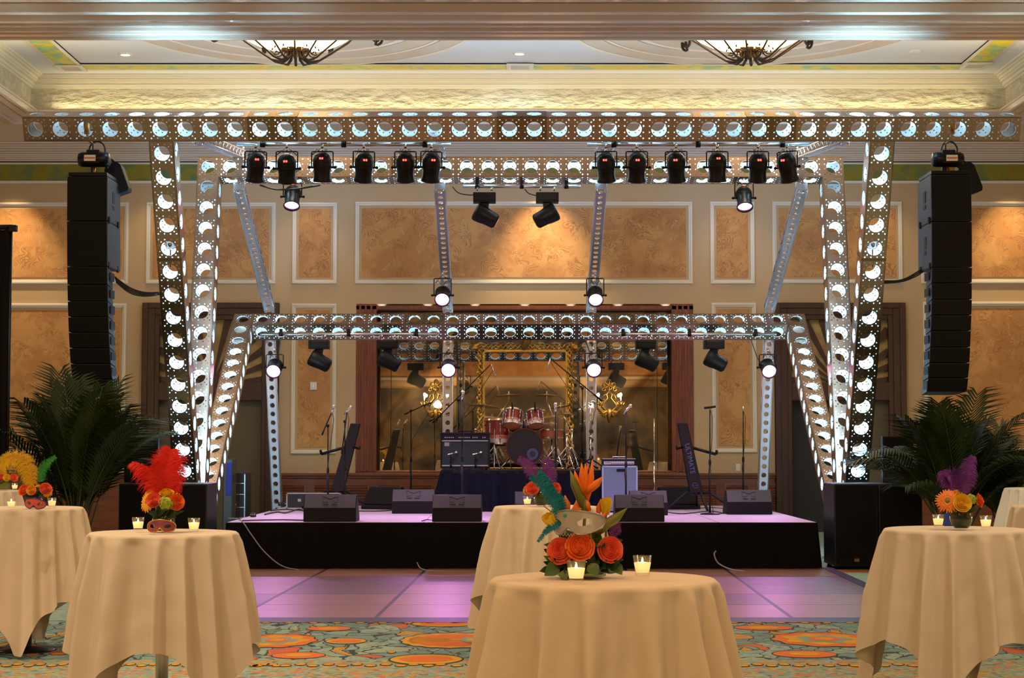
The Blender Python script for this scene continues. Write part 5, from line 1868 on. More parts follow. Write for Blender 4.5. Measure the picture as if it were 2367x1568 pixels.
# ================================================================== BAND GEAR
def mic_head(m, p, d, r=0.026, L=0.15):
    d = Vector(d).normalized()
    m.cyl(p, p - d * L, 0.018, 0.011, 10)
    m.ball(p + d * r * 0.5, r, 0, 12, 8)
def mic_stand(px, by, zb_, top, label, boom=None, base='round', mic='ball', md=(0.35, -0.5, 0.6), matl='black_metal', group='microphone stands', mic_mat='chrome'):
    """px,by: picture position of the foot on surface zb_; top: picture row of the pole top"""
    q = G(px, by, zb_)
    t = thing('microphone_stand', label, 'microphone stand', (q.x, q.y, zb_), 0, group)
    pt = P(px if not isinstance(top, tuple) else top[0], top if not isinstance(top, tuple) else top[1], q.y) - q
    m = MB()
    if base == 'round':
        m.lathe([(0.001, 0.03), (0.03, 0.03), (0.13, 0.015), (0.14, 0.0), (0.001, 0.0)], 20)
    else:
        for k in range(3):
            a = 2 * pi * k / 3 + 0.5
            m.tube([(0, 0, 0.16), (0.26 * cos(a), 0.26 * sin(a), 0.012)], 0.011, 6)
            m.ball((0.27 * cos(a), 0.27 * sin(a), 0.015), 0.016, 0, 6, 5)
    m.build('base', 'black_metal', t)
    m = MB()
    mid = pt * 0.5
    m.cyl((0, 0, 0.01), mid, 0.014, n=8)
    m.cyl(mid, pt, 0.0085, n=8)
    m.cyl(mid - pt * 0.03, mid + pt * 0.02, 0.019, n=8)
    m.build('pole', matl, t)
    tip = pt
    dv = Vector(md)
    if boom:
        (ax, ay), (bx, by_), dyb = boom
        A = P(ax, ay, q.y + dyb[0]) - q
        B = P(bx, by_, q.y + dyb[1]) - q
        m = MB()
        m.cyl(A, B, 0.0085, n=8)
        m.cyl(A, A + (B - A) * 0.16, 0.014, n=8)
        m.ball(pt, 0.024, 0, 8, 6)
        m.build('boom_arm', matl, t)
        tip = B
    if mic:
        m = MB()
        dv.normalize()
        if mic == 'ball':
            mic_head(m, tip + dv * 0.09, dv)
        elif mic == 'pencil':
            m.cyl(tip + dv * 0.0, tip + dv * 0.2, 0.011, n=8)
        elif mic == 'flat':
            m.cyl(tip - Vector((0.08, 0, -0.02)), tip + Vector((0.08, 0, 0.04)), 0.016, n=8)
        elif mic == 'clip':
            m.cyl(tip, tip + dv * 0.07, 0.014, 0.008, 8)
        m.build('microphone', mic_mat, t)
        w = MB()
        w.tube([tip, tip + Vector((0.03, -0.03, -0.1)), pt * 0.7 + Vector((0.025, -0.02, 0)), pt * 0.4 + Vector((-0.02, -0.02, 0)), Vector((0.04, -0.03, 0.03))], 0.0045, 5)
        w.build('cable', 'cable_black', t)
    return t
mic_stand(758, 1188, SZ, 985, 'short boom microphone stand behind the left front monitor', ((744, 1006), (767, 953), (0, -0.1)), 'round', 'ball', (0.2, -0.4, 0.5))
mic_stand(797, 1186, SZ, 975, 'boom microphone stand with a blue clutch right of the left front monitor', ((790, 1050), (802, 952), (0, 0)), 'round', 'ball', (0.4, -0.4, 0.45))
mic_stand(950, 1172, SZ, 950, 'black stand with a long raised boom left of the guitar amplifier', ((935, 958), (990, 933), (0.05, -0.05)), 'tripod', 'clip', (0.9, 0, 0.2), mic_mat='black_metal')
mic_stand(1068, 1196, SZ, 922, 'tall straight microphone stand in front of the guitar amplifier', None, 'round', 'ball', (0.05, -0.2, 0.3))
mic_stand(1060, 1084.8, RZ, 925, 'overhead boom stand reaching to the left above the drum kit', ((1000, 978), (1135, 842), (0.1, -0.1)), 'tripod', 'pencil', (0.35, 0, -1))
mic_stand(1346, 1084.5, RZ, 898, 'overhead boom stand reaching above the drum kit from the right', ((1392, 928), (1272, 829), (0.1, -0.1)), 'tripod', 'pencil', (-0.25, 0, -1))
mic_stand(1284, 1200, SZ, 950, 'straight vocal stand in front of the right half of the drum kit', None, 'round', 'ball', (0.0, -0.3, 0.4))
mic_stand(1422, 1178, SZ, 1060, 'stand with a gooseneck microphone in front of the bass cabinet', ((1425, 1060), (1436, 985), (0, 0)), 'round', 'clip', (-0.3, 0, -1), mic_mat='cable_grey')
mic_stand(1447, 1196, SZ, 950, 'straight vocal microphone stand beside the bass cabinet', None, 'round', 'ball', (0.35, -0.35, 0.4))
mic_stand(1512, 1173, SZ, 968, 'slim silver-topped stand at the back of the stage right of the bass cabinet', None, 'tripod', None, matl='chrome')
mic_stand(1641, 1190, SZ, 947, 'microphone stand with a level flat microphone near the right keyboard stand', None, 'round', 'flat', mic_mat='black_metal')
mic_stand(1718, 1173, SZ, 950, 'bare straight stand behind the right blue-lit monitor', None, 'tripod', 'clip', (0, 0, 1), mic_mat='chrome')
mic_stand(1365, 1084.8, RZ, 935, 'pink-lit boom stand at the right edge of the drum riser', ((1336, 950), (1372, 926), (0.05, 0)), 'tripod', 'clip', (0.4, 0, -0.6), matl='chrome', mic_mat='chrome')
mic_stand(1042, 1086.8, RZ, 1050, 'tiny microphone stand at the left speaker of the guitar amplifier', None, 'round', 'ball', (0.6, 0.5, 0.15))
mic_stand(1099, 1086.8, RZ, 1050, 'tiny microphone stand at the right speaker of the guitar amplifier', None, 'round', 'ball', (0.6, 0.5, 0.15))

def keyboard_stand(base_px, top_px, s, label, word):
    q = on_deck(*base_px)
    t = thing('keyboard_stand', label, 'stand', (q.x, q.y, SZ), 0, 'black column keyboard stands')
    hub = Vector((0, 0, 0.22))
    tp = P(top_px[0], top_px[1], q.y + 0.15) - q
    m = MB()
    d = tp - hub
    side = Vector((1, 0, 0))
    nrm = d.cross(side).normalized()
    for a, w0, w1 in ((0, 0.085, 0.06),):
        vs = []
        for f, w_ in ((0.0, 0.10), (1.0, 0.075)):
            c = hub + d * f
            for sx_, sy_ in ((-1, -1), (1, -1), (1, 1), (-1, 1)):
                vs.append(c + side * (sx_ * w_) + nrm * (sy_ * 0.045))
        m.add(vs, [(0, 1, 5, 4), (1, 2, 6, 5), (2, 3, 7, 6), (3, 0, 4, 7), (4, 5, 6, 7), (3, 2, 1, 0)])
    m.build('column', 'black_satin', t, bevel=0.01)
    for k, (fx, fy) in enumerate(((-0.48, -0.35), (0.52, -0.3), (0.05, 0.45), (0.1, -0.5))):
        if k == 3 and s < 0:
            continue
        m = MB()
        m.tube([hub + Vector((0, 0, 0.02)), (fx * 0.35, fy * 0.35, 0.26), (fx, fy, 0.02)], 0.021, 8)
        m.build('leg', 'black_satin', t)
    m = MB()
    for k in (0.68,):
        c = hub + d * k
        e1 = c + Vector((s * 0.42, -0.1, -0.12))
        m.tube([c, e1], 0.022, 8)
        m.tube([e1, e1 + Vector((s * 0.01, -0.02, 0.06))], 0.02, 8)
        e2 = c + Vector((-s * 0.16, -0.1, -0.04))
        m.tube([c, e2, e2 + Vector((0, 0, 0.04))], 0.018, 8)
    m.build('keyboard_arms', 'black_satin', t)
    if word:
        cu = bpy.data.curves.new('lettering', 'FONT')
        cu.body = word
        cu.size = 0.10
        cu.extrude = 0.001
        cu.align_x = 'CENTER'
        cu.align_y = 'CENTER'
        cu.resolution_u = 3
        tmp = bpy.data.objects.new('lettering', cu)
        COL.objects.link(tmp)
        bpy.context.view_layer.update()
        me = bpy.data.meshes.new_from_object(tmp.evaluated_get(bpy.context.evaluated_depsgraph_get()))
        bpy.data.objects.remove(tmp)
        me.materials.clear()
        me.materials.append(mat('letter_blue', (0.10, 0.13, 0.32), 0.4))
        o = bpy.data.objects.new('lettering', me)
        COL.objects.link(o)
        o.parent = t
        X = -d.normalized()
        Z = -nrm if nrm.y > 0 else nrm
        Yv = Z.cross(X)
        o.matrix_local = Matrix.Translation(hub + d * 0.5 + Z * 0.049) @ Matrix((X, Yv, Z)).transposed().to_4x4()
        m = MB()
        c = hub + d * 0.13 + Z * 0.048
        m.tube([c + side * (0.04 * cos(a)) + d.normalized() * (0.04 * sin(a)) for a in [k * pi / 8 for k in range(16)]], 0.004, 5, closed=True)
        m.tube([c - side * 0.03, c + side * 0.03], 0.004, 5)
        m.build('round_emblem', 'letter_blue', t)
    return t
keyboard_stand((778, 1176), (822, 980), -1, 'black column keyboard stand leaning right near the left end of the stage', None)
keyboard_stand((1611, 1180), (1577, 979), 1, 'black column keyboard stand with blue lettering at the right of the stage', 'ULTIMATE')

# guitar amplifier
xa, xb = P(1018, 1040, 25.95).x, P(1132, 1040, 25.95).x
zt_ = P(1075, 1000, 25.95).z
t = thing('guitar_amplifier', 'wide dark combo guitar amplifier with a silver control strip on the drum riser', 'amplifier', ((xa + xb) / 2, 25.95, RZ))
hw, h = (xb - xa) / 2, zt_ - RZ
m = MB()
m.box(-hw, hw, 0.0, 0.28, 0.02, 0.055); m.box(-hw, hw, 0, 0.28, h - 0.03, h); m.box(-hw, -hw + 0.022, 0, 0.28, 0.055, h - 0.03); m.box(hw - 0.022, hw, 0, 0.28, 0.055, h - 0.03)
m.box(-hw, hw, 0.25, 0.28, 0.05, h - 0.02)
m.build('cabinet', 'amp_tolex', t, bevel=0.006)
m = MB(); m.box(-hw + 0.022, hw - 0.022, 0.02, 0.04, 0.055, h - 0.13); m.build('grille_cloth', 'amp_grille', t)
m = MB(); m.box(-hw + 0.022, hw - 0.022, 0.01, 0.1, h - 0.115, h - 0.03); pnl = m.build('control_panel', 'amp_tolex', t)
m = MB()
for k in range(21):
    x = -hw + 0.07 + k * (2 * hw - 0.14) / 20
    if k in (5, 6, 13, 17, 18):
        continue
    m.cyl((x, 0.01, h - 0.075), (x, -0.008, h - 0.075), 0.0085, n=10)
m.build('knobs', 'amp_silver', pnl)
m = MB(); m.box(-hw + 0.022, hw - 0.022, 0.008, 0.02, h - 0.130, h - 0.117); m.box(-hw + 0.022, hw - 0.022, 0.008, 0.02, 0.055, 0.07); m.build('silver_strips', 'amp_silver', t)
m = MB()
for k in range(4):
    m.box(-hw + 0.06, -hw + 0.13, 0.012, 0.02, h - 0.158 - k * 0.014, h - 0.150 - k * 0.014)
m.build('badge', 'amp_silver', t)
m = MB(); m.cyl((hw - 0.07, 0.008, h - 0.075), (hw - 0.07, -0.002, h - 0.075), 0.006, n=8); m.build('pilot_light', 'led_red', pnl)
m = MB(); m.tube([(-0.1, 0.14, h), (-0.09, 0.14, h + 0.02), (0.09, 0.14, h + 0.02), (0.1, 0.14, h)], 0.01, 6)
for x in (-1, 1):
    for y in (0.04, 0.24):
        m.cyl((x * (hw - 0.05), y, 0), (x * (hw - 0.05), y, 0.02), 0.015, n=8)
m.build('handle_and_feet', 'black_metal', t)

# bass cabinet and head
Yb_ = 25.1
xa, xb = P(1391, 1100, Yb_).x, P(1474, 1100, Yb_).x
zt_ = P(1433, 1077, Yb_).z
hw, h = (xb - xa) / 2, zt_ - SZ
t = thing('bass_cabinet', 'tall bass speaker cabinet with a pale blue metal grille right of the riser', 'speaker', ((xa + xb) / 2, Yb_, SZ))
m = MB(); m.box(-hw, hw, 0.0, 0.36, 0.0, h); m.build('cabinet', 'amp_tolex', t, bevel=0.008)
m = MB()
g0, g1, g2, g3 = -hw + 0.012, hw - 0.012, 0.03, h - 0.012
nx, nz = 27, 36
for i in range(nx + 1):
    x = g0 + (g1 - g0) * i / nx
    m.box(x - 0.0055, x + 0.0055, -0.012, -0.006, g2, g3)
for k in range(nz + 1):
    z = g2 + (g3 - g2) * k / nz
    m.box(g0, g1, -0.012, -0.006, z - 0.0055, z + 0.0055)
for (a, b, c, d) in ((g0 - 0.01, g0 + 0.012, g2, g3), (g1 - 0.012, g1 + 0.01, g2, g3), (g0, g1, g3 - 0.012, g3 + 0.01)):
    m.box(a, b, -0.016, 0, c, d)
m.build('metal_grille', 'bass_grille', t)
m = MB(); m.box(-0.045, 0.075, -0.02, -0.012, h - 0.085, h - 0.045); m.build('badge', 'amp_tolex', t)
t = thing('bass_amplifier_head', 'bass amplifier head with a bright control panel on the pale grilled cabinet', 'amplifier', ((xa + xb) / 2, Yb_, SZ + h))
m = MB(); m.box(-hw + 0.01, hw - 0.03, 0.0, 0.3, 0.008, 0.10); m.build('case', 'amp_tolex', t, bevel=0.006)
m = MB(); m.box(-hw + 0.03, hw - 0.05, -0.008, 0.0, 0.018, 0.062); pn = m.build('control_panel', 'bass_head', t)
m = MB()
for k in range(14):
    m.box(-0.12 + k * 0.025, -0.112 + k * 0.025, -0.014, -0.008, 0.022, 0.04)
for k in range(4):
    m.cyl((-0.2 + k * 0.02, -0.008, 0.044), (-0.2 + k * 0.02, -0.018, 0.044), 0.006, n=8)
m.build('knobs', 'amp_tolex', pn)
m = MB(); m.tube([(-0.1, 0.12, 0.1), (-0.09, 0.12, 0.125), (0.09, 0.12, 0.125), (0.1, 0.12, 0.1)], 0.008, 6); m.box(-hw + 0.01, hw - 0.03, -0.004, 0.01, 0.095, 0.103)
m.build('handle', 'amp_silver', t)

# drum kit
def drum_shell(parent, c, r, d, axis, name='shell', fade=True):
    c = Vector(c)
    R = rot_to(axis)
    T = Matrix.Translation(c) @ R
    m = MB()
    N = 10
    m2 = MB()
    pr = []
    m.lathe([(r, -d / 2), (r, -d / 2 + d * 0.2)], 32, 1, T)
    m.lathe([(r, -d / 2 + d * 0.2), (r, -d / 2 + d * 0.36)], 32, 2, T)
    m.lathe([(r, -d / 2 + d * 0.36), (r, d / 2)], 32, 0, T)
    m.build(name, ['drum_fade', 'drum_cream', mat('drum_mid', (0.55, 0.16, 0.10), 0.2, coat=0.6)], parent)
    h = MB()
    for z in (-d / 2, d / 2):
        h.lathe([(r - 0.002, z - 0.012), (r + 0.010, z - 0.012), (r + 0.010, z + 0.012), (r - 0.002, z + 0.012)], 32, 0, T, smooth=False)
    h.build('hoops', 'chrome', parent)
    l = MB()
    for k in range(8):
        a = 2 * pi * k / 8 + 0.2
        for z in (-d * 0.3, d * 0.3):
            p = T @ Vector(((r + 0.012) * cos(a), (r + 0.012) * sin(a), z))
            l.ball(p, 0.016, 0, 7, 5)
        p0 = T @ Vector(((r + 0.014) * cos(a), (r + 0.014) * sin(a), -d / 2))
        p1 = T @ Vector(((r + 0.014) * cos(a), (r + 0.014) * sin(a), d / 2))
        l.tube([p0, p1], 0.005, 5)
    l.build('lugs', 'chrome', parent)
    return T
def head(parent, T, r, z, m_, name='drum_head'):
    m = MB(); m.lathe([(0.001, z), (r - 0.003, z)], 32, 0, T); m.build(name, m_, parent)
YD = 26.2
def dp(px, py, Y=YD):
    return P(px, py, Y)
bc = dp(1213, 1034)
rb = 0.27
t = thing('bass_drum', 'large bass drum with a black front head and a small round port', 'drum', (bc.x, YD, RZ))
L0 = Vector((0, 0, bc.z - RZ))
T = drum_shell(t, L0 + Vector((0, 0.22, 0)), rb, 0.42, (0, -1, 0))
head(t, T, rb, 0.212, 'drum_head_black', 'front_head')
m = MB(); m.lathe([(rb - 0.006, 0.205), (rb + 0.012, 0.205), (rb + 0.012, 0.235), (rb - 0.006, 0.235)], 36, 0, T, smooth=False); m.build('front_hoop', mat('hoop_dark', (0.10, 0.01, 0.012), 0.25), t)
pc = dp(1231, 1050, YD) - Vector((bc.x, YD, RZ))
m = MB(); m.lathe([(0.045, 0.0), (0.085, 0.0)], 28, 0, Matrix.Translation((pc.x, -0.006, pc.z)) @ rot_to((0, -1, 0)))
m.build('port_ring', mat('port_blue', (0.06, 0.08, 0.18), 0.4), t)
m = MB(); m.lathe([(0.001, 0.0), (0.046, 0.0)], 24, 0, Matrix.Translation((pc.x, -0.008, pc.z)) @ rot_to((0, -1, 0))); m.build('port_hole', 'dark_gap', t)
m = MB()
for sx in (-1, 1):
    m.tube([(sx * 0.2, 0.1, L0.z - 0.15), (sx * 0.38, -0.02, 0.01)], 0.010, 6)
    m.ball((sx * 0.38, -0.02, 0.015), 0.016, 0, 6, 5)
m.tube([(0, 0.2, L0.z + rb), (0, 0.2, L0.z + rb + 0.14)], 0.016, 8)
m.build('spurs', 'chrome', t)
for px, w_, lab in ((1185, 0.15, 'left mounted tom with a red to cream fade and orange lower head'), (1237, 0.132, 'right mounted tom with a red to cream fade and orange lower head')):
    c = dp(px, 969, YD + 0.1)
    t = thing('tom_drum', lab, 'drum', c, 0, 'mounted toms')
    ax = Vector((0.1 if px < 1200 else -0.1, 0.50, 1.0))
    T = drum_shell(t, (0, 0, 0), w_ - 0.015, 0.23, ax)
    head(t, T, w_ - 0.015, -0.118, 'drum_head_amber', 'lower_head')
    head(t, T, w_ - 0.015, 0.118, 'drum_head_white', 'upper_head')
    m = MB()
    s = 1 if px < 1200 else -1
    m.tube([(s * w_, 0.02, -0.02), (s * (w_ + 0.05), 0.03, -0.02), (s * (w_ + 0.05), 0.03, -0.2)], 0.014, 7)
    m.build('mount', 'chrome', t)
    m = MB()
    m.cyl((0, -0.09, 0.12), (-0.01, -0.11, 0.26), 0.016, 0.010, 8)
    m.build('clip_microphone', 'black_metal', t)
    m = MB(); m.box(-0.012, 0.012, -w_ - 0.0, -w_ + 0.03, 0.0, 0.03); m.build('badge', 'amp_silver', t)
c = dp(1150, 1000, YD + 0.25)
t = thing('floor_tom', 'floor tom with a red to cream fade left of the bass drum', 'drum', (c.x, c.y, RZ))
T = drum_shell(t, (0, 0, c.z - RZ), 0.19, 0.36, (0.0, 0.08, 1))
head(t, T, 0.19, 0.183, 'drum_head_white', 'upper_head')
for k in range(3):
    m = MB(); a = 2 * pi * k / 3 + 0.3
    m.tube([(0.205 * cos(a), 0.205 * sin(a), c.z - RZ + 0.05), (0.205 * cos(a), 0.205 * sin(a), 0.05), (0.23 * cos(a), 0.23 * sin(a), 0.01)], 0.008, 6); m.build('leg', 'chrome', t)
c = dp(1275, 1003, YD + 0.3)
t = thing('snare_drum', 'wooden snare drum on a chrome stand right of the bass drum', 'drum', (c.x, c.y, RZ))
m = MB(); m.lathe([(0.17, -0.06), (0.17, 0.06)], 28, 0, Matrix.Translation((0, 0, c.z - RZ))); m.build('shell', mat('snare_wood', (0.42, 0.12, 0.05), 0.3), t)
m = MB(); m.lathe([(0.001, 0.062), (0.17, 0.062)], 28, 0, Matrix.Translation((0, 0, c.z - RZ))); m.build('drum_head', 'drum_head_white', t)
m = MB()
for z in (-0.06, 0.06):
    m.lathe([(0.168, z - 0.01), (0.18, z - 0.01), (0.18, z + 0.01), (0.168, z + 0.01)], 28, 0, Matrix.Translation((0, 0, c.z - RZ)), smooth=False)
m.build('hoops', 'chrome', t)
m = MB()
m.tube([(0, 0, c.z - RZ - 0.08), (0, 0, 0.12)], 0.014, 8)
for k in range(3):
    a = 2 * pi * k / 3
    m.tube([(0, 0, c.z - RZ - 0.15), (0.15 * cos(a), 0.15 * sin(a), c.z - RZ - 0.07)], 0.008, 5)
    m.tube([(0, 0, 0.2), (0.22 * cos(a), 0.22 * sin(a), 0.012)], 0.009, 5)
m.build('stand', 'chrome', t)
def cymbal(px, py, rad, foot_px, Y, label, tilt=0.1, hihat=False, dark=False):
    c = dp(px, py, Y)
    fx = P(foot_px, py, Y).x
    t = thing('hi_hat' if hihat else 'cymbal_stand', label, 'cymbal', (fx, Y, RZ), 0, 'cymbals of the drum kit')
    L = Vector((c.x - fx, 0, c.z - RZ))
    for k in range(2 if hihat else 1):
        m = MB()
        T = Matrix.Translation(L + Vector((0, 0, -0.03 * k))) @ Matrix.Rotation(tilt, 4, 'Y') @ Matrix.Rotation(-0.06, 4, 'X')
        if k:
            T = T @ Matrix.Scale(-1, 4, (0, 0, 1))
        m.lathe([(0.004, 0.028), (0.02, 0.026), (0.035, 0.012), (rad * 0.5, 0.004), (rad, -0.008), (rad, -0.010), (0.035, 0.009)], 40, 0, T)
        m.build('cymbal', 'cymbal_brass', t)
    m = MB()
    m.tube([L + Vector((0, 0, 0.06)), L + Vector((0, 0, -0.08))], 0.006, 6)
    m.ball(L + Vector((0, 0, 0.045)), 0.012, 0, 8, 6)
    knee = Vector((0, 0, L.z * 0.62))
    if abs(L.x) > 0.03:
        m.tube([L + Vector((0, 0, -0.08)), knee], 0.008, 6)
    else:
        m.tube([L + Vector((0, 0, -0.08)), knee], 0.008, 6)
    m.tube([knee, (0, 0, 0.1)], 0.013, 8)
    m.ball(knee, 0.024, 0, 8, 6)
    m.build('pole', 'chrome', t)
    for k in range(3):
        m = MB(); a = 2 * pi * k / 3 + 0.9
        m.tube([(0, 0, 0.34), (0.26 * cos(a), 0.26 * sin(a), 0.012)], 0.010, 6)
        m.tube([(0, 0, 0.14), (0.15 * cos(a), 0.15 * sin(a), 0.16)], 0.006, 5)
        m.ball((0.26 * cos(a), 0.26 * sin(a), 0.014), 0.016, 0, 6, 5)
        m.build('leg', 'chrome', t)
cymbal(1119, 938, 0.26, 1100, YD + 0.1, 'large dark crash cymbal at the left of the drum kit', 0.10)
cymbal(1176, 914, 0.21, 1142, YD + 0.5, 'high thin cymbal above the left mounted tom', -0.05)
cymbal(1264, 914, 0.19, 1284, YD + 0.1, 'bright raised cymbal above the right mounted tom', 0.02)
cymbal(1310, 957, 0.13, 1310, YD + 0.1, 'pair of hi-hat cymbals at the right of the drum kit', 0.0, True)
cymbal(1296, 940, 0.17, 1322, YD + 0.7, 'cymbal half hidden behind the hi-hat', -0.15)
m = MB()
pc_ = dp(1150, 1072, YD + 0.5)
for k in range(9):
    a = k * 0.7
pts = [(RX0 + 0.85, 25.75, RZ + 0.01)]
t = thing('drummer_seat', 'round black drum stool behind the bass drum', 'stool', (bc.x + 0.1, YD + 1.0, RZ))
m = MB(); m.lathe([(0.001, 0.45), (0.16, 0.45), (0.17, 0.5), (0.15, 0.54), (0.001, 0.54)], 24); m.build('seat', 'black_satin', t)
m = MB(); m.cyl((0, 0, 0.2), (0, 0, 0.46), 0.02); m.build('post', 'chrome', t)
for k in range(3):
    m = MB(); a = 2 * pi * k / 3; m.tube([(0, 0, 0.28), (0.25 * cos(a), 0.25 * sin(a), 0.01)], 0.012, 6); m.build('leg', 'chrome', t)

# stage cables and small boxes
def floor_cable(pix, z, r, lab, m_='cable_black', name='cable'):
    cable([G(px, py, z + r) for px, py in pix], r, lab, name, m_, 6)
floor_cable([(560, 1204), (640, 1202), (700, 1203), (720, 1204)], SZ, 0.008, 'black cable lying along the front left edge of the stage')
floor_cable([(612, 1190), (640, 1184), (660, 1186), (690, 1178), (705, 1183)], SZ, 0.010, 'tangled black cable behind the small box at the left of the stage')
floor_cable([(625, 1181), (660, 1178), (700, 1180), (860, 1182), (905, 1180)], SZ, 0.008, 'long black cable crossing the left half of the stage')
floor_cable([(975, 1205), (985, 1202), (998, 1203), (1003, 1207)], SZ, 0.006, 'short curled cable left of the centre front monitor')
floor_cable([(1540, 1184), (1580, 1188), (1640, 1182), (1680, 1187), (1720, 1181)], SZ, 0.008, 'black cable around the foot of the right keyboard stand')
floor_cable([(1590, 1177), (1650, 1174), (1690, 1181), (1660, 1189)], SZ, 0.006, 'thin looped cable beside the right keyboard stand')
cable([P(528, 1199, 22.0), P(556, 1203, 21.82), P(580, 1235, 21.75), P(610, 1275, 21.7), P(650, 1308, 21.65), P(690, 1318, 21.55)], 0.008, 'grey cable hanging down the left of the black stage skirt', 'hanging_cable', 'cable_grey')
cable([P(964, 1301, 21.6), P(975, 1316, 21.5), P(1010, 1321, 21.4), P(1090, 1322, 21.35)], 0.007, 'grey cable emerging from the stage skirt onto the dance floor', 'hanging_cable', 'cable_grey')
cable([P(1655, 1274, 21.72), P(1651, 1283, 21.7), P(1661, 1303, 21.65), P(1690, 1317, 21.5), P(1720, 1321, 21.4)], 0.010, 'grey cable curling out of the right of the stage skirt', 'hanging_cable', 'cable_grey')
for px, py, lab in ((584, 1196, 'small black connector box at the left edge of the stage'), (660, 1170, 'dark stage box with plugs behind the left edge cables'), (1583, 1176, 'small black pedal under the right keyboard stand')):
    q = on_deck(px, py)
    t = thing('stage_box', lab, 'box', (q.x, q.y, SZ), 0, 'small boxes on the stage deck')
    w_ = 0.035 if px < 600 else 0.12
    m = MB(); m.box(-w_, w_, 0, 0.1, 0, 0.055); m.build('housing', 'case_dark', t, bevel=0.006)
    m = MB()
    for k in range(3):
        m.cyl((-w_ * 0.7 + k * w_ * 0.7, -0.002, 0.035), (-w_ * 0.7 + k * w_ * 0.7, -0.012, 0.035), 0.009, n=8)
    m.build('sockets', 'chrome', t)
# ================================================================== COCKTAIL TABLES
TH = 1.067
TR = 0.395
def cloth(cx, cy, a, rz, seed, top_m='tablecloth', nf=15, th=TH, flare=0.115, rot=0.0):
    rnd = random.Random(seed)
    ph = [rnd.uniform(0, 2 * pi) for _ in range(6)]
    mb = MB()
    N = 240
    rings = [(0.001, 0), (TR * 0.5, 0), (TR * 0.9, 0), (TR - 0.012, 0.0)]
    vs = []
    for r, z in rings:
        for i in range(N):
            p = 2 * pi * i / N
            vs.append((r * cos(p), r * sin(p), th))
    nd = 34
    for j in range(1, nd + 1):
        u = (j / nd) ** 1.6
        for i in range(N):
            p = 2 * pi * i / N
            q = p - rz
            re = min(a / max(abs(cos(q)), abs(sin(q)), 1e-6), a * 1.34)
            drop = re - TR
            d = drop * u
            # folds: a sum of unequal waves, deeper with the drop
            w = nf * p + 1.1 * sin(2 * p + ph[0]) + 0.8 * sin(5 * p + ph[1])
            f = sin(w + ph[2])
            f = (abs(f) ** 0.75) * (1 if f > 0 else -1) + 0.28 * sin(2 * w + ph[3]) + 0.35 * sin(nf * 0.43 * p + ph[4])
            deep = min(1.0, d / 0.35)
            amp = 0.009 + 0.034 * deep + 0.022 * max(0, d - 0.35)
            r = TR + 0.006 + flare * d + amp * (f + 0.15) * min(1, d / 0.05)
            z = th - d + 0.004
            if d < 0.012:
                r = TR - 0.008 + 0.014 * (d / 0.012)
            cr = sin(7.3 * p + 9 * u + ph[5]) * sin(3.1 * p - 14 * u + ph[0])     # soft press creases
            r += 0.003 * cr * deep
            ang = p + 0.035 * deep * cos(w + ph[2]) * 0.8
            if z < 0.012:            # spills over the floor
                ex = 0.012 - z
                r += ex * 0.8
                z = 0.012 + 0.018 * abs(sin(9 * p + 20 * ex)) * min(1, ex / 0.05)
            vs.append((r * cos(ang), r * sin(ang), z))
    R = len(rings) + nd
    fs = [(j * N + i, j * N + (i + 1) % N, (j + 1) * N + (i + 1) % N, (j + 1) * N + i) for j in range(R - 1) for i in range(N)]
    mb.add(vs, fs, 0, True)
    return mb
def table(px, py, label, a, rz, seed, m_='tablecloth', where='', rad=None, flare=0.115):
    q = G(px, py, TH + 0.003)
    t = thing('cocktail_table', 'round cocktail table, ' + where, 'table', (q.x, q.y, 0), 0, 'cocktail tables')
    m = MB(); m.lathe([(0.001, TH - 0.03), (TR - 0.022, TH - 0.03), (TR - 0.02, TH - 0.006), (0.001, TH - 0.006)], 40); m.build('tabletop', 'satin_white', t)
    m = MB(); m.cyl((0, 0, 0.03), (0, 0, TH - 0.03), 0.034, n=18); m.build('pole', 'pipe_metal', t)
    m = MB(); m.lathe([(0.001, 0.035), (0.05, 0.03), (0.20, 0.012), (0.22, 0.0), (0.001, 0.0)], 28); m.build('base', 'black_metal', t)
    c = cloth(0, 0, a, rz, seed, flare=flare).build('tablecloth', m_, None, loc=(q.x, q.y, 0), recalc=False)
    c.location.z = 0.003
    tag(c, label, 'tablecloth', 'floor-length tablecloths')
    return q
T1 = table(1395, 1339, 'cream cloth on the nearest table, front centre of the picture', 1.02, radians(20), 3, where='nearest one at the front centre', flare=0.11)
T2 = table(378, 1231.5, 'cream cloth with a raised front hem showing the pole, on the table with red feathers', 0.985, radians(2), 8, where='under the red feather centrepiece', flare=0.11)
T3 = table(2209, 1223.5, 'pale cream cloth with uneven layered hems, on the table with purple feathers', 0.99, radians(24), 12, 'tablecloth', where='under the purple feather centrepiece', flare=0.12)
T4 = table(68, 1174, 'cream cloth trailing on the carpet, on the table with the coral mask', 1.08, radians(52), 21, where='with the coral mask at the left edge', flare=0.14)
T5 = table(-47, 1134, 'cream cloth of the farthest left table, mostly out of the picture', 1.0, radians(10), 30, where='farthest left, behind the coral mask table', flare=0.17)
T6 = table(1262, 1171.5, 'cream cloth on the middle table, partly behind the nearest one', 1.0, radians(40), 41, where='in the middle between the nearest table and the stage', flare=0.17)
T7 = table(2408, 1129, 'white cloth on the farthest table at the right edge', 1.0, radians(15), 52, 'tablecloth_white', where='farthest one at the right edge', flare=0.17)
T8 = table(2462, 1170, 'tan shaded cloth just in front of the white one at the right edge', 1.0, radians(0), 55, 'tablecloth', where='just in front of the white one at the right edge', flare=0.12)
TT = TH + 0.012

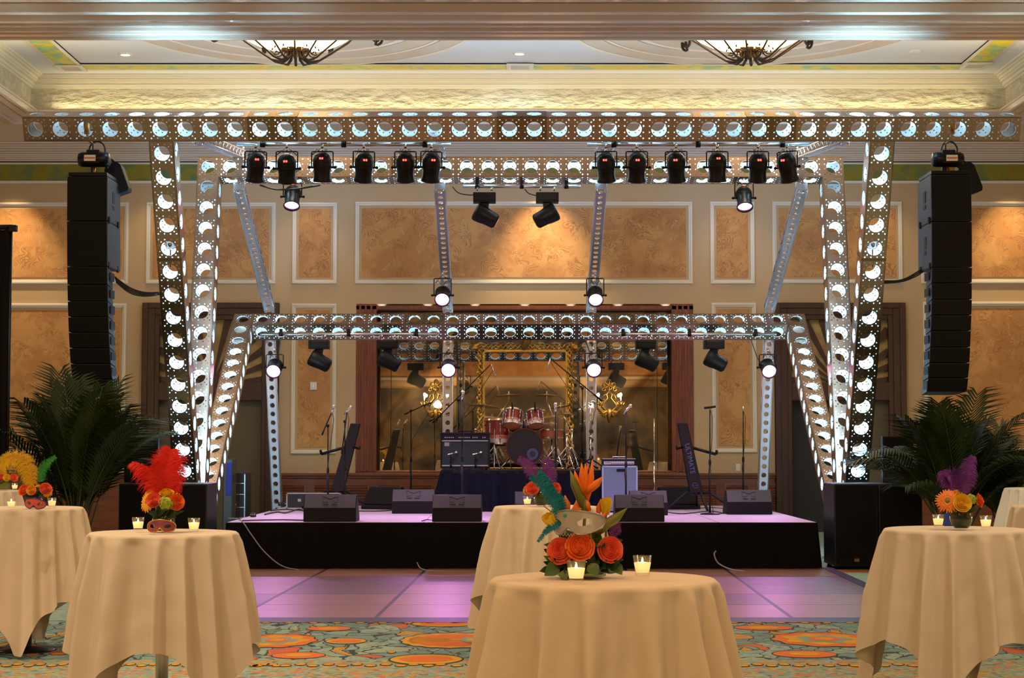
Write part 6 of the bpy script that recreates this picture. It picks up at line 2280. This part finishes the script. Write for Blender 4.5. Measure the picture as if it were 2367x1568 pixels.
# ---------------------------------------------------------------- candles
def candle(px, py, label):
    q = G(px, py, TT)
    t = thing('votive_candle', label, 'candle', (q.x, q.y, TT), 0, 'glass votive candles')
    m = MB(); m.lathe([(0.001, 0.0), (0.024, 0.0), (0.0255, 0.012), (0.034, 0.072), (0.0325, 0.072), (0.024, 0.014), (0.001, 0.012)], 24); m.build('glass_cup', 'clear_glass', t)
    m = MB(); m.lathe([(0.001, 0.013), (0.0235, 0.013), (0.030, 0.047), (0.018, 0.048), (0.001, 0.045)], 20); m.build('wax', 'wax', t)
    m = MB(); m.lathe([(0.0005, 0.046), (0.004, 0.05), (0.0035, 0.056), (0.0005, 0.066)], 10); m.build('flame', 'flame', t)
    point('candle_flame_lamp', (q.x, q.y, TT + 0.06), 0.12, WARM, 0.006)
for px, py, lab in ((1332, 1346, 'lit votive candle in front of the orange roses on the nearest table'),
                    (1485, 1332, 'votive candle standing alone right of the flowers on the nearest table'),
                    (319, 1227, 'votive candle left of the red feather centrepiece'), (448, 1229, 'votive candle right of the red feather centrepiece'),
                    (2169, 1219, 'lit votive candle left of the purple feather centrepiece'), (2279, 1222, 'lit votive candle right of the purple feather centrepiece'),
                    (26, 1175, 'lit votive candle left of the coral mask'), (120, 1173, 'lit votive candle right of the coral mask'),
                    (34, 1133, 'lit votive candle on the farthest left table'), (1219, 1169, 'lit votive candle on the middle table left of the dark vase')):
    candle(px, py, lab)

# ---------------------------------------------------------------- flowers
def frame_to(d, c=(0, 0, 0), spin=0.0):
    return Matrix.Translation(Vector(c)) @ rot_to(d) @ Matrix.Rotation(spin, 4, 'Z')
def petal(mb, M, a, r0, r1, h0, h1, wid, curl, m=0, k=4):
    """cup petal: bottom radius r0 at height h0 to radius r1 at height h1"""
    vs = []
    for i in range(k + 1):
        u = i / k
        rr = r0 + (r1 - r0) * u ** 0.7 + curl * max(0, u - 0.7) * 3
        z = h0 + (h1 - h0) * u - abs(curl) * max(0, u - 0.8) * 1.5
        w = wid * (0.35 + 0.9 * sin(pi * min(1, u * 0.62 + 0.12)))
        for j in range(-2, 3):
            b = a + w * j / 2
            zz = z - 0.12 * (h1 - h0) * (abs(j) / 2) ** 2 * u
            rj = rr * (1 + 0.05 * (1 - abs(j) / 2))
            vs.append((rj * cos(b), rj * sin(b), zz))
    mb.add(vs, [(i * 5 + j, i * 5 + j + 1, (i + 1) * 5 + j + 1, (i + 1) * 5 + j) for i in range(k) for j in range(4)], m, True, M)
def rose(c, d, r, m_, parent, name='rose', spin=0.0):
    mb = MB()
    M = frame_to(d, c, spin)
    rr = random.Random(int(abs(c[0] * 997 + c[2] * 131 + c[1] * 71) * 100))
    for n, rad, h, cu in ((2, 0.10, 1.30, 0), (3, 0.20, 1.30, 0.0), (4, 0.33, 1.25, 0.03), (5, 0.48, 1.15, 0.06), (5, 0.64, 0.98, 0.10), (6, 0.82, 0.74, 0.15), (7, 1.0, 0.46, 0.2)):
        o = rr.uniform(0, 6)
        for i in range(n):
            petal(mb, M, o + 2 * pi * i / n + rr.uniform(-.1, .1), r * rad * 0.45, r * rad, -r * 0.35, r * h * 0.6 * rr.uniform(.9, 1.05), pi / n * 1.35, cu * r * 0.6)
    mb.lathe([(0.001, -r * 0.4), (r * 0.5, -r * 0.3), (r * 0.75, -r * 0.05), (r * 0.5, r * 0.3), (r * 0.2, r * 0.55), (0.001, r * 0.6)], 12, 0, M)
    return mb.build(name, m_, parent, recalc=False)
def gerbera(c, d, r, m_, parent, name='gerbera', rings=((26, 1.0, 0.0), (22, 0.82, 0.05), (16, 0.55, 0.08))):
    mb = MB()
    M = frame_to(d, c)
    for n, f, z in rings:
        for i in range(n):
            a = 2 * pi * (i + 0.5 * z * 20) / n + random.uniform(-.06, .06)
            L = r * f * random.uniform(0.92, 1.05)
            w = 0.10 * r * (1.1 if f == 1 else 0.9)
            dr = Vector((cos(a), sin(a), 0)); s = Vector((-sin(a), cos(a), 0))
            zz = z * r
            mb.add([dr * r * 0.15 + Vector((0, 0, zz)), dr * L * 0.6 - s * w + Vector((0, 0, zz + 0.05 * r)), dr * L * 0.6 + s * w + Vector((0, 0, zz + 0.05 * r)), dr * L + s * w * 0.35 + Vector((0, 0, zz - .06 * r)), dr * L - s * w * 0.35 + Vector((0, 0, zz - .06 * r))],
                   [(0, 1, 2), (1, 4, 3, 2)], 0, False, M)
    mb.lathe([(0.001, r * 0.14), (r * 0.14, r * 0.12), (r * 0.2, r * 0.06)], 14, 1, M)
    return mb.build(name, [m_, 'leaf_olive'], parent, recalc=False)
def hydrangea(c, r, parent, name='hydrangea'):
    mb = MB()
    rnd = random.Random(3)
    for i in range(60):
        d = Vector((rnd.gauss(0, 1), rnd.gauss(0, 1), rnd.gauss(0, 1))).normalized()
        p = Vector(c) + d * r * rnd.uniform(0.8, 1.0)
        M = frame_to(d, p, rnd.uniform(0, 3))
        for k in range(4):
            a = pi / 2 * k
            q = Vector((cos(a), sin(a), 0)) ; s = Vector((-sin(a), cos(a), 0))
            w = r * 0.22
            mb.add([(0, 0, 0), q * w * 0.6 - s * w * 0.4 + Vector((0, 0, w * .2)), q * w * 1.1, q * w * 0.6 + s * w * 0.4 + Vector((0, 0, w * .2))], [(0, 1, 2, 3)], 0, False, M)
    mb.ball(c, r * 0.75, 0, 12, 8)
    return mb.build(name, 'hydrangea_green', parent, recalc=False)
def leaf(mb, p0, p1, w, up=(0, -1, 0.2), m=0, droop=0.0, k=7):
    p0, p1 = Vector(p0), Vector(p1)
    d = p1 - p0
    s = d.cross(Vector(up)).normalized()
    n = s.cross(d).normalized()
    vs = []
    for i in range(k + 1):
        u = i / k
        c = p0 + d * u + Vector((0, 0, -droop * u * u)) + n * (0.06 * d.length * sin(pi * u))
        ww = w * sin(pi * (0.04 + 0.96 * u) ** 0.8) if u < 1 else 0.0
        vs += [c - s * ww + n * 0.18 * ww, c, c + s * ww + n * 0.18 * ww]
    mb.add(vs, [(i * 3 + j, i * 3 + j + 1, (i + 1) * 3 + j + 1, (i + 1) * 3 + j) for i in range(k) for j in range(2)], m, True)
def plume(parent, pts, width, m_, name='feather', dens=150, seed=1, droop=0.25, wl=1.0, wr=1.0, prof=None, depth=0.5):
    rnd = random.Random(seed)
    pts = [Vector(p) for p in pts]
    q = [pts[0]] + pts + [pts[-1]]
    C = []
    for i in range(1, len(q) - 2):
        for k in range(12):
            u = k / 12
            a, b, c, d = q[i - 1], q[i], q[i + 1], q[i + 2]
            C.append(0.5 * ((2 * b) + (c - a) * u + (2 * a - 5 * b + 4 * c - d) * u * u + (3 * b - a - 3 * c + d) * u ** 3))
    C.append(pts[-1])
    mb = MB()
    n = len(C)
    mb.tube(C, [0.0026 * (1 - 0.85 * i / n) for i in range(n)], 5)
    dens = int(dens * 0.62)
    for i in range(dens):
        u = (i + rnd.random()) / dens
        f = u * (n - 1)
        k = min(int(f), n - 2)
        p = C[k].lerp(C[k + 1], f - k)
        T = (C[k + 1] - C[k]).normalized()
        B = Vector((T.z, 0, -T.x))
        B = B.normalized() if B.length > 1e-4 else Vector((1, 0, 0))
        w = width * (prof(u) if prof else (0.45 + 0.75 * sin(pi * min(1.0, 0.12 + u * 0.9))))
        for sd in (-1, 1):
            for rep in range(2):
                L = w * (wl if sd < 0 else wr) * rnd.choice((0.55, 0.8, 1.0, 1.0, 1.2)) * rnd.uniform(0.85, 1.12)
                yj = rnd.uniform(-depth, depth)
                d1 = (B * sd * 0.8 + T * 0.6 + Vector((0, yj, 0))).normalized()
                d2 = (B * sd * 0.85 + T * 0.25 + Vector((0, yj * 1.3, -droop))).normalized()
                d3 = (B * sd * 0.55 + T * rnd.uniform(-0.3, 0.4) + Vector((0, yj, -droop * 2.4))).normalized()
                a_ = p + Vector((0, rnd.uniform(-.002, .002), 0))
                b_ = a_ + d1 * L * 0.4
                c_ = b_ + d2 * L * 0.35
                e_ = c_ + d3 * L * 0.35
                wv = T * 0.0013
                mb.add([a_ - wv, a_ + wv, b_ + wv * 1.1, b_ - wv * 1.1, c_ + wv * 0.8, c_ - wv * 0.8, e_], [(0, 1, 2, 3), (3, 2, 4, 5), (5, 4, 6)])
    return mb.build(name, m_, parent, recalc=False)
def globe_vase(parent, r, h=None, fill='leaf_dark'):
    m = MB()
    prof = [(0.001, 0.0), (r * 0.55, 0.0), (r * 0.82, r * 0.28), (r * 0.98, r * 0.7), (r, r * 1.0), (r * 0.93, r * 1.4), (r * 0.72, r * 1.75), (r * 0.6, r * 1.86), (r * 0.62, r * 1.92)]
    m.lathe(prof, 28)
    v = m.build('glass_vase', 'vase_glass', parent)
    m = MB()
    m.lathe([(x * 0.93, 0.004 + z * 0.96) for x, z in prof], 28)
    m.build('leaf_lining', fill, v)
    return v

def local(q, px, py, dy=0.0):
    p = P(px, py, q.y + dy)
    return Vector((p.x - q.x, dy, p.z - TT))

# --- red feather centrepiece (table with pole)
q = G(378, 1228, TT)
t = thing('flower_arrangement', 'centrepiece with tall red feathers, orange roses and green hydrangea in a glass vase', 'flowers', (q.x, q.y, TT), 0, 'table centrepieces')
L = lambda px, py, dy=0.0: local(q, px, py, dy)
globe_vase(t, 0.062)
m = MB()
for a, b, w in (((375, 1190), (340, 1186), 0.02), ((380, 1190), (427, 1182), 0.02), ((372, 1188), (352, 1200), 0.018), ((385, 1188), (408, 1197), 0.018), ((370, 1185), (395, 1176), 0.03), ((360, 1185), (385, 1180), 0.03)):
    leaf(m, L(*a, -0.03), L(*b, -0.07), w)
m.cyl(L(378, 1215), L(378, 1170), 0.03, 0.045)
m.build('leaves', 'leaf_dark', t, recalc=False)
gerbera(L(340, 1162, -0.04), (-0.55, -0.7, 0.15), 0.055, mat('gerbera_yellow', (0.9, 0.42, 0.02), 0.55), t)
gerbera(L(406, 1159, -0.01), (0.5, -0.8, 0.2), 0.050, 'gerbera_yellow', t)
rose(L(355, 1158, -0.07), (-0.1, -0.9, 0.35), 0.038, 'rose_coral', t)
rose(L(407, 1162, -0.07), (0.3, -0.9, 0.2), 0.040, 'rose_orange', t)
rose(L(385, 1142, -0.05), (0.0, -0.4, 0.9), 0.036, 'rose_yellow', t)
rose(L(350, 1141, 0.02), (-0.2, -0.4, 0.9), 0.032, 'gerbera_yellow', t)
hydrangea(L(384, 1163, -0.09), 0.042, t)
plume(t, [L(385, 1150), L(388, 1100), L(390, 1065), L(396, 1040)], 0.085, 'feather_red', seed=1, dens=190, droop=0.05)
plume(t, [L(372, 1150, 0.02), L(356, 1115, 0.02), L(338, 1085, 0.0), L(305, 1070, -0.02)], 0.078, 'feather_red', seed=2, dens=170, droop=0.25, wr=0.3)
plume(t, [L(376, 1150, -0.03), L(372, 1115, -0.05), L(368, 1085, -0.06), L(358, 1072, -0.1)], 0.065, 'feather_red', seed=3, dens=170, droop=0.2)
plume(t, [L(390, 1150, 0.03), L(404, 1118, 0.04), L(414, 1090, 0.05), L(410, 1062, 0.05)], 0.05, 'feather_red', seed=4, dens=130, droop=0.5)

def mask_mesh(parent, m_, trim, W2=0.085, H2=0.036, M=None, curve=0.9, name='face'):
    """a domino mask, curved round a vertical axis, with two eye holes"""
    mb = MB()
    vs, es = [], []
    def loop(pts):
        b = len(vs); vs.extend(Vector(p) for p in pts); es.extend((b + i, b + (i + 1) % len(pts)) for i in range(len(pts)))
    out = []
    for i in range(72):
        a = 2 * pi * i / 72
        x = W2 * cos(a)
        y = H2 * sin(a)
        if sin(a) > 0:
            y = H2 * (0.75 * sin(a) + 0.45 * abs(cos(a)) ** 3 * sin(a) + 0.16 * sin(a) * cos(2 * a) * -1)
        else:
            y *= (1.0 - 0.65 * math.exp(-(x / (W2 * 0.16)) ** 2))
        out.append((x, y))
    loop(out)
    eyes = []
    for s in (-1, 1):
        e = [(s * W2 * 0.45 + W2 * 0.22 * cos(2 * pi * i / 20), -H2 * 0.02 + H2 * 0.27 * sin(2 * pi * i / 20) + 0.1 * H2 * cos(2 * pi * i / 20) * s) for i in range(20)]
        loop(e); eyes.append((s * W2 * 0.45, -H2 * 0.02, W2 * 0.22, H2 * 0.27))
    for i in range(-9, 10):
        for j in range(-4, 5):
            x, y = i * W2 / 10, j * H2 / 5
            if (x / W2) ** 2 + (y / H2) ** 2 < 0.7 and not any(((x - ex) / ew) ** 2 + ((y - ey) / eh) ** 2 < 1.6 for ex, ey, ew, eh in eyes) and y > -H2 * 0.3:
                vs.append(Vector((x, y)))
    r = delaunay_2d_cdt(vs, es, [], 1, 1e-7)
    ov, of = r[0], r[2]
    def bend(x, y, t=0.0):
        a = x / W2 * curve
        R = W2 / curve
        return (R * sin(a) * 1.0, -(R + t) * cos(a) + R, y)
    keep = []
    for f in of:
        c = sum((ov[i] for i in f), Vector((0, 0))) / len(f)
        if any(((c.x - ex) / ew) ** 2 + ((c.y - ey) / eh) ** 2 < 0.98 for ex, ey, ew, eh in eyes):
            continue
        keep.append(tuple(f))
    for th_ in (0.0, 0.003):
        mb.add([bend(p.x, p.y, th_) for p in ov], keep, 0, True, M)
    o = mb.build(name, m_, parent, recalc=False)
    tb = MB()
    tb.tube([bend(x, y, 0.002) for x, y in out], 0.0035, 5, 0, M, closed=True)
    tb.build('trim_braid', trim, o)
    return bend
qm = G(374, 1231.5, TT)
t = thing('masquerade_mask', 'plum and gold masquerade mask leaning on the vase of red feathers', 'mask', (qm.x - 0.004, qm.y - 0.03, TT + 0.036), 0, 'masquerade masks')
mask_mesh(t, 'mask_plum', 'gold', 0.092, 0.036, Matrix.Rotation(radians(-8), 4, 'X'), 1.1)

# --- purple feather centrepiece
q = G(2222, 1222, TT)
t = thing('flower_arrangement', 'centrepiece with purple feathers over orange gerbera and yellow rose in a dark globe vase', 'flowers', (q.x, q.y, TT), 0, 'table centrepieces')
L = lambda px, py, dy=0.0: local(q, px, py, dy)
globe_vase(t, 0.064)
m = MB()
for a, b, w in (((2215, 1180), (2190, 1185), 0.02), ((2225, 1180), (2260, 1178), 0.02), ((2205, 1178), (2240, 1172), 0.035)):
    leaf(m, L(*a, -0.02), L(*b, -0.05), w)
m.cyl(L(2222, 1200), L(2222, 1165), 0.03, 0.05)
m.build('leaves', 'leaf_dark', t, recalc=False)
gerbera(L(2190, 1159, -0.08), (-0.15, -0.95, 0.2), 0.068, 'gerbera_orange', t)
gerbera(L(2196, 1143, -0.03), (-0.1, -0.5, 0.8), 0.045, 'rose_orange', t, rings=((26, 1.0, 0.0), (20, 0.8, 0.12)))
rose(L(2224, 1164, -0.09), (0.0, -0.95, 0.25), 0.046, 'rose_yellow', t)
hydrangea(L(2245, 1154, -0.06), 0.034, t)
rose(L(2262, 1158, -0.03), (0.8, -0.5, 0.2), 0.036, 'rose_orange', t)
rose(L(2212, 1141, -0.02), (0.0, -0.3, 0.9), 0.026, 'rose_yellow', t)
for i, (pp, w) in enumerate((([L(2216, 1140), L(2200, 1118), L(2184, 1100), L(2180, 1090)], 0.05), ([L(2216, 1140, .02), L(2206, 1110, .02), L(2200, 1098, 0), L(2190, 1104, -.03)], 0.055),
                             ([L(2220, 1143), L(2228, 1110), L(2238, 1080), L(2249, 1056)], 0.05), ([L(2222, 1142, -.02), L(2232, 1120, -.03), L(2240, 1100, -.04), L(2246, 1075, -.04)], 0.045))):
    plume(t, pp, w, 'feather_purple', seed=20 + i, dens=160, droop=0.35)
t = thing('ribbon', 'folded deep blue ribbon standing left of the dark globe vase', 'ribbon', (G(2194, 1217, TT).x, G(2194, 1217, TT).y, TT))
m = MB()
m.add([(-0.028, 0, 0), (0.03, -0.012, 0), (0.02, -0.01, 0.075), (0.0, -0.004, 0.082), (-0.026, 0, 0.072), (-0.028, 0.02, 0), (0.03, 0.02, 0), (0.0, 0.02, 0.082)],
      [(0, 1, 2, 3, 4), (5, 0, 4, 7), (1, 6, 7, 3, 2), (5, 7, 6)])
m.build('folded_cloth', 'ribbon_blue', t, bevel=0.003)

# --- coral mask centrepiece
q = G(78, 1174, TT)
t = thing('flower_arrangement', 'centrepiece with drooping yellow feathers, a green feather and orange tulips', 'flowers', (q.x, q.y, TT), 0, 'table centrepieces')
L = lambda px, py, dy=0.0: local(q, px, py, dy)
globe_vase(t, 0.062)
m = MB()
m.cyl(L(78, 1165), L(80, 1135), 0.035, 0.06)
for a, b, w in (((78, 1145), (55, 1150), 0.025), ((85, 1145), (105, 1140), 0.025), ((75, 1140), (92, 1128), 0.03)):
    leaf(m, L(*a, -0.03), L(*b, -0.07), w)
m.build('leaves', 'leaf_dark', t, recalc=False)
rose(L(55, 1134, -0.05), (-0.4, -0.8, 0.4), 0.040, 'rose_orange', t)
rose(L(73, 1134, -0.08), (-0.1, -0.9, 0.2), 0.034, 'gerbera_yellow', t)
rose(L(105, 1131, -0.06), (0.4, -0.8, 0.4), 0.042, 'rose_coral', t)
gerbera(L(108, 1136, -0.02), (0.5, -0.8, 0.2), 0.05, 'gerbera_yellow', t)
rose(L(90, 1128, -0.02), (0.1, -0.4, 0.9), 0.028, 'rose_yellow', t)
plume(t, [L(72, 1125), L(70, 1090), L(52, 1062), L(20, 1058), L(6, 1085)], 0.085, 'feather_yellow', seed=31, dens=230, droop=0.8)
plume(t, [L(74, 1125, .03), L(66, 1095, .03), L(48, 1065, .03), L(30, 1056, .03)], 0.07, 'feather_yellow', seed=32, dens=180, droop=0.5)
plume(t, [L(84, 1122, .02), L(76, 1095, .02), L(64, 1070, .02), L(50, 1056, .02)], 0.03, 'feather_purple', seed=33, dens=120, droop=0.1)
plume(t, [L(94, 1115, -.02), L(97, 1092, -.02), L(106, 1074, -.02), L(128, 1056, -.02)], 0.036, 'feather_green', seed=34, dens=150, droop=0.15)
qm = G(81, 1177, TT)
t = thing('masquerade_mask', 'coral and blue masquerade mask leaning on the vase at the left edge', 'mask', (qm.x, qm.y - 0.03, TT + 0.04), 0, 'masquerade masks')
mask_mesh(t, 'mask_coral', 'case_blue', 0.092, 0.040, Matrix.Rotation(radians(6), 4, 'Y'), 1.0)

# --- far left table
q = G(8, 1132, TT)
t = thing('flower_arrangement', 'small centrepiece of orange and yellow roses on the farthest left table', 'flowers', (q.x, q.y, TT), 0, 'table centrepieces')
L = lambda px, py, dy=0.0: local(q, px, py, dy)
m = MB(); m.box(-0.07, 0.06, -0.05, 0.05, 0.0, 0.085); m.build('square_vase', 'leaf_olive', t, bevel=0.006)
m = MB(); leaf(m, L(0, 1118), L(30, 1112), 0.03); m.cyl(L(5, 1125), L(5, 1110), 0.04, 0.07); m.build('leaves', 'leaf_dark', t, recalc=False)
rose(L(2, 1106, -0.04), (-0.1, -0.9, 0.3), 0.042, 'rose_coral', t)
rose(L(16, 1105, -0.05), (0.1, -0.9, 0.3), 0.036, 'rose_yellow', t)
rose(L(32, 1105, -0.03), (0.6, -0.7, 0.3), 0.040, 'rose_coral', t)
plume(t, [L(10, 1100), L(4, 1080), L(8, 1062), L(24, 1056)], 0.07, 'feather_yellow', seed=35, dens=150, droop=0.5)

# --- middle table
q = G(1251, 1169, TT)
t = thing('flower_arrangement', 'dark glass vase with one orange rose and purple feathers on the middle table', 'flowers', (q.x, q.y, TT), 0, 'table centrepieces')
L = lambda px, py, dy=0.0: local(q, px, py, dy)
globe_vase(t, 0.062, fill='leaf_mid')
m = MB()
for a, b, w in (((1238, 1140), (1215, 1118), 0.022), ((1240, 1140), (1222, 1135), 0.02), ((1250, 1140), (1275, 1135), 0.03), ((1250, 1145), (1235, 1128), 0.03)):
    leaf(m, L(*a, 0), L(*b, -0.03), w)
m.build('leaves', 'leaf_mid', t, recalc=False)
rose(L(1231, 1130, -0.05), (-0.1, -0.9, 0.3), 0.048, 'rose_coral', t)
rose(L(1218, 1133, -0.02), (-0.7, -0.6, 0.2), 0.032, 'gerbera_yellow', t)
rose(L(1284, 1130, -0.03), (0.5, -0.8, 0.1), 0.042, 'rose_coral', t)
plume(t, [L(1252, 1130), L(1236, 1100), L(1222, 1078), L(1200, 1060)], 0.055, 'feather_purple', seed=41, dens=150, droop=0.15)
plume(t, [L(1258, 1130), L(1270, 1105), L(1268, 1080), L(1262, 1062)], 0.06, 'feather_purple', seed=42, dens=160, droop=0.35)

# --- nearest table: silver mask and bird-of-paradise
q = G(1345, 1331, TT)
t = thing('flower_arrangement', 'large centrepiece with bird-of-paradise, three orange roses, teal feather and silver mask', 'flowers', (q.x, q.y, TT), 0, 'table centrepieces')
L = lambda px, py, dy=0.0: local(q, px, py, dy)
m = MB(); m.lathe([(0.001, 0.0), (0.085, 0.0), (0.09, 0.02), (0.088, 0.10), (0.084, 0.10), (0.084, 0.012), (0.001, 0.012)], 30); v = m.build('glass_vase', 'vase_glass', t)
m = MB()
m.lathe([(0.001, 0.015), (0.08, 0.015), (0.082, 0.09), (0.06, 0.115), (0.001, 0.13)], 24)
m.build('foliage_core', 'leaf_dark', t)
m = MB()
rnd = random.Random(9)
for i in range(95):
    a = rnd.uniform(0, 2 * pi)
    r = rnd.uniform(0.03, 0.10)
    p0 = Vector((r * cos(a) * 1.15, r * sin(a) * 0.8 - 0.01, rnd.uniform(0.02, 0.12)))
    d = Vector((cos(a) * rnd.uniform(.5, 1.1), sin(a) - 0.3, rnd.uniform(-0.55, 0.7))).normalized()
    p1 = p0 + d * rnd.uniform(0.035, 0.065)
    if p1.z < 0.004:
        p1.z = 0.006
    leaf(m, p0, p1, rnd.uniform(0.012, 0.02), (rnd.uniform(-.4, .4), -1, 0.5), 0)
m.build('leaves', 'leaf_dark', t, recalc=False)
m = MB()
leaf(m, L(1290, 1305, -0.07), L(1258, 1332, -0.1), 0.026, (0.4, -1, 0.3))
leaf(m, L(1285, 1302, -0.05), L(1256, 1285, -0.08), 0.012, (0.3, -1, 0))
leaf(m, L(1300, 1320, -0.09), L(1309, 1342, -0.11), 0.018)
leaf(m, L(1362, 1305, -0.10), L(1382, 1332, -0.12), 0.024, (0.2, -1, 0.3))
leaf(m, L(1338, 1300, -0.10), L(1345, 1322, -0.13), 0.02, (0.2, -1, 0.3))
leaf(m, L(1420, 1305, -0.05), L(1438, 1330, -0.08), 0.02)
leaf(m, L(1330, 1270, 0.0), L(1290, 1232, -0.02), 0.03)
leaf(m, L(1365, 1275, 0.0), L(1378, 1215, 0.0), 0.035)
m.build('broad_leaves', 'leaf_mid', t, recalc=False)
rose(L(1296, 1275, -0.07), (-0.25, -0.92, 0.2), 0.043, 'rose_coral', t)
rose(L(1340, 1266, -0.09), (0.05, -0.92, 0.35), 0.047, 'rose_orange', t)
rose(L(1409, 1272, -0.06), (0.2, -0.93, 0.15), 0.042, 'rose_coral', t)
def tulip(c, d, r, m_):
    mb = MB()
    M = frame_to(d, c)
    for k in range(6):
        petal(mb, M, k * pi / 3, r * 0.45, r * (0.85 if k % 2 else 0.7), -r * 1.0, r * 1.1, 0.75, -0.05 * r, 0, 6)
    mb.lathe([(0.001, -r * 1.15), (r * 0.5, -r)], 12, 0, M)
    mb.build('tulip', m_, t, recalc=False)
tulip(L(1273, 1206, -0.05), (-0.6, -0.45, 0.7), 0.027, 'tulip_yellow')
tulip(L(1401, 1172, -0.02), (0.05, -0.3, 1), 0.027, 'tulip_yellow')
def spike(pts, w, mb, m=0):
    pts = [Vector(p) for p in pts]
    n = len(pts)
    mb.tube(pts, [w * (0.35 + 0.9 * sin(pi * (i + 0.6) / (n + 0.2))) if i < n - 1 else 0.001 for i in range(n)], 6, m)
m = MB()
for a in (((1350, 1160), (1349, 1125), (1346, 1098), (1344, 1070)), ((1352, 1160), (1353, 1130), (1354, 1105), (1353, 1072)), ((1356, 1160), (1361, 1135), (1366, 1105), (1370, 1062)),
          ((1350, 1158), (1340, 1130), (1333, 1110), (1328, 1088)), ((1352, 1150), (1348, 1120), (1350, 1100), (1360, 1075))):
    spike([L(x, y, -0.01 - 0.006 * i) for i, (x, y) in enumerate(a)], 0.010, m)
spike([L(1354, 1140, -0.03), L(1368, 1128, -0.04), L(1380, 1118, -0.045), L(1393, 1102, -0.05)], 0.012, m)
spike([L(1311, 1190, -0.03), L(1309, 1165, -0.03), L(1306, 1145, -0.03)], 0.012, m)
spike([L(1345, 1190, 0.0), L(1338, 1175, 0.0), L(1333, 1155, 0.0)], 0.025, m)
spike([L(1362, 1182, -0.02), L(1356, 1165, -0.02), L(1350, 1150, -0.02)], 0.010, m)
spike([L(1372, 1222, -0.03), L(1388, 1205, -0.03), L(1403, 1182, -0.03)], 0.012, m)
spike([L(1382, 1195, -0.01), L(1384, 1175, -0.01), L(1388, 1155, -0.01)], 0.008, m)
m.build('bird_of_paradise_petals', 'bird_orange', t)
m = MB()
spike([L(1348, 1178, -0.02), L(1340, 1150, -0.03), L(1328, 1120, -0.03), L(1318, 1088, -0.03)], 0.013, m)
spike([L(1350, 1190, -0.02), L(1349, 1165, -0.02), L(1351, 1140, -0.02)], 0.012, m)
spike([L(1370, 1230, -0.04), L(1395, 1215, -0.05), L(1422, 1200, -0.05), L(1450, 1175, -0.05)], 0.016, m)
spike([L(1374, 1240, -0.02), L(1395, 1222, -0.03), L(1415, 1205, -0.03), L(1425, 1190, -0.03)], 0.012, m)
m.tube([L(1345, 1300), L(1352, 1190)], 0.006, 6)
m.tube([L(1365, 1300), L(1375, 1225)], 0.006, 6)
m.tube([L(1400, 1290), L(1401, 1190)], 0.004, 6)
m.build('bracts_and_stems', 'leaf_olive', t)
m = MB()
m.tube([L(1297, 1250, -0.05), L(1290, 1195), L(1270, 1180), L(1256, 1170)], 0.0025, 5)
m.tube([L(1366, 1265, -0.09), L(1365, 1225, -0.09)], 0.003, 5)
m.build('mask_sticks', 'gold', t)
plume(t, [L(1303, 1212, -0.05), L(1288, 1178, -0.05), L(1268, 1145, -0.05), L(1225, 1105, -0.05)], 0.045, 'feather_teal', 'teal_feather', 220, 51, 0.35, wl=0.25, wr=1.0)
plume(t, [L(1303, 1212, -0.04), L(1292, 1165, -0.04), L(1272, 1120, -0.04), L(1250, 1088, -0.04)], 0.038, 'feather_teal', 'teal_feather', 200, 52, 0.35, wl=1.0, wr=0.3)
plume(t, [L(1300, 1206, -0.06), L(1285, 1214, -0.06), L(1265, 1225, -0.06), L(1244, 1252, -0.06)], 0.014, 'feather_teal', 'teal_feather', 120, 53, 0.3)
plume(t, [L(1410, 1250, 0.0), L(1418, 1230, 0.0), L(1424, 1218, 0.0), L(1424, 1208, 0.0)], 0.02, 'feather_purple', 'purple_feather', 90, 54, 0.3)
mask = thing('masquerade_mask', 'silver masquerade mask with a teal jewel held up in the nearest centrepiece', 'mask', Vector((q.x, q.y, TT)) + L(1314, 1208, -0.10), radians(-38), 'masquerade masks')
bend = mask_mesh(mask, 'mask_silver', 'mask_trim', 0.135, 0.046, Matrix.Rotation(radians(-2), 4, 'Y'), 1.15)
m = MB(); m.ball((-0.012, -0.006, 0.024), 0.0065, 0, 10, 8); m.build('jewel', 'jewel_teal', mask)
m = MB()
for k in range(9):
    m.ball((-0.02 + k * 0.0065, -0.012, -0.042 - 0.004 * (k % 2)), 0.003, 0, 6, 4)
m.build('bead_fringe', 'mask_trim', mask)
